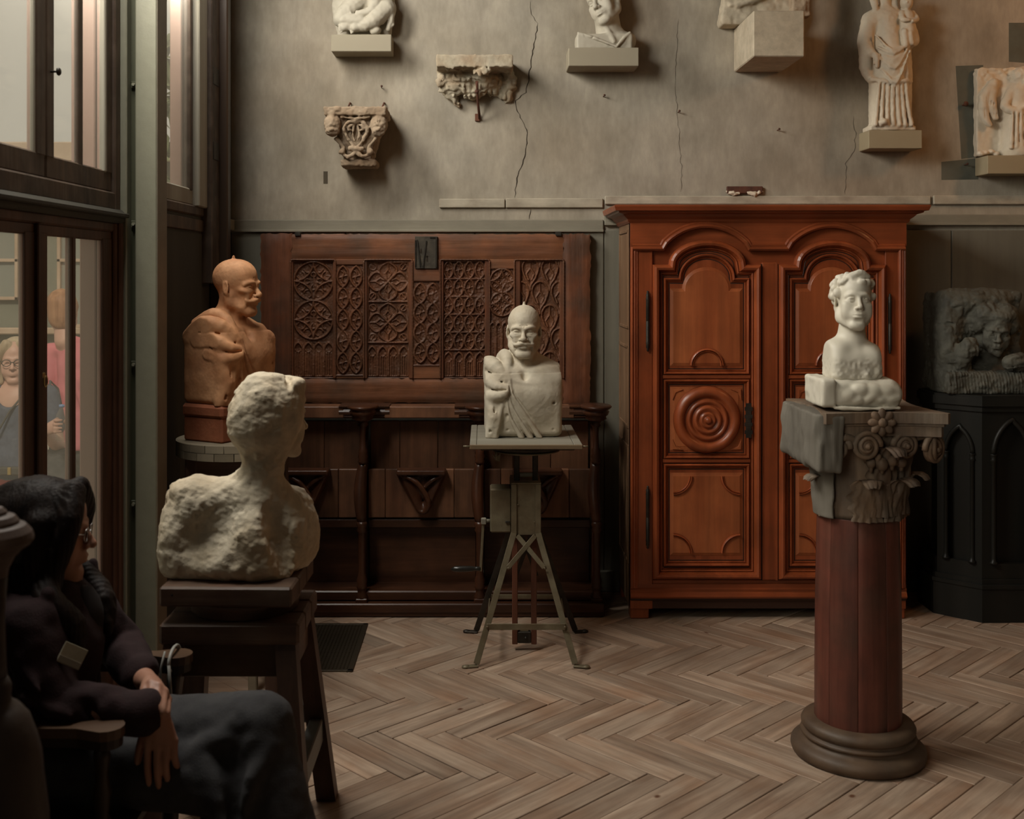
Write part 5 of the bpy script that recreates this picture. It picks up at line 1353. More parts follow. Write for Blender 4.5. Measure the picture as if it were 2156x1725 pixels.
    v.noise(.0007, 45, 5, band=.02); v.noise(.0005, 160, 6, band=.02)
    return v.mesh()

# plaster bust on the modelling stand
def fc(n): return n
BP = (.170, 4.955, .931)
pb = Thing('plaster_bust', 'plaster bust of a moustached man with a draped cloak, on the metal modelling stand', 'bust', BP)
pb.part('bust', man_bust(BP, 3, -7, .0028), M['plaster'])
# terracotta cast of the same man
TB = (-1.03, 4.52, .985)
tb = Thing('terracotta_bust', 'orange terracotta bust of a moustached man in profile on a round pale stand', 'bust', TB)
tb.part('bust', man_bust((TB[0], TB[1], TB[2] + .145), 60, 14, .0034, 1.0), M['terracotta'])
R = Euler((0, 0, math.radians(60)))
mb = MB().box(TB[0] - .165, TB[0] + .165, TB[1] - .105, TB[1] + .10, TB[2] + .0, TB[2] + .10, .008, R, TB)
mb.box(TB[0] - .172, TB[0] + .172, TB[1] - .112, TB[1] + .105, TB[2] + .096, TB[2] + .148, .016, R, TB)
tb.part('plinth', mb, M['terracotta_base'], label='darker brown-red moulded plinth')
# ---------------------------------------------------------------- rough white stone bust seen from behind
ZBOARD = .778
WC = (-.70, 3.27, ZBOARD)
wb = Thing('white_stone_bust', 'rough white stone bust of a woman seen from behind, on the dark wooden stool', 'bust', WC)
v = Vol((-1.0, 3.02, ZBOARD - .02), (-.44, 3.52, ZBOARD + .63), .0042)
v.ell((-.725, 3.28, .885), (.192, .145, .148), k=0)
v.rbox((-.725, 3.28, .85), (.183, .135, .085), .05, k=.05)
v.ell((-.832, 3.25, .980), (.082, .095, .080), k=.05)            # left shoulder block
v.ell((-.900, 3.27, .87), (.048, .11, .115), k=.05)
v.ell((-.865, 3.25, 1.022), (.050, .07, .020), k=.03)
v.ell((-.580, 3.31, .920), (.074, .10, .095), k=.05)             # right shoulder
v.ell((-.553, 3.33, .86), (.060, .10, .085), k=.04)
v.cap((-.638, 3.28, 1.12), (-.675, 3.27, 1.0), .046, .075, k=.05)   # neck
v.ell((-.69, 3.26, .985), (.11, .075, .07), k=.05)
v.ell((-.655, 3.155, .885), (.085, .040, .085), R=rotm(0, 25, 0), k=.03)  # shoulder-blade plane
v.ell((-.70, 3.15, .815), (.12, .035, .03), k=.03)
v.ell((-.805, 3.095, .905), (.095, .075, .055), R=rotm(0, -28, 0), op='s', k=.03)   # hollow of the back
v.ell((-.750, 3.115, .945), (.050, .055, .085), R=rotm(0, 30, 0), op='s', k=.04)
v.ell((-.585, 3.16, .90), (.028, .05, .11), R=rotm(0, -14, 0), op='s', k=.03)
hf = Frame((-.622, 3.29, 1.222), rotm(4, 0, 132), .96, .92)
head(v, hf, ears=False, neck=True, neck_len=.10)
# mass of hair: a big swept bun around the crown and nape
for (c, r) in (((0, .035, .035), (.098, .105, .088)), ((0, .075, -.02), (.088, .075, .085)), ((0, .04, .082), (.068, .072, .058)), ((0, -.035, .088), (.075, .052, .042)), ((0, .055, -.080), (.052, .045, .06))):
    v.ell(c, r, f=hf, k=.03)
for s_ in (-1, 1): 
    v.ell((s_ * .072, .005, .012), (.030, .060, .070), f=hf, k=.03); v.ell((s_ * .066, .03, -.045), (.028, .05, .04), f=hf, k=.03)
    v.line([(s_ * .06, -.062, .060), (s_ * .078, -.03, .02), (s_ * .074, .0, -.03), (s_ * .05, .05, -.09)], .012, f=hf, k=.012)
v.line([(-.07, -.02, .105), (-.03, -.065, .105), (.03, -.065, .105), (.07, -.02, .105)], [.016, .022, .022, .016], f=hf, k=.012)
v.line([(-.075, -.005, .10), (0, -.030, .128), (.075, -.005, .10)], .008, op='s', f=hf, k=.012)
v.ell((.03, .115, .06), (.018, .022, .012), op='s', f=hf, k=.015)
def facemask(x, y, z):
    return np.clip(((-.563 - x) / .02), .12, 1)
Rinv = hf.R.T
def fm(x, y, z):
    ly = Rinv[1, 0] * (x - hf.t[0]) + Rinv[1, 1] * (y - hf.t[1]) + Rinv[1, 2] * (z - hf.t[2])
    return np.where(z > 1.06, np.clip((ly + .050) / .03, .06, 1), 1.0)
v.noise(.005, 11, 2, mask=lambda x, y, z: np.clip((1.06 - z) / .06, 0, 1), band=.05)
v.noise(.0026, 26, 3, mask=fm, band=.04, ridge=True)
v.noise(.003, 55, 4, mask=fm, band=.03)
v.wave(.0004, lambda x, y, z: np.sin((z * 420 + x * 160) + 9 * vnoise(x * 14, y * 14, z * 14, 8)), mask=fm, band=.03)
v.noise(.0016, 130, 9, mask=fm, band=.02)
v.cut((0, 0, ZBOARD), (0, 0, -1))
wb.part('bust', v.mesh(), M['rough_stone'])

# ---------------------------------------------------------------- white marble bust on a carved cushion (on the column)
CB = (1.245, 3.75, 1.195)
mbst = Thing('marble_bust', 'smooth white marble bust of a youth resting on a marble cushion, on the wooden column', 'bust', CB)
v = Vol((1.06, 3.58, 1.185), (1.42, 3.92, 1.345), .0036)
v.rbox((1.250, 3.75, 1.247), (.125, .10, .050), .040)
v.ell((1.335, 3.74, 1.245), (.050, .09, .045), k=.03)
v.rbox((1.130, 3.745, 1.255), (.025, .10, .048), .012, k=.004)
v.line([(1.160, 3.640, 1.30), (1.158, 3.640, 1.21)], .0035, op='s', k=.004)
v.line([(1.15, 3.65, 1.207), (1.25, 3.645, 1.205), (1.36, 3.655, 1.207)], .006, k=.003)
for (x, z, r) in ((1.20, 1.25, .028), (1.235, 1.262, .034), (1.28, 1.255, .036), (1.225, 1.235, .024), (1.32, 1.262, .026), (1.345, 1.24, .022), (1.30, 1.235, .022), (1.262, 1.24, .024)):
    v.ell((x, 3.658, z), (r, .018, r * .8), k=.006)
v.noise(.003, 40, 12); v.cut((0, 0, 1.195), (0, 0, -1))
mbst.part('cushion', v.mesh(), M['white_marble'])
v = Vol((1.10, 3.60, 1.28), (1.40, 3.92, 1.67), .0030)
bf = Frame((1.236, 3.75, 1.295))
v.cap((1.238, 3.752, 1.48), (1.238, 3.755, 1.385), .040, .056, k=.03)
v.rbox((1.238, 3.752, 1.335), (.086, .072, .052), .03, k=.03)
v.ell((1.186, 3.752, 1.392), (.042, .06, .038), k=.025); v.ell((1.294, 3.752, 1.382), (.040, .06, .034), k=.025)
v.cut((1.318, 3.69, 1.306), (.42, -.55, -.75), .006)
v.cut((1.154, 0, 0), (-1, 0, 0), .006); v.cut((1.322, 0, 0), (1, 0, 0), .006)
v.noise(.006, 45, 23, mask=lambda x, y, z: np.clip((1.365 - z) / .03, 0, 1) * np.clip((x - 1.21) / .03, .15, 1))
v.noise(.0022, 120, 24, mask=lambda x, y, z: np.clip((1.37 - z) / .02, 0, 1))
hf = Frame((1.236, 3.735, 1.552), rotm(-7, 4, -3), .81, .92)
head(v, hf, neck=False, cheeks=1.1, nose=.92, browk=.8)
rs = np.random.RandomState(4)
for i in range(95):       # curls all round the skull
    a = rs.uniform(-1.95, 1.95); h = rs.uniform(-.035, .115)
    if h < .050 and abs(a) < .0: continue
    ang = a; rr = math.sqrt(max(.0, 1 - ((h - .036) / .086) ** 2))
    x = .080 * rr * math.sin(ang * 1.6); y = .014 + .100 * rr * math.cos(ang * 1.6)
    if y < -.03 and h < .058: continue
    if abs(x) < .06 and y < -.05 and h < .062: continue
    v.ell((x, y, h), np.array((.020, .020, .014)) * rs.uniform(.7, 1.15), R=rotm(rs.uniform(0, 180), rs.uniform(0, 180), 0), f=hf, k=.006)
for x in np.linspace(-.062, .062, 9):
    v.line([(x, -.045 + abs(x) * .4, .092), (x * 1.08 + .006, -.072 + abs(x) * .6, .078), (x * 1.1 - .004, -.066 + abs(x) * .7, .062)], [.012, .012, .007], f=hf, k=.005)
v.line([(-.02, -.055, .105), (.01, -.06, .118), (.045, -.045, .105)], .013, f=hf, k=.006)
v.noise(.0016, 110, 21, mask=hair_mask(hf, .062, .45))
v.cut((0, 0, 1.293), (0, 0, -1))
mbst.part('bust', v.mesh(), M['white_marble'])

# ---------------------------------------------------------------- wall shelves and what stands on them
def shelf(x0, x1, z0, z1, yf, m, label):
    return solo('wall_shelf', MB().box(x0, x1, yf, YW - .002, z0, z1, .003), m, label, 'shelf', origin=((x0 + x1) / 2, YW - .07, z0))
shelf(-.776, -.471, 2.772, 2.859, 5.635, M['shelf_paint'], 'grey-beige box shelf under the seated figure relief')
shelf(.423, .777, 2.692, 2.785, 5.60, M['shelf_paint'], 'grey-beige box shelf under the plaster bust with a tilted head')
shelf(1.944, 2.215, 2.280, 2.373, 5.63, M['shelf_paint_ochre'], 'ochre-grey box shelf under the standing robed statue')
shelf(2.547, 2.93, 2.152, 2.246, 5.635, M['shelf_paint_ochre'], 'ochre-grey box shelf under the angel relief')

# seated figure relief
sr = Thing('seated_figure_relief', 'white stone relief of a crouching seated figure on a small wall shelf', 'sculpture', (-.62, 5.71, 2.859))
v = Vol((-.80, 5.60, 2.85), (-.44, 5.79, 3.32), .0036)
v.rbox((-.622, 5.745, 3.07), (.145, .03, .24), .03)
v.ell((-.622, 5.73, 3.02), (.162, .045, .20), k=.02)
v.cut((-.775, 0, 2.93), (-1, 0, -.30), .01); v.cut((-.50, 0, 2.86), (.9, 0, -.75), .01)
v.line([(-.66, 5.70, 3.03), (-.73, 5.675, 2.945), (-.66, 5.665, 2.935), (-.585, 5.66, 2.915)], [.05, .042, .035, .025], k=.012)   # far leg
v.line([(-.50, 5.69, 3.00), (-.56, 5.655, 2.935), (-.62, 5.655, 2.900)], [.050, .040, .024], k=.008)                            # near thigh / shin
v.line([(-.545, 5.69, 3.06), (-.575, 5.662, 2.985), (-.64, 5.655, 2.965)], [.034, .026, .018], k=.006)                          # arm
v.line([(-.71, 5.69, 3.02), (-.705, 5.665, 2.985)], [.022, .022], k=.006)
for x in (-.715, -.702, -.69): v.cap((x, 5.655, 2.995), (x + .012, 5.648, 2.968), .006, .006, k=.003)
for x in (-.648, -.637, -.626): v.cap((x, 5.648, 2.978), (x + .008, 5.645, 2.955), .006, .006, k=.003)
for (fx, fz) in ((-.66, 2.895), (-.715, 2.897)):
    v.line([(fx + .07, 5.665, fz + .012), (fx, 5.65, fz)], [.018, .022], k=.008)
    for j in range(5): v.cap((fx - .012 + j * .002, 5.648, fz + .014 - j * .0085), (fx - .028 + j * .003, 5.645, fz + .010 - j * .0095), .0055, .0045, k=.003)
v.ell((-.555, 5.665, 2.885), (.03, .025, .024), k=.006)
v.line([(-.49, 5.69, 3.07), (-.475, 5.68, 2.96), (-.49, 5.685, 2.90)], [.016, .018, .014], k=.006)
v.line([(-.51, 5.68, 3.05), (-.50, 5.675, 2.95), (-.52, 5.675, 2.88)], .004, op='s', k=.005)
v.line([(-.478, 5.68, 2.95), (-.466, 5.68, 2.925), (-.474, 5.68, 2.91)], .008, k=.004)
v.ell((-.62, 5.70, 3.12), (.09, .05, .10), k=.03); v.ell((-.625, 5.69, 3.25), (.05, .05, .055), k=.02)
v.noise(.002, 70, 2); v.cut((0, 0, 2.859), (0, 0, -1)); v.cut((0, 5.777, 0), (0, 1, 0))
sr.part('relief', v.mesh(), M['relief_plaster'])

# male bust with a tilted head
mb2 = Thing('tilted_plaster_bust', 'white plaster bust with head tilted to the left, high on a wall shelf', 'bust', (.60, 5.69, 2.785))
v = Vol((.42, 5.56, 2.775), (.80, 5.83, 3.20), .0038)
hf = Frame((.615, 5.685, 3.035), rotm(10, -20, -42), 1.0)
head(v, hf, jaw=1.1, chin=1.1, browk=1.3, nose=1.1, neck=False)
v.ell((0, .02, .05), (.085, .10, .085), f=hf, k=.02); v.noise(.006, 60, 6, mask=hair_mask(hf, .06, .5))
v.cap((.625, 5.70, 2.97), (.645, 5.71, 2.83), .062, .068, k=.03)
v.rbox((.608, 5.69, 2.822), (.142, .068, .040), .012, k=.006)
v.cap((.64, 5.69, 2.86), (.73, 5.69, 2.835), .05, .045, k=.03)
v.line([(.475, 5.63, 2.865), (.56, 5.618, 2.835), (.66, 5.612, 2.795)], [.006, .008, .006], k=.004)
v.line([(.735, 5.63, 2.865), (.69, 5.615, 2.82), (.665, 5.612, 2.79)], [.008, .008, .006], k=.004)
v.line([(.50, 5.618, 2.86), (.525, 5.615, 2.822), (.555, 5.612, 2.85)], .004, op='s', k=.004)
v.line([(.60, 5.655, 2.915), (.635, 5.63, 2.86), (.655, 5.618, 2.82)], [.010, .011, .008], k=.012)
v.cut((0, 0, 2.785), (0, 0, -1)); v.noise(.0012, 60, 7)
mb2.part('bust', v.mesh(), M['relief_plaster'])

# plaster block carrying a relief fragment
bk = solo('plaster_block', MB().box(ax(1586, 5.36), ax(1694, 5.36), 5.36, YW - .002, az(119, 5.36), az(22, 5.36), .005), M['block_plaster'], 'large cream plaster block jutting from the wall', 'block')
zt = az(22, 5.36)
v = Vol((1.17, 5.55, zt - .01), (1.66, 5.80, zt + .36), .005)
v.rbox((1.405, 5.715, zt + .17), (.185, .055, .19), .012, R=rotm(0, 5, 0))
v.ell((1.38, 5.66, zt + .26), (.12, .05, .12), k=.03); v.line([(1.25, 5.66, zt + .10), (1.36, 5.65, zt + .12), (1.55, 5.655, zt + .22)], [.012, .02, .02], k=.02)
v.cut((1.205, 5.7, zt + .02), (-1, 0, -.35), .006); v.noise(.008, 18, 3, band=.03); v.noise(.003, 60, 4); v.cut((0, 0, zt), (0, 0, -1)); v.cut((0, 5.778, 0), (0, 1, 0))
solo('relief_fragment', v.mesh(), M['block_plaster'], 'broken cream plaster relief slab standing on the plaster block', 'sculpture')
v = Vol((1.49, 5.44, zt - .01), (1.63, 5.60, zt + .22), .004)
v.rbox((1.555, 5.52, zt + .10), (.038, .04, .11), .012); v.rbox((1.585, 5.515, zt + .09), (.022, .035, .09), .01, k=.004); v.noise(.006, 40, 5); v.noise(.002, 110, 6); v.cut((0, 0, zt), (0, 0, -1))
solo('terracotta_fragment', v.mesh(), M['old_stone'], 'small brown fired-clay fragment on top of the plaster block', 'fragment')

# robed statue with a child on her arm
MC = (2.066, 5.695, 2.373)
md = Thing('robed_statue', 'cream plaster standing robed woman carrying a child, on a wall shelf', 'statue', MC)
v = Vol((1.88, 5.57, 2.365), (2.26, 5.81, 3.30), .0040)
X, Y, Z = MC
v.rbox((X + .005, Y, Z + .012), (.115, .062, .013), .006)
v.cap((X + .01, Y, Z + .04), (X + .005, Y, Z + .36), .072, .080, k=.03); v.rbox((X + .01, Y, Z + .17), (.105, .050, .16), .04, k=.03)
v.cap((X, Y, Z + .36), (X - .01, Y, Z + .56), .082, .062, k=.04)
v.ell((X - .01, Y, Z + .585), (.105, .055, .055), k=.03)                        # shoulders
v.cap((X - .018, Y - .005, Z + .62), (X - .022, Y - .01, Z + .69), .030, .028, k=.02)
hf = Frame((X - .028, Y - .012, Z + .765), rotm(4, 0, 12), .60); head(v, hf, ears=False, neck=False)
v.ell((X - .028, Y + .012, Z + .78), (.062, .062, .085), k=.02)
v.line([(X - .075, Y, Z + .80), (X - .082, Y - .01, Z + .70), (X - .075, Y - .03, Z + .62)], [.022, .022, .014], k=.01); v.line([(X + .02, Y + .01, Z + .80), (X + .025, Y, Z + .70), (X + .03, Y - .02, Z + .63)], [.018, .020, .014], k=.01)
# her right arm and sleeve (viewer's left)
v.line([(X - .095, Y, Z + .57), (X - .122, Y - .01, Z + .45), (X - .110, Y - .045, Z + .395)], [.042, .038, .026], k=.02)
v.line([(X - .118, Y - .01, Z + .46), (X - .118, Y - .015, Z + .33), (X - .095, Y - .02, Z + .265)], [.034, .034, .022], k=.015)
v.line([(X - .105, Y - .052, Z + .40), (X - .085, Y - .062, Z + .375), (X - .080, Y - .062, Z + .325)], [.018, .016, .012], k=.006)
for i in range(5): v.line([(X - .100 + i * .008, Y - .068, Z + .385), (X - .097 + i * .008, Y - .07, Z + .330 + .006 * i)], .0035, k=.003)
# overmantle hem and the folds
v.line([(X - .10, Y - .045, Z + .26), (X - .02, Y - .075, Z + .245), (X + .06, Y - .07, Z + .25), (X + .10, Y - .04, Z + .25)], .010, k=.012)
for (x0, z0, x1, z1, sg) in ((-.085, .48, .06, .43, .03), (-.075, .42, .075, .44, .035), (-.07, .37, .08, .42, .06), (-.06, .31, .085, .40, .07)):
    v.line([(X + x0, Y - .062, Z + z0), (X + (x0 + x1) / 2, Y - .085, Z + min(z0, z1) - sg), (X + x1, Y - .066, Z + z1)], [.006, .009, .007], k=.008)
    v.line([(X + x0, Y - .066, Z + z0 - .014), (X + (x0 + x1) / 2, Y - .090, Z + min(z0, z1) - sg - .016), (X + x1, Y - .07, Z + z1 - .014)], .004, op='s', k=.007)
for i, x in enumerate((-.080, -.055, -.028, -.002, .026, .052, .078)):
    v.line([(X + x * .85, Y - .064, Z + .24), (X + x, Y - .070 + .008 * abs(x) * 8, Z + .12), (X + x * 1.15 + .004, Y - .066, Z + .03)], [.006, .010, .013], k=.007)
    v.line([(X + x * .85 + .013, Y - .068, Z + .235), (X + x + .014, Y - .074, Z + .12), (X + x * 1.15 + .018, Y - .074, Z + .03)], [.003, .005, .006], op='s', k=.006)
for i, x in enumerate((.066, .084, .10)):
    v.line([(X + x, Y - .050 + i * .02, Z + .46), (X + x + .006, Y - .055 + i * .02, Z + .30), (X + x + .004, Y - .05 + i * .02, Z + .10 + .05 * i)], [.010, .013, .009], k=.005)
v.ell((X - .05, Y - .075, Z + .04), (.022, .022, .016), k=.008)
# the child on her left arm
v.line([(X + .10, Y, Z + .55), (X + .115, Y - .03, Z + .46), (X + .07, Y - .05, Z + .45)], [.036, .032, .024], k=.015)
v.cap((X + .085, Y - .03, Z + .49), (X + .083, Y - .035, Z + .585), .042, .034, k=.015)
v.line([(X + .06, Y - .06, Z + .50), (X + .062, Y - .075, Z + .43)], [.018, .014], k=.008); v.line([(X + .085, Y - .06, Z + .49), (X + .092, Y - .07, Z + .44)], [.018, .014], k=.008)
v.line([(X + .052, Y - .045, Z + .60), (X + .05, Y - .07, Z + .56), (X + .075, Y - .078, Z + .555)], [.014, .013, .010], k=.006); v.line([(X + .115, Y - .03, Z + .60), (X + .125, Y - .05, Z + .565), (X + .095, Y - .075, Z + .55)], [.015, .014, .010], k=.006)
v.ell((X + .080, Y - .036, Z + .655), (.032, .034, .040), k=.012); v.ell((X + .072, Y - .066, Z + .648), (.006, .008, .006), k=.004)
v.noise(.0018, 70, 4); v.cut((0, 0, Z), (0, 0, -1)); v.cut((0, 5.777, 0), (0, 1, 0))
md.part('statue', v.mesh(), M['white_plaster'])

# angel relief
AC = (2.74, 5.72, 2.246)
ag = Thing('angel_relief', 'cream plaster relief slab of a winged angel beside the grey paint patch', 'sculpture', AC)
v = Vol((2.50, 5.58, 2.24), (2.97, 5.80, 2.73), .0040)
v.rbox((2.742, 5.755, 2.480), (.205, .022, .228), .006)
v.ell((2.80, 5.735, 2.52), (.16, .04, .20), k=.01)
v.line([(2.61, 5.72, 2.62), (2.565, 5.715, 2.55), (2.565, 5.71, 2.45), (2.59, 5.705, 2.41)], [.022, .026, .022, .012], k=.01)       # wing
v.line([(2.62, 5.72, 2.63), (2.60, 5.71, 2.53), (2.62, 5.705, 2.45)], [.020, .026, .016], k=.008)
for i in range(6): v.line([(2.556 + i * .012, 5.69, 2.56 - i * .01), (2.562 + i * .012, 5.69, 2.44 - i * .003)], .0022, op='s', k=.003)
v.cap((2.735, 5.71, 2.57), (2.73, 5.71, 2.42), .06, .065, k=.02); v.cap((2.73, 5.71, 2.42), (2.735, 5.715, 2.285), .07, .085, k=.02)
hf = Frame((2.755, 5.692, 2.640), rotm(8, 0, 25), .42); head(v, hf, ears=False); v.ell((2.75, 5.705, 2.655), (.050, .042, .05), k=.01); v.noise(.006, 70, 3, mask=lambda x, y, z: (z > 2.64) * (x < 2.74) * 1.0)
v.line([(2.69, 5.69, 2.57), (2.655, 5.675, 2.50), (2.70, 5.655, 2.475), (2.745, 5.65, 2.50)], [.024, .022, .018, .012], k=.008); v.line([(2.80, 5.69, 2.57), (2.83, 5.675, 2.50), (2.78, 5.655, 2.48), (2.75, 5.65, 2.50)], [.024, .022, .018, .012], k=.008)
for i in range(6): x = 2.68 + i * .022; v.line([(x, 5.645, 2.47), (x - .004, 5.642, 2.38), (x - .008 + .004 * i, 5.645, 2.29)], [.006, .009, .010], k=.006); v.line([(x + .011, 5.645, 2.46), (x + .007, 5.64, 2.38), (x + .004 + .004 * i, 5.643, 2.29)], .004, op='s', k=.005)
for i in range(14): v.ell((2.545 + i * .028, 5.715, 2.262 + .005 * (i % 3)), (.020, .022, .014), k=.006)
v.noise(.003, 50, 8); v.cut((0, 0, 2.246), (0, 0, -1)); v.cut((0, 5.777, 0), (0, 1, 0))
ag.part('relief', v.mesh(), M['white_plaster'])

# ---------------------------------------------------------------- broken plaster ledge with its iron rod
lg = Thing('plaster_ledge', 'broken rough plaster ledge with a rusty iron rod beneath', 'ledge', (-.05, 5.7, 2.5))
v = Vol((-.30, 5.48, 2.47), (.20, 5.80, 2.78), .0042)
v.rbox((-.05, 5.665, 2.710), (.192, .115, .032), .008)
v.ell((-.06, 5.76, 2.64), (.17, .11, .09), k=.02)
v.cap((-.19, 5.72, 2.64), (-.14, 5.76, 2.53), .06, .025, k=.03); v.cap((.12, 5.76, 2.66), (.12, 5.77, 2.56), .045, .03, k=.02)
v.ell((.0, 5.58, 2.665), (.05, .035, .018), k=.01)
v.ell((-.04, 5.62, 2.60), (.09, .07, .05), op='s', k=.02)
v.noise(.020, 16, 3, mask=lambda x, y, z: np.clip((2.69 - z) / .03, .05, 1), band=.05); v.noise(.010, 38, 4, mask=lambda x, y, z: np.clip((2.69 - z) / .02, .12, 1), band=.04, ridge=True); v.noise(.003, 90, 6)
v.cut((0, 5.778, 0), (0, 1, 0)); v.cut((0, 5.552, 0), (0, -1, 0), .004)
lg.part('ledge', v.mesh(), M['broken_plaster'])
lg.part('iron_rod', MB().tube([at(1004, 172, 5.62), at(1005, 190, 5.66), at(1006, 215, 5.70), at(1010, 250, 5.765)], [.008, .006, .006, .007], 8).ball(at(1004, 193, 5.65), .011, 6), M['rust'], label='rusty rod')
lg.part('rod_plate', MB().box(ax(1000, YW), ax(1010, YW), YW - .012, YW - .002, az(256, YW), az(240, YW), .003), M['rust'])
# ---------------------------------------------------------------- carved capital hung on the wall
cw = Thing('carved_stone_capital', 'small weathered stone capital with scroll carving hung from two wall hooks', 'capital', (-.645, 5.66, 2.18))
v = Vol((-.84, 5.46, 2.16), (-.44, 5.80, 2.50), .0034)
X0, Zt, Zb = -.643, 2.478, 2.185
v.rbox((X0, 5.65, Zt - .022), (.155, .125, .022), .008)
for i in range(9):
    t = i / 8; hw = .135 - .062 * t ** .8; z = Zt - .04 - t * .205; dp = .105 - .045 * t
    v.rbox((X0 + .004, 5.69 - dp * .25, z), (hw, dp, .020), .015, k=.012)
v.rbox((X0 + .008, 5.68, Zb + .020), (.092, .085, .018), .014)
yf = 5.565
for sx in (-1, 1):      # corner volutes, scroll eyes
    cx = X0 + sx * .115
    v.ell((cx, yf - .005, Zt - .085), (.045, .045, .050), k=.012); v.ell((cx, yf - .022, Zt - .118), (.034, .032, .030), k=.006)
    v.line([(cx - sx * .03, yf - .03, Zt - .10), (cx, yf - .05, Zt - .092), (cx + sx * .03, yf - .03, Zt - .105)], .007, k=.004)
    v.ell((cx, yf - .052, Zt - .118), (.012, .010, .010), k=.003)
    v.line([(cx - sx * .026, yf - .04, Zt - .125), (cx, yf - .055, Zt - .137), (cx + sx * .026, yf - .038, Zt - .125)], .0035, op='s', k=.004)
    for j in range(5): v.line([(cx - .03 + j * .015, yf - .04, Zt - .045), (cx - .026 + j * .013, yf - .05, Zt - .085)], .0025, op='s', k=.003)
    # heart-shaped stems
    v.line([(X0, yf - .01, Zt - .075), (X0 + sx * .035, yf - .014, Zt - .075), (X0 + sx * .058, yf - .010, Zt - .105), (X0 + sx * .045, yf + .005, Zt - .145), (X0 + sx * .012, yf + .020, Zt - .19)], .009, k=.004)
    v.line([(X0 + sx * .012, yf - .006, Zt - .085), (X0 + sx * .03, yf - .012, Zt - .092), (X0 + sx * .038, yf - .008, Zt - .11), (X0 + sx * .026, yf - .005, Zt - .115)], .006, k=.003)
    v.line([(X0 + sx * .008, yf - .004, Zt - .09), (X0 + sx * .016, yf + .0, Zt - .13), (X0 + sx * .008, yf + .008, Zt - .165)], .006, k=.003)
    v.line([(X0 + sx * .10, yf + .01, Zt - .155), (X0 + sx * .075, yf + .012, Zt - .18), (X0 + sx * .062, yf + .018, Zt - .215), (X0 + sx * .082, yf + .03, Zt - .225)], .009, k=.004)
    v.ell((X0 + sx * .070, yf + .012, Zt - .220), (.016, .014, .016), k=.004)
    v.line([(X0, yf + .018, Zt - .215), (X0 + sx * .03, yf + .012, Zt - .245), (X0 + sx * .065, yf + .018, Zt - .235)], .009, k=.004)
    v.ell((X0 + sx * .032, yf + .018, Zt - .12), (.010, .02, .016), op='s', k=.006); v.ell((X0 + sx * .035, yf + .03, Zt - .21), (.012, .02, .012), op='s', k=.006)
v.line([(X0 - .03, yf + .012, Zt - .205), (X0 + .03, yf + .012, Zt - .205)], .012, k=.004)
v.ell((X0, yf - .01, Zt - .065), (.028, .018, .016), k=.004)
v.line([(X0 - .07, yf - .02, Zt - .05), (X0, yf - .025, Zt - .058), (X0 + .07, yf - .02, Zt - .05)], .006, k=.004)
v.noise(.004, 45, 3); v.noise(.0022, 100, 5); v.cut((0, 5.777, 0), (0, 1, 0))
cw.part('capital', v.mesh(), M['old_stone'])
for px in (736, 808):
    z = az(236, 5.7)
    cw.part('wall_hook', MB().tube([(ax(px, 5.74), 5.785, z + .058), (ax(px, 5.74), 5.760, z + .056), (ax(px - 4, 5.74), 5.752, z + .030), (ax(px - 8, 5.74), 5.71, z - .004)], .0045, 6), M['rust'])

# ---------------------------------------------------------------- dark stone relief with a brooding head, on the black pedestal
DC = (2.40, 5.50, az(826, 5.42))
dk = Thing('dark_stone_relief', 'dark grey stone relief of a head leaning on clasped hands, on the black pedestal', 'sculpture', DC)
zb = DC[2]; H = .50
v = Vol((2.17, 5.22, zb - .01), (2.68, 5.66, zb + .54), .0042)
v.rbox((2.42, 5.53, zb + .245), (.205, .10, .245), .02)
v.rbox((2.42, 5.42, zb + .05), (.21, .10, .055), .02, k=.03)
v.ell((2.255, 5.44, zb + .24), (.06, .08, .24), k=.04)
v.ell((2.40, 5.46, zb + .44), (.19, .09, .07), k=.03)
hf = Frame((2.475, 5.400, zb + .305), rotm(14, 6, -10), .92); head(v, hf, ears=False, neck=False, browk=1.5, nose=1.15)
for (c, r) in (((-.05, .0, .085), (.075, .075, .055)), ((.04, .01, .095), (.065, .07, .05)), ((-.085, .0, .03), (.04, .06, .05)), ((.085, .02, .04), (.035, .06, .06)), ((0, -.045, .09), (.06, .04, .03))): v.ell(c, r, f=hf, k=.015)
v.line([(2.31, 5.42, zb + .06), (2.305, 5.385, zb + .16), (2.33, 5.345, zb + .235)], [.055, .050, .042], k=.02)   # raised forearm / fist
v.ell((2.325, 5.345, zb + .225), (.042, .035, .045), k=.015)
for i in range(4): v.line([(2.30 + i * .017, 5.322, zb + .255 - i * .004), (2.303 + i * .017, 5.312, zb + .22), (2.312 + i * .015, 5.325, zb + .19)], .0085, k=.003)
v.line([(2.64, 5.40, zb + .13), (2.57, 5.345, zb + .155), (2.515, 5.33, zb + .150)], [.05, .042, .034], k=.015)
for i in range(4): v.line([(2.57, 5.318 - i * .002, zb + .183 - i * .016), (2.53, 5.305, zb + .178 - i * .016), (2.50, 5.318, zb + .165 - i * .014)], .0095, k=.003)
v.line([(2.18, 5.40, zb + .335), (2.27, 5.37, zb + .33)], .004, op='s', k=.008)
v.ell((2.41, 5.40, zb + .16), (.05, .06, .035), op='s', k=.03)
v.ell((2.30, 5.44, zb + .30), (.09, .05, .10), k=.04)
fmk = lambda x, y, z: np.clip((np.sqrt((x - 2.475) ** 2 + (z - zb - .29) ** 2) - .085) / .05, .06, 1)
v.noise(.008, 16, 4, mask=fmk, band=.05)
v.noise(.004, 36, 6, mask=fmk, band=.04, ridge=True); v.noise(.0025, 110, 7)
v.wave(.0016, lambda x, y, z: np.sin(x * 420 + 40 * z), mask=lambda x, y, z: (z < zb + .11) * 1.0)
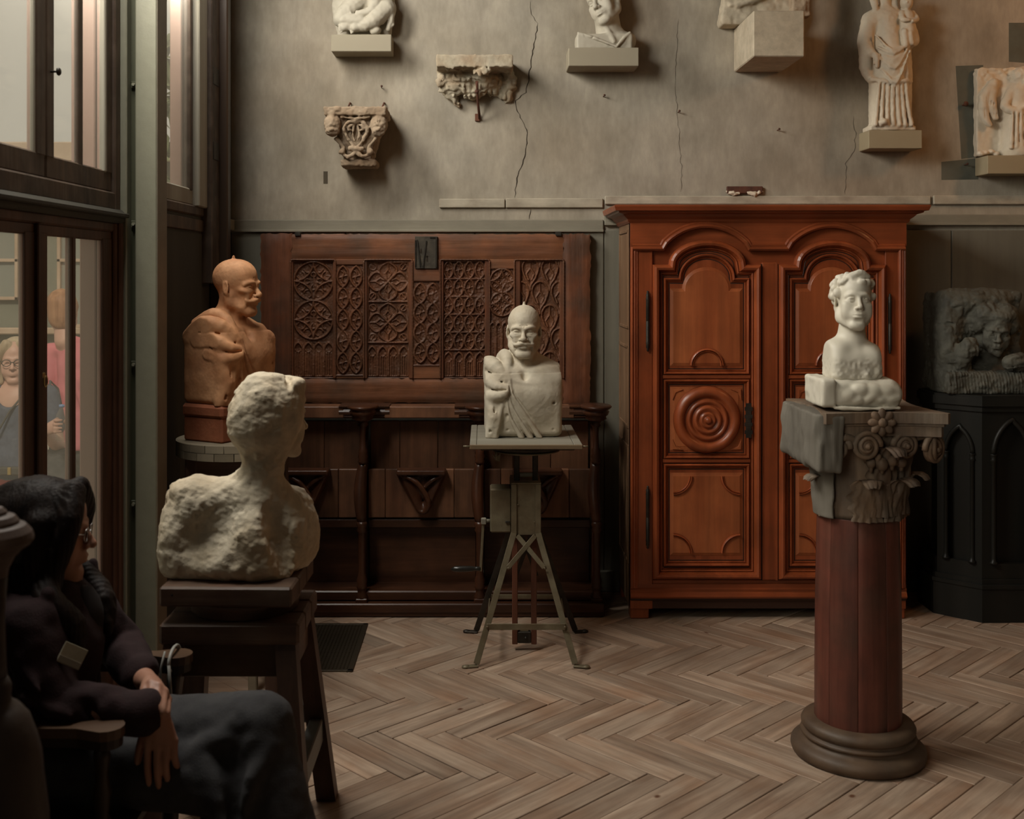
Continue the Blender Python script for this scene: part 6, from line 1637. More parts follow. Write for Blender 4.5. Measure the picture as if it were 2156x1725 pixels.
v.cut((0, 0, zb), (0, 0, -1))
dk.part('relief', v.mesh(), M['dark_stone'])
# ---------------------------------------------------------------- metal modelling stand (under the plaster bust)
ms = Thing('modelling_stand', 'grey-green iron modelling stand with crank handle and square wooden top, carrying the plaster bust', 'stand', (.18, 4.88, 0))
BZ = .931
ms.part('board', MB().box(ax(1004, 4.66), ax(1209, 4.66), 4.665, 5.27, BZ - .018, BZ - .0005, .003), M['board_grey'])
for a, b in ((989, 1003.5), (1209.5, 1227)):
    ms.part('end_cleat', MB().box(ax(a, 4.66), ax(b, 4.66), 4.665, 5.27, BZ - .018, BZ, .003), M['board_grey'])
ms.part('front_edge', MB().box(ax(989, 4.66), ax(1227, 4.66), 4.658, 4.668, BZ - .020, BZ - .001, .002), M['board_edge'])
for a, b in ((975, 989), (1227, 1240)):
    ms.part('board_pin', MB().cyl((ax(a, 4.66), 4.69, BZ - .012), (ax(b, 4.66), 4.69, BZ - .012), .004, n=8), M['metal_green'])
cx, cy = ax(1108, 4.9), 4.93
ms.part('under_plate', MB().box(cx - .20, cx + .20, 4.72, 5.14, BZ - .034, BZ - .019, .003), M['iron_dark'])
ms.part('turntable_disc', MB().lathe((cx, cy, 0), [(0, BZ - .062), (.13, BZ - .060), (.165, BZ - .052), (.185, BZ - .044), (.185, BZ - .035), (0, BZ - .034)], 36), M['iron_dark'])
ms.part('disc_rim', MB().lathe((cx, cy, 0), [(.110, BZ - .074), (.150, BZ - .066), (.152, BZ - .060), (.10, BZ - .060)], 36, cap=False), M['metal_green'])
w = ms.part('wing_nut', MB().cyl((ax(1045, 4.8), 4.79, BZ - .05), (ax(1045, 4.8), 4.79, BZ - .085), .006, n=8), M['metal_green'])
ms.part('wing', MB().prism([(ax(1036, 4.8), BZ - .062), (ax(1044, 4.8), BZ - .075), (ax(1054, 4.8), BZ - .058), (ax(1052, 4.8), BZ - .092), (ax(1043, 4.8), BZ - .088)], 4.785, 4.795), M['metal_green'], w)
for px in (1088, 1127):
    x = ax(px, 4.86)
    ms.part('lift_post', MB().box(x - .012, x + .012, 4.85, 4.885, .60, BZ - .06, .003), M['iron_dark'])
ms.part('post_bridge', MB().box(ax(1094, 4.86), ax(1122, 4.86), 4.855, 4.87, az(1004, 4.86), az(996, 4.86), .002), M['board_grey'])
# riveted column box
zt, zb = az(1018, 4.80), az(1127, 4.80)
ms.part('column_plate', MB().box(ax(1084, 4.8), ax(1130, 4.8), 4.803, 4.81, zb, zt, .001), M['metal_green'])
ms.part('column_plate', MB().box(ax(1078, 4.8) + .004, ax(1138, 4.8) - .004, 4.975, 4.982, zb, zt, .001), M['metal_green'])
ms.part('column_top', MB().box(ax(1076, 4.8), ax(1139, 4.8), 4.796, 4.985, zt - .003, zt + .003, .001), M['metal_green'])
for a, b in ((1076.5, 1086), (1127, 1138)):
    ms.part('corner_angle', MB().box(ax(a, 4.8), ax(b, 4.8), 4.797, 4.803, zb - .003, zt, .001), M['metal_green'])
for a in (1076.5, 1137):
    ms.part('side_plate', MB().box(ax(a, 4.8), ax(a, 4.8) + .004, 4.80, 4.98, zb, zt, .001), M['metal_green'])
for (px, ys) in ((1083, (1023, 1056, 1087, 1119)), (1131, (1025, 1057, 1087, 1119)), (1125.5, (1023, 1100)), (1091, (1063,))):
    for py in ys: ms.part('rivet', MB().ball((ax(px, 4.797), 4.7975, az(py, 4.797)), .004, 5, 1, .7, 1), M['metal_green'])
# legs: bent flat bars; front pair then rear pair
def leg(px_top, px_bend, px_foot, yt, yb, yf, sg, dark):
    zt_, zb_ = az(1112, 4.8), 0.006
    bend = Vector((ax(px_bend, 4.8), yt, az(1124, 4.8))); foot = Vector((ax(px_foot, yb), yb, .012))
    m = MB().bar(Vector((ax(px_bend, 4.8), yt, az(1020, 4.8))), bend, .024, .006, (0, -1, 0)).bar(bend + Vector((0, 0, .004)), foot, .026, .006, (0, -1, 0))
    o = ms.part('leg', m, M['iron_dark'] if dark else M['metal_green'])
    ms.part('foot', MB().bar(foot + Vector((sg * -.006, 0, -.007)), foot + Vector((sg * .045, yf, -.007)), .030, .006).lathe((foot.x + sg * .045, foot.y + yf, .001), [(.016, 0), (.016, .007), (.005, .011), (0, .011)], 10), M['iron_dark'] if dark else M['metal_green'], o)
leg(1081, 1082, 1003, 4.797, 4.66, -.012, -1, False); leg(1133, 1133, 1211, 4.797, 4.66, -.012, 1, False)
leg(1081, 1081, 1003, 4.985, 5.10, .01, -1, True); leg(1133, 1132, 1211, 4.985, 5.10, .01, 1, True)
ms.part('brace', MB().bar((ax(1089, 4.793), 4.793, az(1128, 4.793)), (ax(1146, 4.74), 4.752, az(1196, 4.75)), .020, .004, (0, -1, 0)), M['metal_green'])
ms.part('brace', MB().bar((ax(1127, 4.789), 4.789, az(1128, 4.789)), (ax(1070, 4.74), 4.748, az(1195, 4.75)), .020, .004, (0, -1, 0)), M['metal_green'])
ms.part('rear_brace', MB().bar((ax(1092, 4.99), 4.995, az(1128, 4.8)), (ax(1130, 5.03), 5.03, az(1230, 4.9)), .018, .004, (0, -1, 0)), M['iron_dark'])
ms.part('rear_brace', MB().bar((ax(1126, 4.99), 4.995, az(1128, 4.8)), (ax(1086, 5.03), 5.03, az(1230, 4.9)), .018, .004, (0, -1, 0)), M['iron_dark'])
zc = az(1319, 4.69)
ms.part('crossbar', MB().bar((ax(1026, 4.68), 4.683, zc), (ax(1190, 4.68), 4.683, zc), .026, .005, (0, -1, 0)), M['metal_green'])
ms.part('crossbar', MB().bar((ax(1034, 5.08), 5.085, zc + .01), (ax(1180, 5.08), 5.085, zc + .01), .020, .005, (0, -1, 0)), M['metal_green'])
ms.part('side_bar', MB().bar((ax(1026, 4.68), 4.685, zc), (ax(1031, 5.08), 5.085, zc), .020, .005, (1, 0, 0)), M['metal_green'])
ms.part('side_bar', MB().bar((ax(1190, 4.68), 4.685, zc), (ax(1182, 5.08), 5.085, zc), .020, .005, (1, 0, 0)), M['metal_green'])
for px in (1026, 1190): ms.part('bolt', MB().ball((ax(px, 4.67), 4.676, zc), .006, 5, 1, .6, 1), M['metal_green'])
for px in (1070, 1147): ms.part('bolt', MB().ball((ax(px, 4.74), 4.742, az(1196, 4.75)), .005, 5, 1, .6, 1), M['metal_green'])
# wooden lift rails and their bottom block
for px in (1084, 1124):
    x = ax(px, 4.87); ms.part('lift_rail', MB().box(x - .012, x + .012, 4.855, 4.88, az(1355, 4.87), az(1128, 4.87), .002), M['red_wood'])
bb = ms.part('lift_block', MB().box(ax(1090, 4.86), ax(1118, 4.86), 4.852, 4.885, az(1354, 4.86), az(1330, 4.86), .003), M['iron_dark'])
ms.part('lift_wheel', MB().cyl((ax(1104, 4.86), 4.86, az(1330, 4.86)), (ax(1104, 4.86), 4.88, az(1330, 4.86)), .018, n=14), M['metal_green'], bb)
ms.part('bolt', MB().ball((ax(1107, 4.85), 4.85, az(1344, 4.85)), .007, 5), M['iron_dark'], bb)
# gear box and crank
gb = ms.part('gear_box', MB().box(ax(1032, 4.82), ax(1077, 4.82), 4.82, 4.94, az(1122, 4.82), az(1030, 4.82), .006), M['metal_green'])
ms.part('latch', MB().box(ax(1064, 4.82), ax(1073, 4.82), 4.812, 4.821, az(1101, 4.82), az(1097, 4.82), .001), M['iron_dark'], gb)
ms.part('crank_shaft', MB().cyl((ax(1032, 4.86), 4.88, az(1099, 4.86)), (ax(1016, 4.86), 4.88, az(1099, 4.86)), .008, n=10).box(ax(1013, 4.86), ax(1024, 4.86), 4.868, 4.892, az(1106, 4.86), az(1093, 4.86), .003), M['board_grey'])
ms.part('crank_arm', MB().bar((ax(1018, 4.86), 4.88, az(1096, 4.86)), (ax(1012, 4.86), 4.88, az(1206, 4.86)), .012, .008, (0, -1, 0)), M['metal_green'])
z = az(1200, 4.86)
ms.part('crank_handle', MB().lathe((ax(1012, 4.86), 4.88, z), [(.006, 0), (.009, .004), (.010, .018), (.008, .024), (.011, .034), (.0125, .06), (.0135, .09), (.012, .115), (.006, .128), (0, .131)], 14, axis=(-1, 0, -.02)), M['black_handle'])

# ---------------------------------------------------------------- round stand of the terracotta bust
rt = Thing('round_stand', 'pale round block-topped wooden stand under the terracotta bust', 'stand', (-1.03, 4.52, 0))
tx, ty, tz = -1.0, 4.52, .985
RT = .245
rt.part('top_disc', MB().lathe((tx, ty, 0), [(0, tz - .03), (RT - .004, tz - .03), (RT - .004, tz - .002), (RT - .008, tz), (0, tz)], 48), M['stand_top'])
for k in range(20):
    for lay in range(2):
        a0 = 2 * math.pi * (k + .5 * lay) / 20; a1 = a0 + 2 * math.pi / 20 - .012; z1 = tz - .002 - lay * .031; z0 = z1 - .029
        A = [a0 + (a1 - a0) * i / 3 for i in range(4)]
        pts = [(tx + RT * math.cos(q), ty + RT * math.sin(q)) for q in A] + [(tx + (RT - .05) * math.cos(q), ty + (RT - .05) * math.sin(q)) for q in A[::-1]]
        rt.part('rim_block', MB().prism(pts, z0, z1, 'xy'), M['stand_top'])
rt.part('apron', MB().box(tx - .17, tx + .17, ty - .16, ty - .135, tz - .135, tz - .062, .004).box(tx - .17, tx + .17, ty + .135, ty + .16, tz - .135, tz - .062, .004).box(tx - .17, tx - .145, ty - .135, ty + .135, tz - .135, tz - .062, .004).box(tx + .145, tx + .17, ty - .135, ty + .135, tz - .135, tz - .062, .004), M['stool_wood'])
for sx in (-1, 1):
    for sy in (-1, 1):
        rt.part('leg', MB().bar((tx + sx * .15, ty + sy * .14, tz - .06), (tx + sx * .17, ty + sy * .17 - .0, .0), .045, .045, (0, 1, 0), .004), M['stool_leg'])
# a narrow pale prop leg seen under the stool belongs to the round stand's lower tripod
lx = ax(532, 4.35)
rt.part('prop_leg', MB().bar((lx - .02, 4.42, tz - .10), (lx, 4.36, 0), .034, .034, (0, 1, 0), .004), M['stand_top'], label='narrow pale prop leg with flaking paint')

# ---------------------------------------------------------------- dark wooden stool with turntable boards under the white bust
wsx0, wsx1, wy0, wy1 = -.905, -.515, 3.09, 3.43
ws = Thing('sculptor_stool', 'dark wooden four-legged sculptor stool with a turntable top, carrying the rough white bust', 'stool', (-.71, 3.26, 0))
zs = .675
for k in range(3):
    y0 = wy0 + (wy1 - wy0) * k / 3; y1 = wy0 + (wy1 - wy0) * (k + 1) / 3
    ws.part('top_plank', MB().box(wsx0, wsx1, y0 + .0008, y1 - .0008, zs - .062, zs, .008), M['stool_wood'])
ws.part('turntable_disc', MB().lathe((-.70, 3.26, 0), [(0, zs), (.150, zs), (.155, zs + .004), (.155, zs + .026), (.16, zs + .03), (.16, zs + .046), (0, zs + .046)], 36), M['stool_wood'])
Rb = Euler((0, 0, math.radians(-1.5)))
for k in range(3):
    y0 = 3.085 + .345 * k / 3; y1 = 3.085 + .345 * (k + 1) / 3
    pl = ws.part('board_plank', MB().box(-.90, -.53, y0 + .0008, y1 - .0008, .722, .7775, .006, Rb, (-.71, 3.26, .75)), M['stool_wood'])
for px in (362, 400, 450, 560, 592, 604):
    for py in ((1246, 1262) if px > 580 else (1254,)):
        p_ = at(px, py, 3.088); ws.part('nail_head', MB().ball(p_ + Vector((0, .004, 0)), .006, 5, 1, .5, 1), M['iron_dark'])
for (y0, y1) in ((wy0 + .02, wy0 + .045), (wy1 - .045, wy1 - .02)):
    ws.part('apron', MB().box(wsx0 + .03, wsx1 - .03, y0, y1, zs - .155, zs - .06, .004), M['stool_wood'])
for (x0, x1) in ((wsx0 + .02, wsx0 + .045), (wsx1 - .045, wsx1 - .02)):
    ws.part('apron', MB().box(x0, x1, wy0 + .045, wy1 - .045, zs - .155, zs - .06, .004), M['stool_wood'])
tops = {}; feet = {}
for sx in (-1, 1):
    for sy in (-1, 1):
        t = Vector((-.71 + sx * .155, 3.26 + sy * .135, zs - .06)); b_ = Vector((-.71 + sx * .215, 3.26 + sy * .245, 0))
        tops[sx, sy] = t; feet[sx, sy] = b_
        d_ = (t - b_); m_ = MB(); ww = .030
        vs = [b_ + Vector((i * ww, j * ww, 0)) for i, j in ((-1, -1), (1, -1), (1, 1), (-1, 1))] + [t + Vector((i * ww * .95, j * ww * .95, 0)) for i, j in ((-1, -1), (1, -1), (1, 1), (-1, 1))]
        m_.add(vs, [(3, 2, 1, 0), (4, 5, 6, 7), (0, 1, 5, 4), (1, 2, 6, 5), (2, 3, 7, 6), (3, 0, 4, 7)])
        ws.part('leg', m_, M['stool_leg'])
def onleg(k, z): return feet[k] + (tops[k] - feet[k]) * (z / (zs - .06))
zr = .24
for sx in (-1, 1): ws.part('stretcher', MB().bar(onleg((sx, -1), zr), onleg((sx, 1), zr), .040, .075, (0, 0, 1), .004), M['stool_bar'])
for sy in (-1, 1): ws.part('stretcher', MB().bar(onleg((-1, sy), zr + .05), onleg((1, sy), zr + .05), .035, .06, (0, 0, 1), .004), M['stool_bar'])

# ---------------------------------------------------------------- floor grille
gr = Thing('floor_grille', 'perforated iron floor grille set in the parquet beside the stool', 'grille', (-.82, 4.75, 0))
gx0, gx1, gy0, gy1 = ax(560, 4.62), -.545, 4.60, 5.22
gr.part('pit', MB().box(gx0, gx1, gy0, gy1, .0005, .002, 0), M['grate_hole'])
gr.part('rim', MB().box(gx0, gx1, gy0, gy0 + .016, .002, .007, .001).box(gx0, gx1, gy1 - .016, gy1, .002, .007, .001).box(gx1 - .022, gx1, gy0, gy1, .002, .007, .001).box(gx0, gx0 + .022, gy0, gy1, .002, .007, .001), M['grate'])
mb = MB(); nX = int((gx1 - gx0 - .04) / .0155); nY = int((gy1 - gy0 - .03) / .0155)
for i in range(nX + 1):
    x = gx0 + .02 + i * .0155; mb.box(x - .0042, x + .0042, gy0 + .01, gy1 - .01, .0025, .0058, 0)
for j in range(nY + 1):
    y = gy0 + .015 + j * .0155; mb.box(gx0 + .01, gx1 - .01, y - .0042, y + .0042, .0026, .006, 0)
gr.part('lattice', mb, M['grate'], kind='stuff')

# ---------------------------------------------------------------- wooden column with a carved corinthian capital
CCX, CCY = 1.285, 3.83
cl = Thing('wooden_column', 'red-brown wooden column with a carved leafy capital, carrying the marble head', 'column', (CCX, CCY, 0))
bp = [(.205, 0), (.219, .004), (.224, .018), (.222, .032), (.212, .042), (.200, .047), (.194, .050), (.186, .056), (.182, .062), (.188, .065), (.192, .070), (.190, .076), (.184, .079), (.178, .082), (.182, .087), (.188, .094), (.189, .104), (.184, .114), (.172, .121), (.150, .124), (0, .124)]
cl.part('base', MB().lathe((CCX, CCY, 0), bp, 56), M['base_wood'])
ZS0, ZS1 = .12, .822; nst = 9
for k in range(nst):     # the shaft's staves
    a0 = 2 * math.pi * (k + .30) / nst; a1 = a0 + 2 * math.pi / nst; P = []
    for (z, r) in ((ZS0, .1440), (.30, .1435), (.5, .142), (.7, .1385), (ZS1, .1355)):
        P.append([Vector((CCX + r * q * math.cos(a0 + (a1 - a0) * t), CCY + r * q * math.sin(a0 + (a1 - a0) * t), z)) for t, q in ((.0, .985), (.012, .996), (.03, 1.0), (.17, 1), (.34, 1), (.5, 1), (.66, 1), (.83, 1), (.97, 1.0), (.988, .996), (1, .985))])
    cl.part('stave', MB().grid(P, True), M['shaft_wood'])
cl.part('shaft_top', MB().lathe((CCX, CCY, 0), [(0, ZS1 - .002), (.13, ZS1 - .002), (.13, ZS1), (0, ZS1)], 24), M['shaft_wood'])
# bell of the capital
ZC0, ZC1 = .822, 1.195
cap_t = cl.part('capital_bell', MB().lathe((CCX, CCY, 0), [(.128, ZC0), (.134, ZC0 + .02), (.138, ZC0 + .12), (.146, ZC0 + .20), (.165, ZC0 + .262), (.185, ZC0 + .292), (.15, ZC0 + .30), (0, ZC0 + .30)], 40), M['capital_wood'])
# raw split block at the left, uncarved side
v = Vol((1.03, 3.56, ZC0 + .05), (1.22, 4.06, ZC1 + .01), .0045)
v.rbox((1.115, 3.80, ZC0 + .275), (.050, .20, .095), .012, R=rotm(0, 4, 0))
v.cut((1.06, 3.8, ZC0 + .20), (-.8, 0, -.6), .01); v.cut((1.07, 3.62, ZC0 + .27), (-.7, -.7, 0), .01)
v.noise(.006, 22, 3, band=.04); v.noise(.004, (60, 60, 14), 4); v.cut((0, 0, ZC1 - .004), (0, 0, 1))
cl.part('raw_block', v.mesh(), M['capital_raw'], label='grey uncarved split block at the side')
v = Vol((1.08, 3.60, ZC0 - .005), (1.25, 3.9, ZC0 + .22), .0045)
v.cap((CCX - .01, CCY - .01, ZC0 - .02), (CCX - .015, CCY - .01, ZC0 + .17), .140, .150); v.cut((1.196, 3.8, .9), (1, -.35, 0)); v.noise(.003, 40, 2)
v.cut((0, 0, ZC0 + .002), (0, 0, -1)); v.cut((0, 0, ZC0 + .19), (0, 0, 1), .01)
cl.part('plain_stave', v.mesh(), M['capital_raw'])
# abacus: concave sides, moulded edge
def abacus(inset, z0, z1):
    h = .225 - inset; pts = []
    corners = [(-h * .86, -h), (h, -h), (h, h), (-h * .86, h)]
    for i in range(4):
        a = Vector(corners[i]); b = Vector(corners[(i + 1) % 4]); n_ = Vector(((b - a).y, -(b - a).x)).normalized()
        for k in range(9):
            t = k / 8; p_ = a + (b - a) * (.03 + .94 * t); pts.append((CCX + p_.x - n_.x * .030 * math.sin(math.pi * t), CCY - .012 + p_.y - n_.y * .030 * math.sin(math.pi * t)))
    return MB().prism(pts, z0, z1, 'xy')
cl.part('abacus', abacus(.0, ZC1 - .034, ZC1), M['capital_wood']); cl.part('abacus_fillet', abacus(.010, ZC1 - .044, ZC1 - .033), M['capital_wood']); cl.part('abacus_cove', abacus(.016, ZC1 - .078, ZC1 - .043), M['capital_wood'])
def out(a): return Vector((math.sin(a), -math.cos(a), 0))
def sidev(a): return Vector((math.cos(a), math.sin(a), 0))
C0 = Vector((CCX, CCY, 0))
def leaf(a, z0, h, r0, w, curl, seed):
    """Acanthus leaf: ribbed lobed sheet rising up the bell and curling over at its tip."""
    m = MB(); nu, nv = 22, 15; P = []
    for i in range(nu):
        t = i / (nu - 1); row = []
        if t < .74: z = z0 + h * t / .74 * .93; rr = r0 + .012 + .012 * (t / .74) ** 2
        else:
            q = (t - .74) / .26 * math.pi * .95; z = z0 + h * .93 + curl * .62 * math.sin(q); rr = r0 + .024 + curl * (1 - math.cos(q)) * .75
        ww = w * (1 - .30 * (2 * t - .9) ** 2) * (1 + .14 * math.cos(t * 26)) * (1 if t < .80 else max(.35, 1 - (t - .8) * 2.6))
        for j in range(nv):
            s_ = -1 + 2 * j / (nv - 1)
            rib = .007 * math.exp(-(s_ / .13) ** 2) + .0070 * math.cos(s_ * 14 + t * 9 * (1 if s_ > 0 else -1)) * (1 - abs(s_) * .4) - .005 * s_ * s_
            an = a + s_ * ww / (rr)
            row.append(C0 + out(an) * (rr + rib) + Vector((0, 0, z - .006 * abs(s_) * (t > .74))))
        P.append(row)
    m.grid(P, True)
    B = [[C0 + ((q - C0) - out(math.atan2((q - C0).x, -(q - C0).y)) * .007) for q in row] for row in P]
    m.grid([r[::-1] for r in B], True)
    for e in (0, -1): m.grid([[r[e] for r in P], [r[e] for r in B]], False)
    m.grid([P[-1], B[-1]], False)
    return cl.part('acanthus_leaf', m, M['capital_wood'])
for k, a in enumerate((-.22, .50, 1.22)): leaf(a + .12, ZC0 + .002, .135, .142, .066, .042, k)
for k, a in enumerate((.14, .86, 1.55)): leaf(a + .12, ZC0 + .02, .228, .147, .064, .052, 10 + k)
for (a, h_) in ((-1.25, .135), (2.1, .135), (2.9, .135), (-2.6, .235)): leaf(a, ZC0 + .002, h_, .132, .05, .036, 30)
def volute(c, a, r, sg, d=.03):
    """A scroll in the tangent plane at angle a."""
    m = MB(); pts = []; rad = []
    for i in range(46):
        t = i / 45; th = t * 2.3 * 2 * math.pi; rr = r * (1 - t) ** .85 + .004
        pts.append(Vector(c) + sidev(a) * (sg * rr * math.cos(th)) + Vector((0, 0, rr * math.sin(th))) + out(a) * (.012 * t)); rad.append(.0105 * (1 - .55 * t))
    m.tube(pts, rad, 8); m.lathe(Vector(c) - out(a) * .012, [(0, 0), (r * .92, 0), (r * .9, .014), (r * .5, .02), (0, .022)], 18, axis=out(a))
    m.ball(Vector(c) + out(a) * .014, .010, 6)
    return cl.part('volute', m, M['capital_wood'])
rv = .196
volute(C0 + out(.06) * rv + Vector((0, 0, ZC0 + .262)) + sidev(.06) * -.050, .06, .044, 1); volute(C0 + out(.22) * (rv + .002) + Vector((0, 0, ZC0 + .262)) + sidev(.22) * .052, .25, .040, -1)
volute(C0 + out(.80) * .262 + Vector((0, 0, ZC0 + .250)), .62, .047, -1); volute(C0 + out(.86) * .255 + Vector((0, 0, ZC0 + .250)), 1.15, .045, 1)
volute(C0 + out(-.62) * .225 + Vector((0, 0, ZC0 + .255)), -.5, .040, 1)
for (a0, a1) in ((.42, .80), (1.2, .86), (-.12, -.55)):
    P_ = []
    for i in range(9):
        t = i / 8; a = a0 + (a1 - a0) * t; P_.append(C0 + out(a) * (.158 + .088 * t ** 1.3) + Vector((0, 0, ZC0 + .205 + .088 * math.sin(t * 1.7))))
    cl.part('scroll_stem', MB().tube(P_, [.012, .013, .014, .015, .015, .015, .014, .014, .013], 8), M['capital_wood'])
for (a, zz, r_) in ((-.10, .205, .016), (.10, .20, .020), (.30, .21, .017), (.52, .205, .018), (.02, .225, .013), (.40, .225, .013)):
    c_ = C0 + out(a) * .182 + Vector((0, 0, ZC0 + zz)); cl.part('bud', MB().ball(c_, r_, 7, 1, 1, 1.15).tube([c_ - Vector((0, 0, .03)), c_], [.006, .010], 7), M['capital_wood'])
fc_ = C0 + Vector((.005, -.212, ZC1 - .030))
fl = cl.part('flower', MB().ball(fc_ + Vector((0, -.016, 0)), .015, 7, 1, .7, 1), M['capital_wood'])
for k in range(8):
    a = k * math.pi / 4; d_ = Vector((math.cos(a), 0, math.sin(a)))
    m = MB(); R_ = Matrix((d_, Vector((0, -1, 0)), d_.cross(Vector((0, -1, 0))))).transposed(); b = MB().ball((0, 0, 0), 1, 6, .021, .009, .0135)
    m.add([fc_ + d_ * .026 + Vector((0, -.008, 0)) + R_ @ Vector(p) for p in b.v], b.f, True); cl.part('petal', m, M['capital_wood'], fl)

# ---------------------------------------------------------------- black gothic pedestal
PX, PY = 2.42, 5.50
bpd = Thing('gothic_pedestal', 'black octagonal pedestal with pointed-arch panels under the dark stone relief', 'pedestal', (PX, PY, 0))
xc = ax(2068, 5.245)                        # the front-left vertical edge
E0 = Vector((xc, 5.245)); E1 = Vector((ax(1965, 5.40), 5.40)); E2 = Vector((xc + .29, 5.245)); E3 = E1 + Vector((0, .20)); E4 = E2 + Vector((.19, .155)); 
def octo(off):
    base = [E1, E0, E2, E4, E4 + Vector((0, .20)), Vector((E2.x, 5.73)), Vector((E0.x, 5.73)), E3]
    base = [(p.x, p.y) for p in base]
    return offset_path(base, -off, True)
ZPT = DC[2]
for nm, z0, z1, off in (('plinth', 0, az(1240, 5.25), .0), ('plinth_moulding', az(1240, 5.25), az(1232, 5.25), .006), ('plinth_moulding', az(1232, 5.25), az(1222, 5.25), -.010), ('lower_frieze', az(1222, 5.25), az(1190, 5.25), -.022),
                        ('upper_frieze', az(882, 5.25), az(868, 5.25), -.022), ('neck_moulding', az(868, 5.25), az(856, 5.25), -.010), ('cap', az(856, 5.25), az(838, 5.25), .002), ('top_slab', az(838, 5.25), ZPT, -.006)):
    bpd.part(nm, MB().prism(octo(off), z0, z1, 'xy'), M['ebony'])
zl, zh = az(1190, 5.25), az(882, 5.25)
core = octo(-.060); bpd.part('core', MB().prism(core, zl, zh, 'xy'), M['ebony'])
face = octo(-.022)
for (a, b) in ((face[0], face[1]), (face[1], face[2])):
    A, B = Vector(a), Vector(b); L = (B - A).length; d = (B - A).normalized(); n_ = Vector((d.y, -d.x))
    def W3(s, z, o=0): return Vector((A.x + d.x * s + n_.x * o, A.y + d.y * s + n_.y * o, z))
    def plate(poly, t=.02):
        m = MB(); k = len(poly); m.add([W3(s, z) for s, z in poly] + [W3(s, z, -t) for s, z in poly], [tuple(range(k))] + [tuple(range(k, 2 * k))[::-1]] + [(i, i + k, (i + 1) % k + k, (i + 1) % k) for i in range(k)]); return m
    w0 = L * .17; zsp = zh - .17 ; hw = (L - 2 * w0) / 2; R_ = hw * 2.2; zap = zsp + math.sqrt(R_ ** 2 - (R_ - hw) ** 2)
    la = [(w0 + R_ - R_ * math.cos(q), zsp + R_ * math.sin(q)) for q in np.linspace(0, math.acos((R_ - hw) / R_), 9)]
    ra = [(L - s, z) for s, z in la]
    bpd.part('side_stile', plate([(0, zl), (w0, zl), (w0, zsp)] + la[1:] + [(L / 2, zh), (0, zh)]), M['ebony'])
    bpd.part('side_stile', plate([(L, zl), (L, zh), (L / 2, zh)] + ra[::-1][:-1] + [(L - w0, zsp), (L - w0, zl)]), M['ebony'])
    bpd.part('arch_moulding', MB().tube([W3(s + .006, z, .004) for s, z in la] + [W3(s - .006, z, .004) for s, z in ra[::-1][1:]], .011, 8), M['ebony'])
    for s in (w0 + .008, L - w0 - .008):
        zc_ = zsp - zl
        bpd.part('colonnette', MB().lathe(W3(s, zl, .002), [(.018, 0), (.018, .008), (.012, .014), (.0105, .03), (.0105, zc_ - .035), (.016, zc_ - .03), (.011, zc_ - .022), (.013, zc_ - .006), (.017, zc_)], 12), M['ebony'])
# ---------------------------------------------------------------- seated woman in the foreground
def A(p): return np.asarray(p, float)
def hand(v, wrist, knuckles, tips, thumb, r=.0085, bend=None, palm=.014):
    """Palm from the wrist to a row of knuckles, four unequal fingers to their tips, a thumb from the palm's side."""
    w = A(wrist); K = [A(k) for k in knuckles]; T = [A(t) for t in tips]; off = A(bend if bend is not None else (0, -.012, 0))
    for k in K: v.line([w, w + (k - w) * .5, k], [palm, palm * .92, r * 1.12], k=.010, smooth=False)
    for a, b in zip(K[:-1], K[1:]): v.cap(a, b, r * .95, k=.006)
    for k, t in zip(K, T): v.line([k, k + (t - k) * .45 + off, k + (t - k) * .78 + off * .8, t], [r * 1.05, r * .96, r * .86, r * .70], k=.003)
    v.line([A(q) for q in thumb], [r * 1.35, r * 1.2, r * 1.05, r * .8][:len(thumb)], k=.006)
WO = (-1.02, 2.72, 0)
wm = Thing('person', 'seated woman with long dark hair, maroon jacket and grey trousers, hands crossed', 'person', WO)
hfw = Frame((-1.075, 2.735, 1.020), rotm(6, 0, 99), .98)
v = Vol((-1.28, 2.44, .0), (-.30, 3.06, 1.17), .0042)
head(v, hfw, ears=False, cheeks=1.0, jaw=.95, chin=.95, nose=1.1, browk=.8, neck=True, neck_len=.14)
hip_r, hip_l = A((-1.04, 2.65, .475)), A((-1.04, 2.80, .480))
v.line([(-1.06, 2.725, .47), (-1.075, 2.725, .62), (-1.085, 2.72, .78)], [.115, .105, .115], k=.05)
v.ell((-1.075, 2.72, .83), (.09, .165, .06), k=.05)
sh_r, el_r, wr_r = A((-1.055, 2.575, .835)), A((-.985, 2.545, .655)), A(at(332, 1503, 2.575))
sh_l, el_l, wr_l = A((-1.065, 2.875, .845)), A((-.955, 2.925, .665)), A((-.835, 2.735, .650))
v.line([sh_r, el_r, wr_r], [.048, .036, .025], k=.02, smooth=False); v.line([sh_l, el_l, wr_l], [.048, .036, .025], k=.02, smooth=False)
kn_l, an_l = A((-.545, 2.685, .555)), A((-.42, 2.62, .16)); kn_r, an_r = A((-.60, 2.64, .43)), A((-.66, 2.66, .08))
v.line([hip_l, kn_l, an_l], [.078, .056, .036], k=.02, smooth=False); v.line([hip_r, kn_r, an_r], [.078, .056, .036], k=.02, smooth=False)
v.cap(an_l, (-.33, 2.60, .10), .034, .026, k=.02); v.cap(an_r, (-.55, 2.66, .035), .034, .026, k=.02)
d_ = 2.565
hand(v, wr_r, [at(312, 1566, d_), at(332, 1572, d_ - .004), at(350, 1570, d_ - .002), at(366, 1561, d_ + .004)],
     [at(317, 1660, d_ + .006), at(337, 1664, d_ + .004), at(355, 1648, d_ + .008), at(375, 1616, d_ + .018)],
     [at(318, 1518, d_ + .004), at(300, 1556, d_ + .006), at(292, 1588, d_ + .010), at(290, 1615, d_ + .014)], r=.0090, palm=.020)
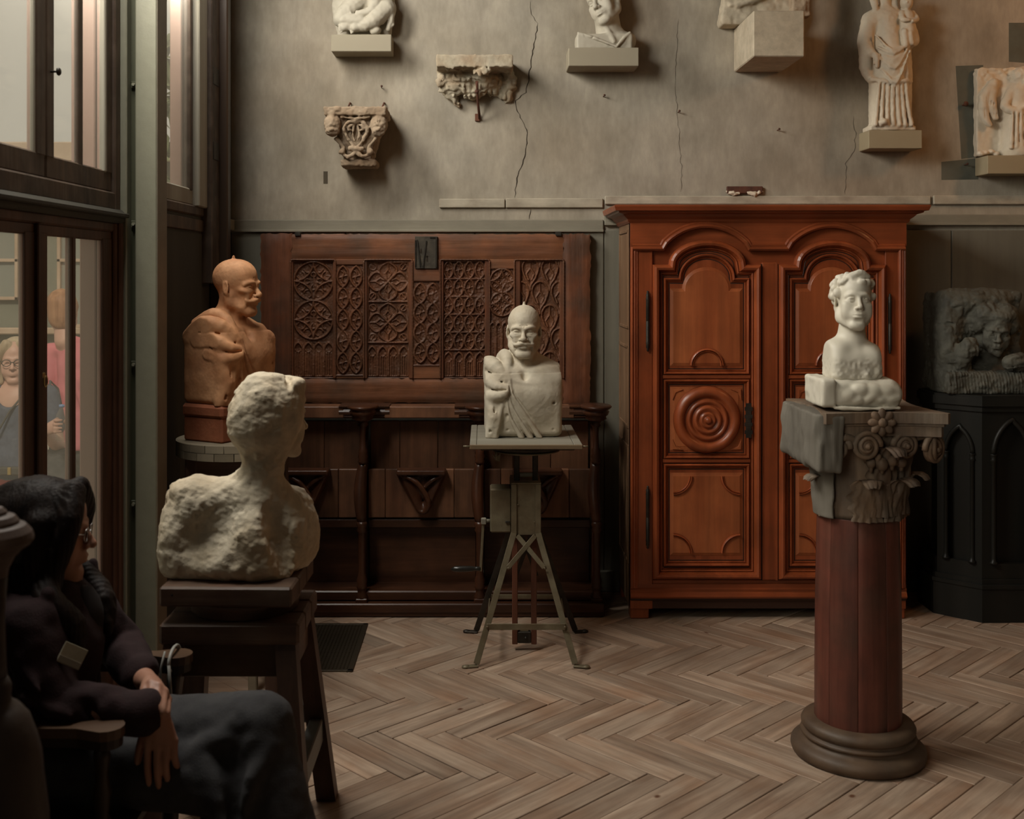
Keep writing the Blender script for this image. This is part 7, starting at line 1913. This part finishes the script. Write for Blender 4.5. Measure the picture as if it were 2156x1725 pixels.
# her left hand closed over the right wrist
wl = A(wr_l); K2 = [at(318, 1440, 2.615), at(333, 1446, 2.608), at(345, 1458, 2.606), at(352, 1474, 2.610)]
hand(v, wl, K2, [at(322, 1492, 2.555), at(332, 1500, 2.552), at(343, 1506, 2.553), at(352, 1506, 2.560)], [at(310, 1436, 2.64), at(304, 1455, 2.60), at(306, 1478, 2.572), at(310, 1490, 2.560)], r=.0095, bend=(.004, -.016, .0), palm=.020)
v.D[:, :, 0] = .01
wm.part('body', v.mesh(), M['skin'])
# jacket: torso and sleeves, open collar
v = Vol((-1.32, 2.40, .40), (-.74, 3.08, .96), .0055)
v.line([(-1.06, 2.725, .45), (-1.075, 2.725, .62), (-1.08, 2.72, .78)], [.140, .128, .135], k=.05)
v.ell((-1.075, 2.72, .845), (.105, .185, .062), k=.04); v.ell((-.985, 2.68, .745), (.055, .10, .075), k=.05)
v.line([sh_r + A((0, .01, -.012)), el_r, el_r + (wr_r - el_r) * .80], [.070, .062, .050], k=.025, smooth=False)
v.line([sh_l + A((0, -.01, -.012)), el_l, el_l + (wr_l - el_l) * .78], [.070, .062, .048], k=.025, smooth=False)
v.cap(el_r + (wr_r - el_r) * .77, el_r + (wr_r - el_r) * .84, .053, .055, k=.006)
v.line([(-1.02, 2.60, .90), (-.975, 2.645, .80), (-.955, 2.70, .66)], [.016, .018, .012], k=.01); v.line([(-1.0, 2.84, .905), (-.965, 2.78, .80), (-.95, 2.72, .66)], [.016, .018, .012], k=.01)
v.line([(-1.12, 2.66, .91), (-1.13, 2.73, .925), (-1.11, 2.80, .915)], .022, k=.015)
v.cap((-1.075, 2.735, .86), (-1.06, 2.735, .96), .052, .060, op='s', k=.01)
for i, (a_, b_) in enumerate((((-1.03, 2.49, .70), (-.93, 2.49, .655)), ((-1.03, 2.50, .66), (-.95, 2.485, .62)), ((-1.05, 2.51, .77), (-.99, 2.475, .72)), ((-.90, 2.51, .68), (-.86, 2.535, .60)), ((-.93, 2.52, .60), (-.88, 2.54, .585)), ((-1.0, 2.62, .58), (-.93, 2.64, .53)))):
    v.cap(a_, b_, .010, .006, op='s' if i % 2 else 'u', k=.02)
v.noise(.006, 16, 5, band=.03); v.noise(.003, 38, 6)
wm.part('jacket', v.mesh(), M['jacket'])
wm.part('shirt', (lambda m: m)(MB().ball((-.985, 2.72, .80), .058, 10, .9, 1.1, 1.5)), M['shirt_black'])
# wide grey trousers
v = Vol((-1.24, 2.44, .06), (-.28, 2.98, .68), .0055)
v.line([hip_l + A((.02, 0, 0)), hip_l + (kn_l - hip_l) * .5 + A((0, 0, .0)), kn_l], [.098, .090, .074], k=.02)
v.line([kn_l, kn_l + (an_l - kn_l) * .45 + A((-.012, -.01, 0)), an_l + A((-.03, -.01, .03))], [.076, .090, .112], k=.03)
v.line([hip_r, kn_r, kn_r + (an_r - kn_r) * .5, an_r + A((0, 0, .03))], [.098, .076, .085, .09], k=.03)
v.ell((-1.05, 2.725, .47), (.11, .15, .09), k=.04)
v.line([kn_l + A((-.03, -.066, -.005)), at(450, 1560, 2.615), at(400, 1590, 2.62)], [.010, .016, .010], k=.04)
v.line([kn_l + A((.045, -.062, -.02)), at(530, 1640, 2.575), at(505, 1720, 2.56)], [.012, .018, .02], k=.025)
v.line([at(415, 1590, 2.61), at(455, 1660, 2.575), at(480, 1730, 2.555)], [.012, .018, .022], k=.045)
v.line([at(500, 1550, 2.60), at(490, 1640, 2.57), at(492, 1725, 2.55)], .014, op='s', k=.03)

v.noise(.006, 13, 9, band=.03); v.noise(.002, 45, 8)
wm.part('trousers', v.mesh(), M['trousers'])
for c, dx in (((-.345, 2.60, .085), -.3), ((-.575, 2.66, .03), 0)):
    v = Vol(A(c) - .16, A(c) + .16, .006); v.cap(A(c) + A((-.10, 0, .02)), A(c) + A((.07, 0, -.005 + dx * .05)), .042, .032); v.cut(A(c) + A((0, 0, -.026)), (dx * .4, 0, -1), .01)
    wm.part('shoe', v.mesh(), M['shoe'])
# hair
v = Vol((-1.32, 2.52, .72), (-.82, 2.96, 1.20), .0040)
v.ell((0, .022, .044), (.090, .108, .088), f=hfw, k=.02)
v.ell((0, .05, -.01), (.088, .090, .10), f=hfw, k=.03)
v.line([(-1.15, 2.735, 1.05), (-1.165, 2.73, .92), (-1.15, 2.725, .80)], [.085, .092, .075], k=.03)
for s_ in (-1, 1):
    v.line([hfw.p((s_ * .030, -.060, .105)), hfw.p((s_ * .072, -.066, .045)), hfw.p((s_ * .082, -.052, -.03)), hfw.p((s_ * .080, -.030, -.11)), hfw.p((s_ * .082, -.02, -.18))], [.026, .030, .030, .030, .028], k=.02)
    v.line([hfw.p((s_ * .075, .0, .03)), hfw.p((s_ * .085, .01, -.06)), hfw.p((s_ * .085, .01, -.16))], [.035, .040, .036], k=.02)
v.line([hfw.p((-.082, -.035, -.11)), A((-1.03, 2.615, .88)), A((-.975, 2.62, .82)), A((-.965, 2.625, .76))], [.03, .036, .034, .018], k=.02)
v.line([hfw.p((.082, -.035, -.11)), A((-1.02, 2.83, .88)), A((-.955, 2.78, .83)), A((-.93, 2.75, .77))], [.03, .036, .034, .016], k=.02)
v.ell((0, -.105, -.035), (.048, .045, .085), op='s', f=hfw, k=.012)
v.wave(.0011, lambda x, y, z: np.sin(620 * (np.arctan2(y - 2.735, x + 1.10) * .11) + 12 * vnoise(x * 9, y * 9, z * 5, 3)))
v.noise(.003, (40, 40, 9), 4)
hr = wm.part('hair', v.mesh(), M['hair_dark'])
# spectacles
gl = MB()
for s_ in (-1, 1):
    gl.tube([hfw.p((s_ * .031 + .021 * math.cos(t), -.1035 + .004 * abs(math.cos(t)), .0 + .017 * math.sin(t))) for t in [i * 2 * math.pi / 18 for i in range(18)]], .0016, 6, True)
gl.tube([hfw.p((-.010, -.104, .004)), hfw.p((0, -.107, .006)), hfw.p((.010, -.104, .004))], .0015, 6)
for s_ in (-1, 1): gl.tube([hfw.p((s_ * .052, -.100, .005)), hfw.p((s_ * .073, -.05, .005)), hfw.p((s_ * .078, .0, .0))], .0016, 6)
sp = wm.part('spectacles', gl, M['steel'])
# name badge on the chest
bc = at(152, 1381, 2.555); Rb2 = Euler((math.radians(-14), 0, math.radians(34))).to_matrix() @ Euler((0, math.radians(32), 0)).to_matrix()
def plate(cx_, cz_, w_, h_, y_, t_=.0015):
    m = MB(); b = MB().box(cx_ - w_ / 2, cx_ + w_ / 2, y_ - t_, y_ + t_, cz_ - h_ / 2, cz_ + h_ / 2, .0006); m.add([bc + Rb2 @ Vector(p) for p in b.v], b.f); return m
bd = wm.part('name_badge', plate(0, 0, .056, .046, 0), M['badge'], label='pale rectangular badge')
wm.part('badge_band', plate(0, -.015, .055, .015, -.0012), M['badge_band'], bd)

# ---------------------------------------------------------------- her armchair
chr_ = Thing('wooden_armchair', 'wooden armchair with flat rounded arms, the woman sitting in it', 'chair', (-1.03, 2.72, 0))
for (yc, xe, nm) in ((2.485, ax(262, 2.485), 0), (2.955, ax(402, 2.94), 1)):
    P_ = [(-1.27, yc - .016), (xe - .10, yc - .020), (xe - .06, yc - .034)] + [(xe - .042 + .042 * math.cos(t), yc + .040 * math.sin(t)) for t in np.linspace(-math.pi / 2, math.pi / 2, 9)] + [(xe - .06, yc + .034), (xe - .10, yc + .020), (-1.27, yc + .016)]
    arm_z = .618
    chr_.part('armrest', MB().prism(P_, arm_z, arm_z + .022, 'xy'), M['chair_wood'])
    chr_.part('armrest_edge', MB().prism(offset_path(P_, .004, True), arm_z - .022, arm_z + .001, 'xy'), M['chair_dark'])
    chr_.part('arm_post', MB().lathe((xe - .05, yc, .40), [(.017, 0), (.022, .02), (.015, .04), (.021, .09), (.014, .13), (.019, .17), (.015, .20)], 14), M['chair_dark'])
chr_.part('seat', MB().box(-1.26, -.80, 2.47, 2.97, .365, .40, .012), M['chair_dark'])
for (x, y) in ((-.83, 2.50), (-.83, 2.94), (-1.23, 2.50), (-1.23, 2.94)):
    chr_.part('leg', MB().lathe((x, y, 0), [(.014, 0), (.02, .05), (.016, .12), (.023, .22), (.017, .30), (.024, .367)], 14), M['chair_dark'])
for y in (2.50, 2.94):
    chr_.part('back_post', MB().bar((-1.25, y, .39), (-1.285, y, .98), .04, .03), M['chair_dark'])
for z in (.55, .70, .90): chr_.part('back_rail', MB().bar((-1.262 - .02 * (z - .39), 2.49, z), (-1.262 - .02 * (z - .39), 2.95, z), .02, .06), M['chair_dark'])
# keys on a pale strap looped over the far arm
kx = ax(366, 2.95)
ky = Thing('key_strap', 'pale strap with dark keys looped over the far armrest of the armchair', 'keys', (kx, 2.945, .63))
ring = [Vector((kx, 2.955 + .052 * math.cos(t), .627 + .030 * math.sin(t))) for t in [i * 2 * math.pi / 16 for i in range(16)]]
ky.part('strap', MB().tube(ring, .0045, 6, True).tube([Vector((kx, 2.903, .627)), Vector((kx + .004, 2.900, .58)), Vector((kx + .008, 2.902, .52))], .0045, 6).tube([Vector((kx - .012, 2.910, .66)), Vector((kx - .02, 2.9, .62)), Vector((kx - .022, 2.9, .50))], .003, 6), M['ribbon'])
for i, (dx, z, l) in enumerate(((.006, .525, .07), (.016, .53, .085), (-.004, .52, .06))):
    ky.part('key', MB().lathe((kx + dx, 2.898 - i * .004, z), [(0, -.002), (.012, -.002), (.012, .002), (0, .002)], 14, axis=(0, 1, 0)).bar((kx + dx, 2.898 - i * .004, z - .01), (kx + dx + .003, 2.898 - i * .004, z - l), .006, .003, (0, 1, 0)), M['steel' if i == 1 else 'iron_dark'])

# ---------------------------------------------------------------- dark turned wooden post close to the lens
px_, py_ = -.845, 1.90
def pz(y): return az(y, py_)
r_ = lambda q: q / 1233
post = Thing('turned_post', 'dark turned wooden post with a stepped round finial at the left edge', 'post', (px_, py_, 0))
post.part('finial', MB().lathe((px_, py_, 0), [(0, pz(1066)), (r_(26), pz(1070)), (r_(34), pz(1078)), (r_(35), pz(1084)), (r_(50), pz(1088)), (r_(58), pz(1098)), (r_(59), pz(1104)), (r_(72), pz(1108)), (r_(84), pz(1122)), (r_(88), pz(1134)), (r_(88), pz(1140)), (r_(80), pz(1150)), (r_(64), pz(1160)), (r_(50), pz(1176)), (r_(38), pz(1200)), (r_(36), pz(1215))][::-1], 40, smooth=False), M['finial'])
post.part('neck', MB().lathe((px_, py_, 0), [(r_(35), pz(1425)), (r_(33), pz(1400)), (r_(30), pz(1300)), (r_(36), pz(1214))], 24), M['post_dark'])
post.part('shaft', MB().lathe((px_, py_, 0), [(r_(124), 0), (r_(122), .25), (r_(118), pz(1720)), (r_(108), pz(1640)), (r_(104), pz(1590)), (r_(96), pz(1560)), (r_(80), pz(1515)), (r_(60), pz(1490)), (r_(46), pz(1482)), (r_(42), pz(1470)), (r_(44), pz(1446)), (r_(34), pz(1424))], 20), M['post_dark'])

# ---------------------------------------------------------------- visitors outside, seen through the glazed door
GZ = -.28
vw = Thing('person', 'fair-haired woman with glasses and a navy top standing outside, holding a water bottle', 'person', (-2.62, 6.2, GZ))
hv = Frame((-2.605, 6.18, 1.165), rotm(4, 0, 14), .98)
v = Vol((-3.02, 5.86, GZ), (-2.1, 6.45, 1.33), .0065)
head(v, hv, ears=True, neck=True, neck_len=.12, browk=.8)
v.line([(-2.61, 6.22, .60), (-2.61, 6.22, .80), (-2.61, 6.21, .93)], [.135, .12, .12], k=.05); v.ell((-2.61, 6.21, .98), (.175, .09, .06), k=.04)
v.line([(-2.78, 6.20, .96), (-2.86, 6.16, .72), (-2.78, 6.02, .62)], [.05, .04, .03], k=.02, smooth=False); v.line([(-2.44, 6.20, .96), (-2.36, 6.15, .70), (-2.365, 5.98, .80)], [.05, .04, .028], k=.02, smooth=False)
for s_ in (-1, 1): v.line([(-2.61 + s_ * .09, 6.22, .58), (-2.61 + s_ * .09, 6.21, .16), (-2.61 + s_ * .09, 6.23, GZ + .06)], [.095, .06, .042], k=.02, smooth=False); v.cap((-2.61 + s_ * .09, 6.22, GZ + .04), (-2.61 + s_ * .09, 6.06, GZ + .025), .04, .03, k=.02)
bx, by = ax(130, 5.95), 5.95
hand(v, (-2.365, 5.975, .80), [(bx - .028, by + .01, .865), (bx - .032, by, .845), (bx - .032, by, .825), (bx - .028, by + .005, .807)], [(bx + .014, by - .040, .868), (bx + .016, by - .042, .847), (bx + .014, by - .042, .826), (bx + .010, by - .040, .808)], [(bx + .01, by + .03, .85), (bx + .035, by + .01, .87), (bx + .036, by - .02, .885)], r=.010, bend=(-.012, -.026, 0), palm=.022)
hand(v, (-2.78, 6.02, .62), [(-2.75, 5.985, .60), (-2.735, 5.98, .615), (-2.725, 5.985, .635), (-2.725, 5.99, .65)], [(-2.70, 5.96, .58), (-2.675, 5.955, .60), (-2.668, 5.96, .625), (-2.675, 5.968, .648)], [(-2.76, 6.0, .645), (-2.735, 5.985, .67), (-2.71, 5.975, .675)], r=.010, palm=.02)
vw.part('body', v.mesh(), M['skin_pale'])
v = Vol((-2.92, 5.98, .50), (-2.28, 6.40, 1.05), .007)
v.line([(-2.61, 6.22, .54), (-2.61, 6.22, .80), (-2.61, 6.205, .92)], [.165, .142, .14], k=.05); v.ell((-2.61, 6.21, .985), (.185, .10, .062), k=.04)
v.cap((-2.78, 6.20, .965), (-2.84, 6.17, .80), .066, .06, k=.03); v.cap((-2.44, 6.20, .965), (-2.385, 6.17, .80), .066, .06, k=.03)
v.ell((-2.60, 6.10, 1.0), (.075, .09, .085), op='s', k=.02); v.cut((0, 0, .52), (0, 0, -1)); v.noise(.007, 14, 3); v.noise(.003, 40, 3)
vw.part('navy_top', v.mesh(), M['navy'])
v = Vol((-2.86, 6.0, GZ + .03), (-2.36, 6.42, .60), .008)
v.ell((-2.61, 6.22, .50), (.16, .13, .12), k=.03)
for s_ in (-1, 1): v.line([(-2.61 + s_ * .085, 6.22, .50), (-2.61 + s_ * .09, 6.21, .16), (-2.61 + s_ * .09, 6.23, GZ + .12)], [.11, .08, .07], k=.02, smooth=False)
v.cut((0, 0, .555), (0, 0, 1)); v.cut((0, 0, GZ + .08), (0, 0, -1)); vw.part('red_trousers', v.mesh(), M['red_cloth'])
v = Vol((-2.80, 6.0, 1.0), (-2.42, 6.38, 1.34), .006)
v.ell((0, .025, .045), (.088, .105, .088), f=hv, k=.02)
for s_ in (-1, 1): v.line([(s_ * .04, -.055, .10), (s_ * .078, -.045, .04), (s_ * .088, -.02, -.05), (s_ * .078, -.03, -.115)], [.024, .028, .030, .022], f=hv, k=.02); v.line([(s_ * .06, .05, .0), (s_ * .065, .045, -.11)], [.05, .045], f=hv, k=.02)
v.ell((0, -.11, -.03), (.055, .055, .09), op='s', f=hv, k=.012); v.noise(.005, (30, 30, 12), 3)
vw.part('hair', v.mesh(), M['hair_blond'])
gl = MB()
for s_ in (-1, 1): gl.tube([hv.p((s_ * .031 + .023 * math.cos(t), -.105, .0 + .018 * math.sin(t))) for t in [i * 2 * math.pi / 16 for i in range(16)]], .0022, 6, True); gl.tube([hv.p((s_ * .054, -.102, .006)), hv.p((s_ * .075, -.05, .006)), hv.p((s_ * .080, .0, .0))], .002, 6)
gl.tube([hv.p((-.008, -.105, .004)), hv.p((.008, -.105, .004))], .002, 6); vw.part('spectacles', gl, M['bag_strap'])
hb = Thing('belt_bag', 'slim dark cross-body bag with a brass buckle worn by the fair-haired woman', 'bag', (-2.60, 6.03, .56))
hb.part('pouch', MB().box(-2.74, -2.50, 6.010, 6.045, .555, .60, .01), M['bag_strap'])
hb.part('buckle', MB().box(-2.575, -2.555, 6.003, 6.012, .56, .60, .002), M['buckle'])
hb.part('strap', MB().tube([Vector((-2.72, 6.02, .59)), Vector((-2.66, 6.03, .75)), Vector((-2.58, 6.05, .90)), Vector((-2.50, 6.12, 1.02)), Vector((-2.47, 6.2, 1.05)), Vector((-2.48, 6.31, 1.0))], .006, 6), M['bag_strap'])
solo('leaflet', MB().box(-2.70, -2.63, 5.945, 5.949, .58, .69, .001, Euler((.1, .3, .2)), (-2.66, 5.947, .63)), M['paper'], 'white folded leaflet in the fair-haired woman\'s hand', 'leaflet')
wbt = Thing('water_bottle', 'clear plastic water bottle with a blue cap held outside the door', 'bottle', (bx, by, .76))
wbt.part('bottle', MB().lathe((bx, by, .755), [(0, 0), (.028, .0), (.031, .008), (.031, .05), (.029, .056), (.031, .062), (.031, .12), (.028, .14), (.013, .165), (.012, .178)], 20), M['clear_plastic'])
wbt.part('cap', MB().lathe((bx, by, .932), [(0, 0), (.0145, 0), (.0145, .014), (0, .016)], 16), M['cap_blue'])
# man in a pink shirt, seen from behind
vm = Thing('person', 'ginger-haired person in a pink shirt with back turned, standing outside behind the door glass', 'person', (-2.52, 6.95, GZ))
hm = Frame((-2.625, 6.93, 1.41), rotm(8, 6, 195), 1.05)
v = Vol((-2.95, 6.65, GZ), (-2.08, 7.25, 1.58), .0085)
head(v, hm, neck=True, neck_len=.12)
v.line([(-2.50, 6.96, .60), (-2.50, 6.96, .85), (-2.50, 6.95, 1.10)], [.13, .13, .13], k=.05); v.ell((-2.50, 6.95, 1.16), (.20, .10, .065), k=.04)
for s_ in (-1, 1): v.line([(-2.50 + s_ * .20, 6.95, 1.14), (-2.50 + s_ * .25, 6.93, .86), (-2.50 + s_ * .20, 7.05, .64)], [.055, .045, .03], k=.02, smooth=False); v.line([(-2.50 + s_ * .095, 6.96, .58), (-2.50 + s_ * .10, 6.95, .16), (-2.50 + s_ * .10, 6.97, GZ + .06)], [.10, .065, .045], k=.02, smooth=False); v.cap((-2.50 + s_ * .10, 6.96, GZ + .04), (-2.50 + s_ * .10, 7.12, GZ + .025), .042, .03, k=.02)
for s_ in (-1, 1):
    wq = A((-2.50 + s_ * .20, 7.05, .64)); hand(v, wq, [wq + A((s_ * .03 - .02 * i * s_, .03, -.07)) for i in range(4)], [wq + A((s_ * .03 - .02 * i * s_, .05, -.15 + .008 * abs(i - 1))) for i in range(4)], [wq + A((-s_ * .03, .0, -.03)), wq + A((-s_ * .05, .02, -.07)), wq + A((-s_ * .05, .03, -.10))], r=.011, palm=.022)
vm.part('body', v.mesh(), M['skin_pale'])
v = Vol((-2.88, 6.72, .52), (-2.12, 7.2, 1.28), .008)
v.line([(-2.50, 6.96, .60), (-2.50, 6.96, .85), (-2.50, 6.95, 1.08)], [.165, .16, .155], k=.05); v.ell((-2.50, 6.95, 1.165), (.215, .115, .07), k=.04); v.line([(-2.56, 6.91, 1.245), (-2.50, 6.88, 1.23), (-2.44, 6.92, 1.245)], .022, k=.02)
for s_ in (-1, 1): v.line([(-2.50 + s_ * .20, 6.95, 1.14), (-2.50 + s_ * .25, 6.93, .86), (-2.50 + s_ * .215, 7.02, .70)], [.075, .066, .055], k=.03, smooth=False)
for i in range(5): v.line([(-2.66 + i * .07, 6.80, .95 + .05 * (i % 3)), (-2.56 + i * .05, 6.79, .78 + .03 * i)], .010, op='us'[i % 2], k=.03)
v.noise(.008, 13, 3); v.cut((0, 0, .56), (0, 0, -1)); vm.part('pink_shirt', v.mesh(), M['pink_shirt'])
v = Vol((-2.80, 6.74, GZ + .03), (-2.2, 7.2, .66), .009)
v.ell((-2.50, 6.96, .56), (.165, .13, .12), k=.03)
for s_ in (-1, 1): v.line([(-2.50 + s_ * .09, 6.96, .55), (-2.50 + s_ * .10, 6.95, .16), (-2.50 + s_ * .10, 6.97, GZ + .10)], [.118, .085, .075], k=.02, smooth=False)
v.cut((0, 0, .60), (0, 0, 1)); vm.part('trousers', v.mesh(), M['denim'])
v = Vol((-2.83, 6.74, 1.26), (-2.42, 7.12, 1.60), .007)
v.ell((0, .022, .042), (.090, .110, .092), f=hm, k=.02); v.ell((0, .055, -.03), (.080, .070, .085), f=hm, k=.03); v.ell((0, -.12, -.02), (.08, .06, .10), op='s', f=hm, k=.02); v.noise(.007, (26, 26, 14), 3)
vm.part('hair', v.mesh(), M['hair_ginger'])
# fair-haired woman's grey shoulder bag at her side
sb = Thing('shoulder_bag', 'dark grey shoulder bag hanging at the fair-haired woman\'s side', 'bag', (-2.335, 6.12, .40))
sb.part('bag', MB().box(-2.42, -2.27, 6.10, 6.20, .42, .68, .03), M['denim'])
sb.part('strap', MB().tube([Vector((-2.40, 6.15, .67)), Vector((-2.40, 6.17, .85)), Vector((-2.42, 6.20, 1.05)), Vector((-2.40, 6.26, 1.0)), Vector((-2.30, 6.18, .67))], .007, 6), M['denim'])
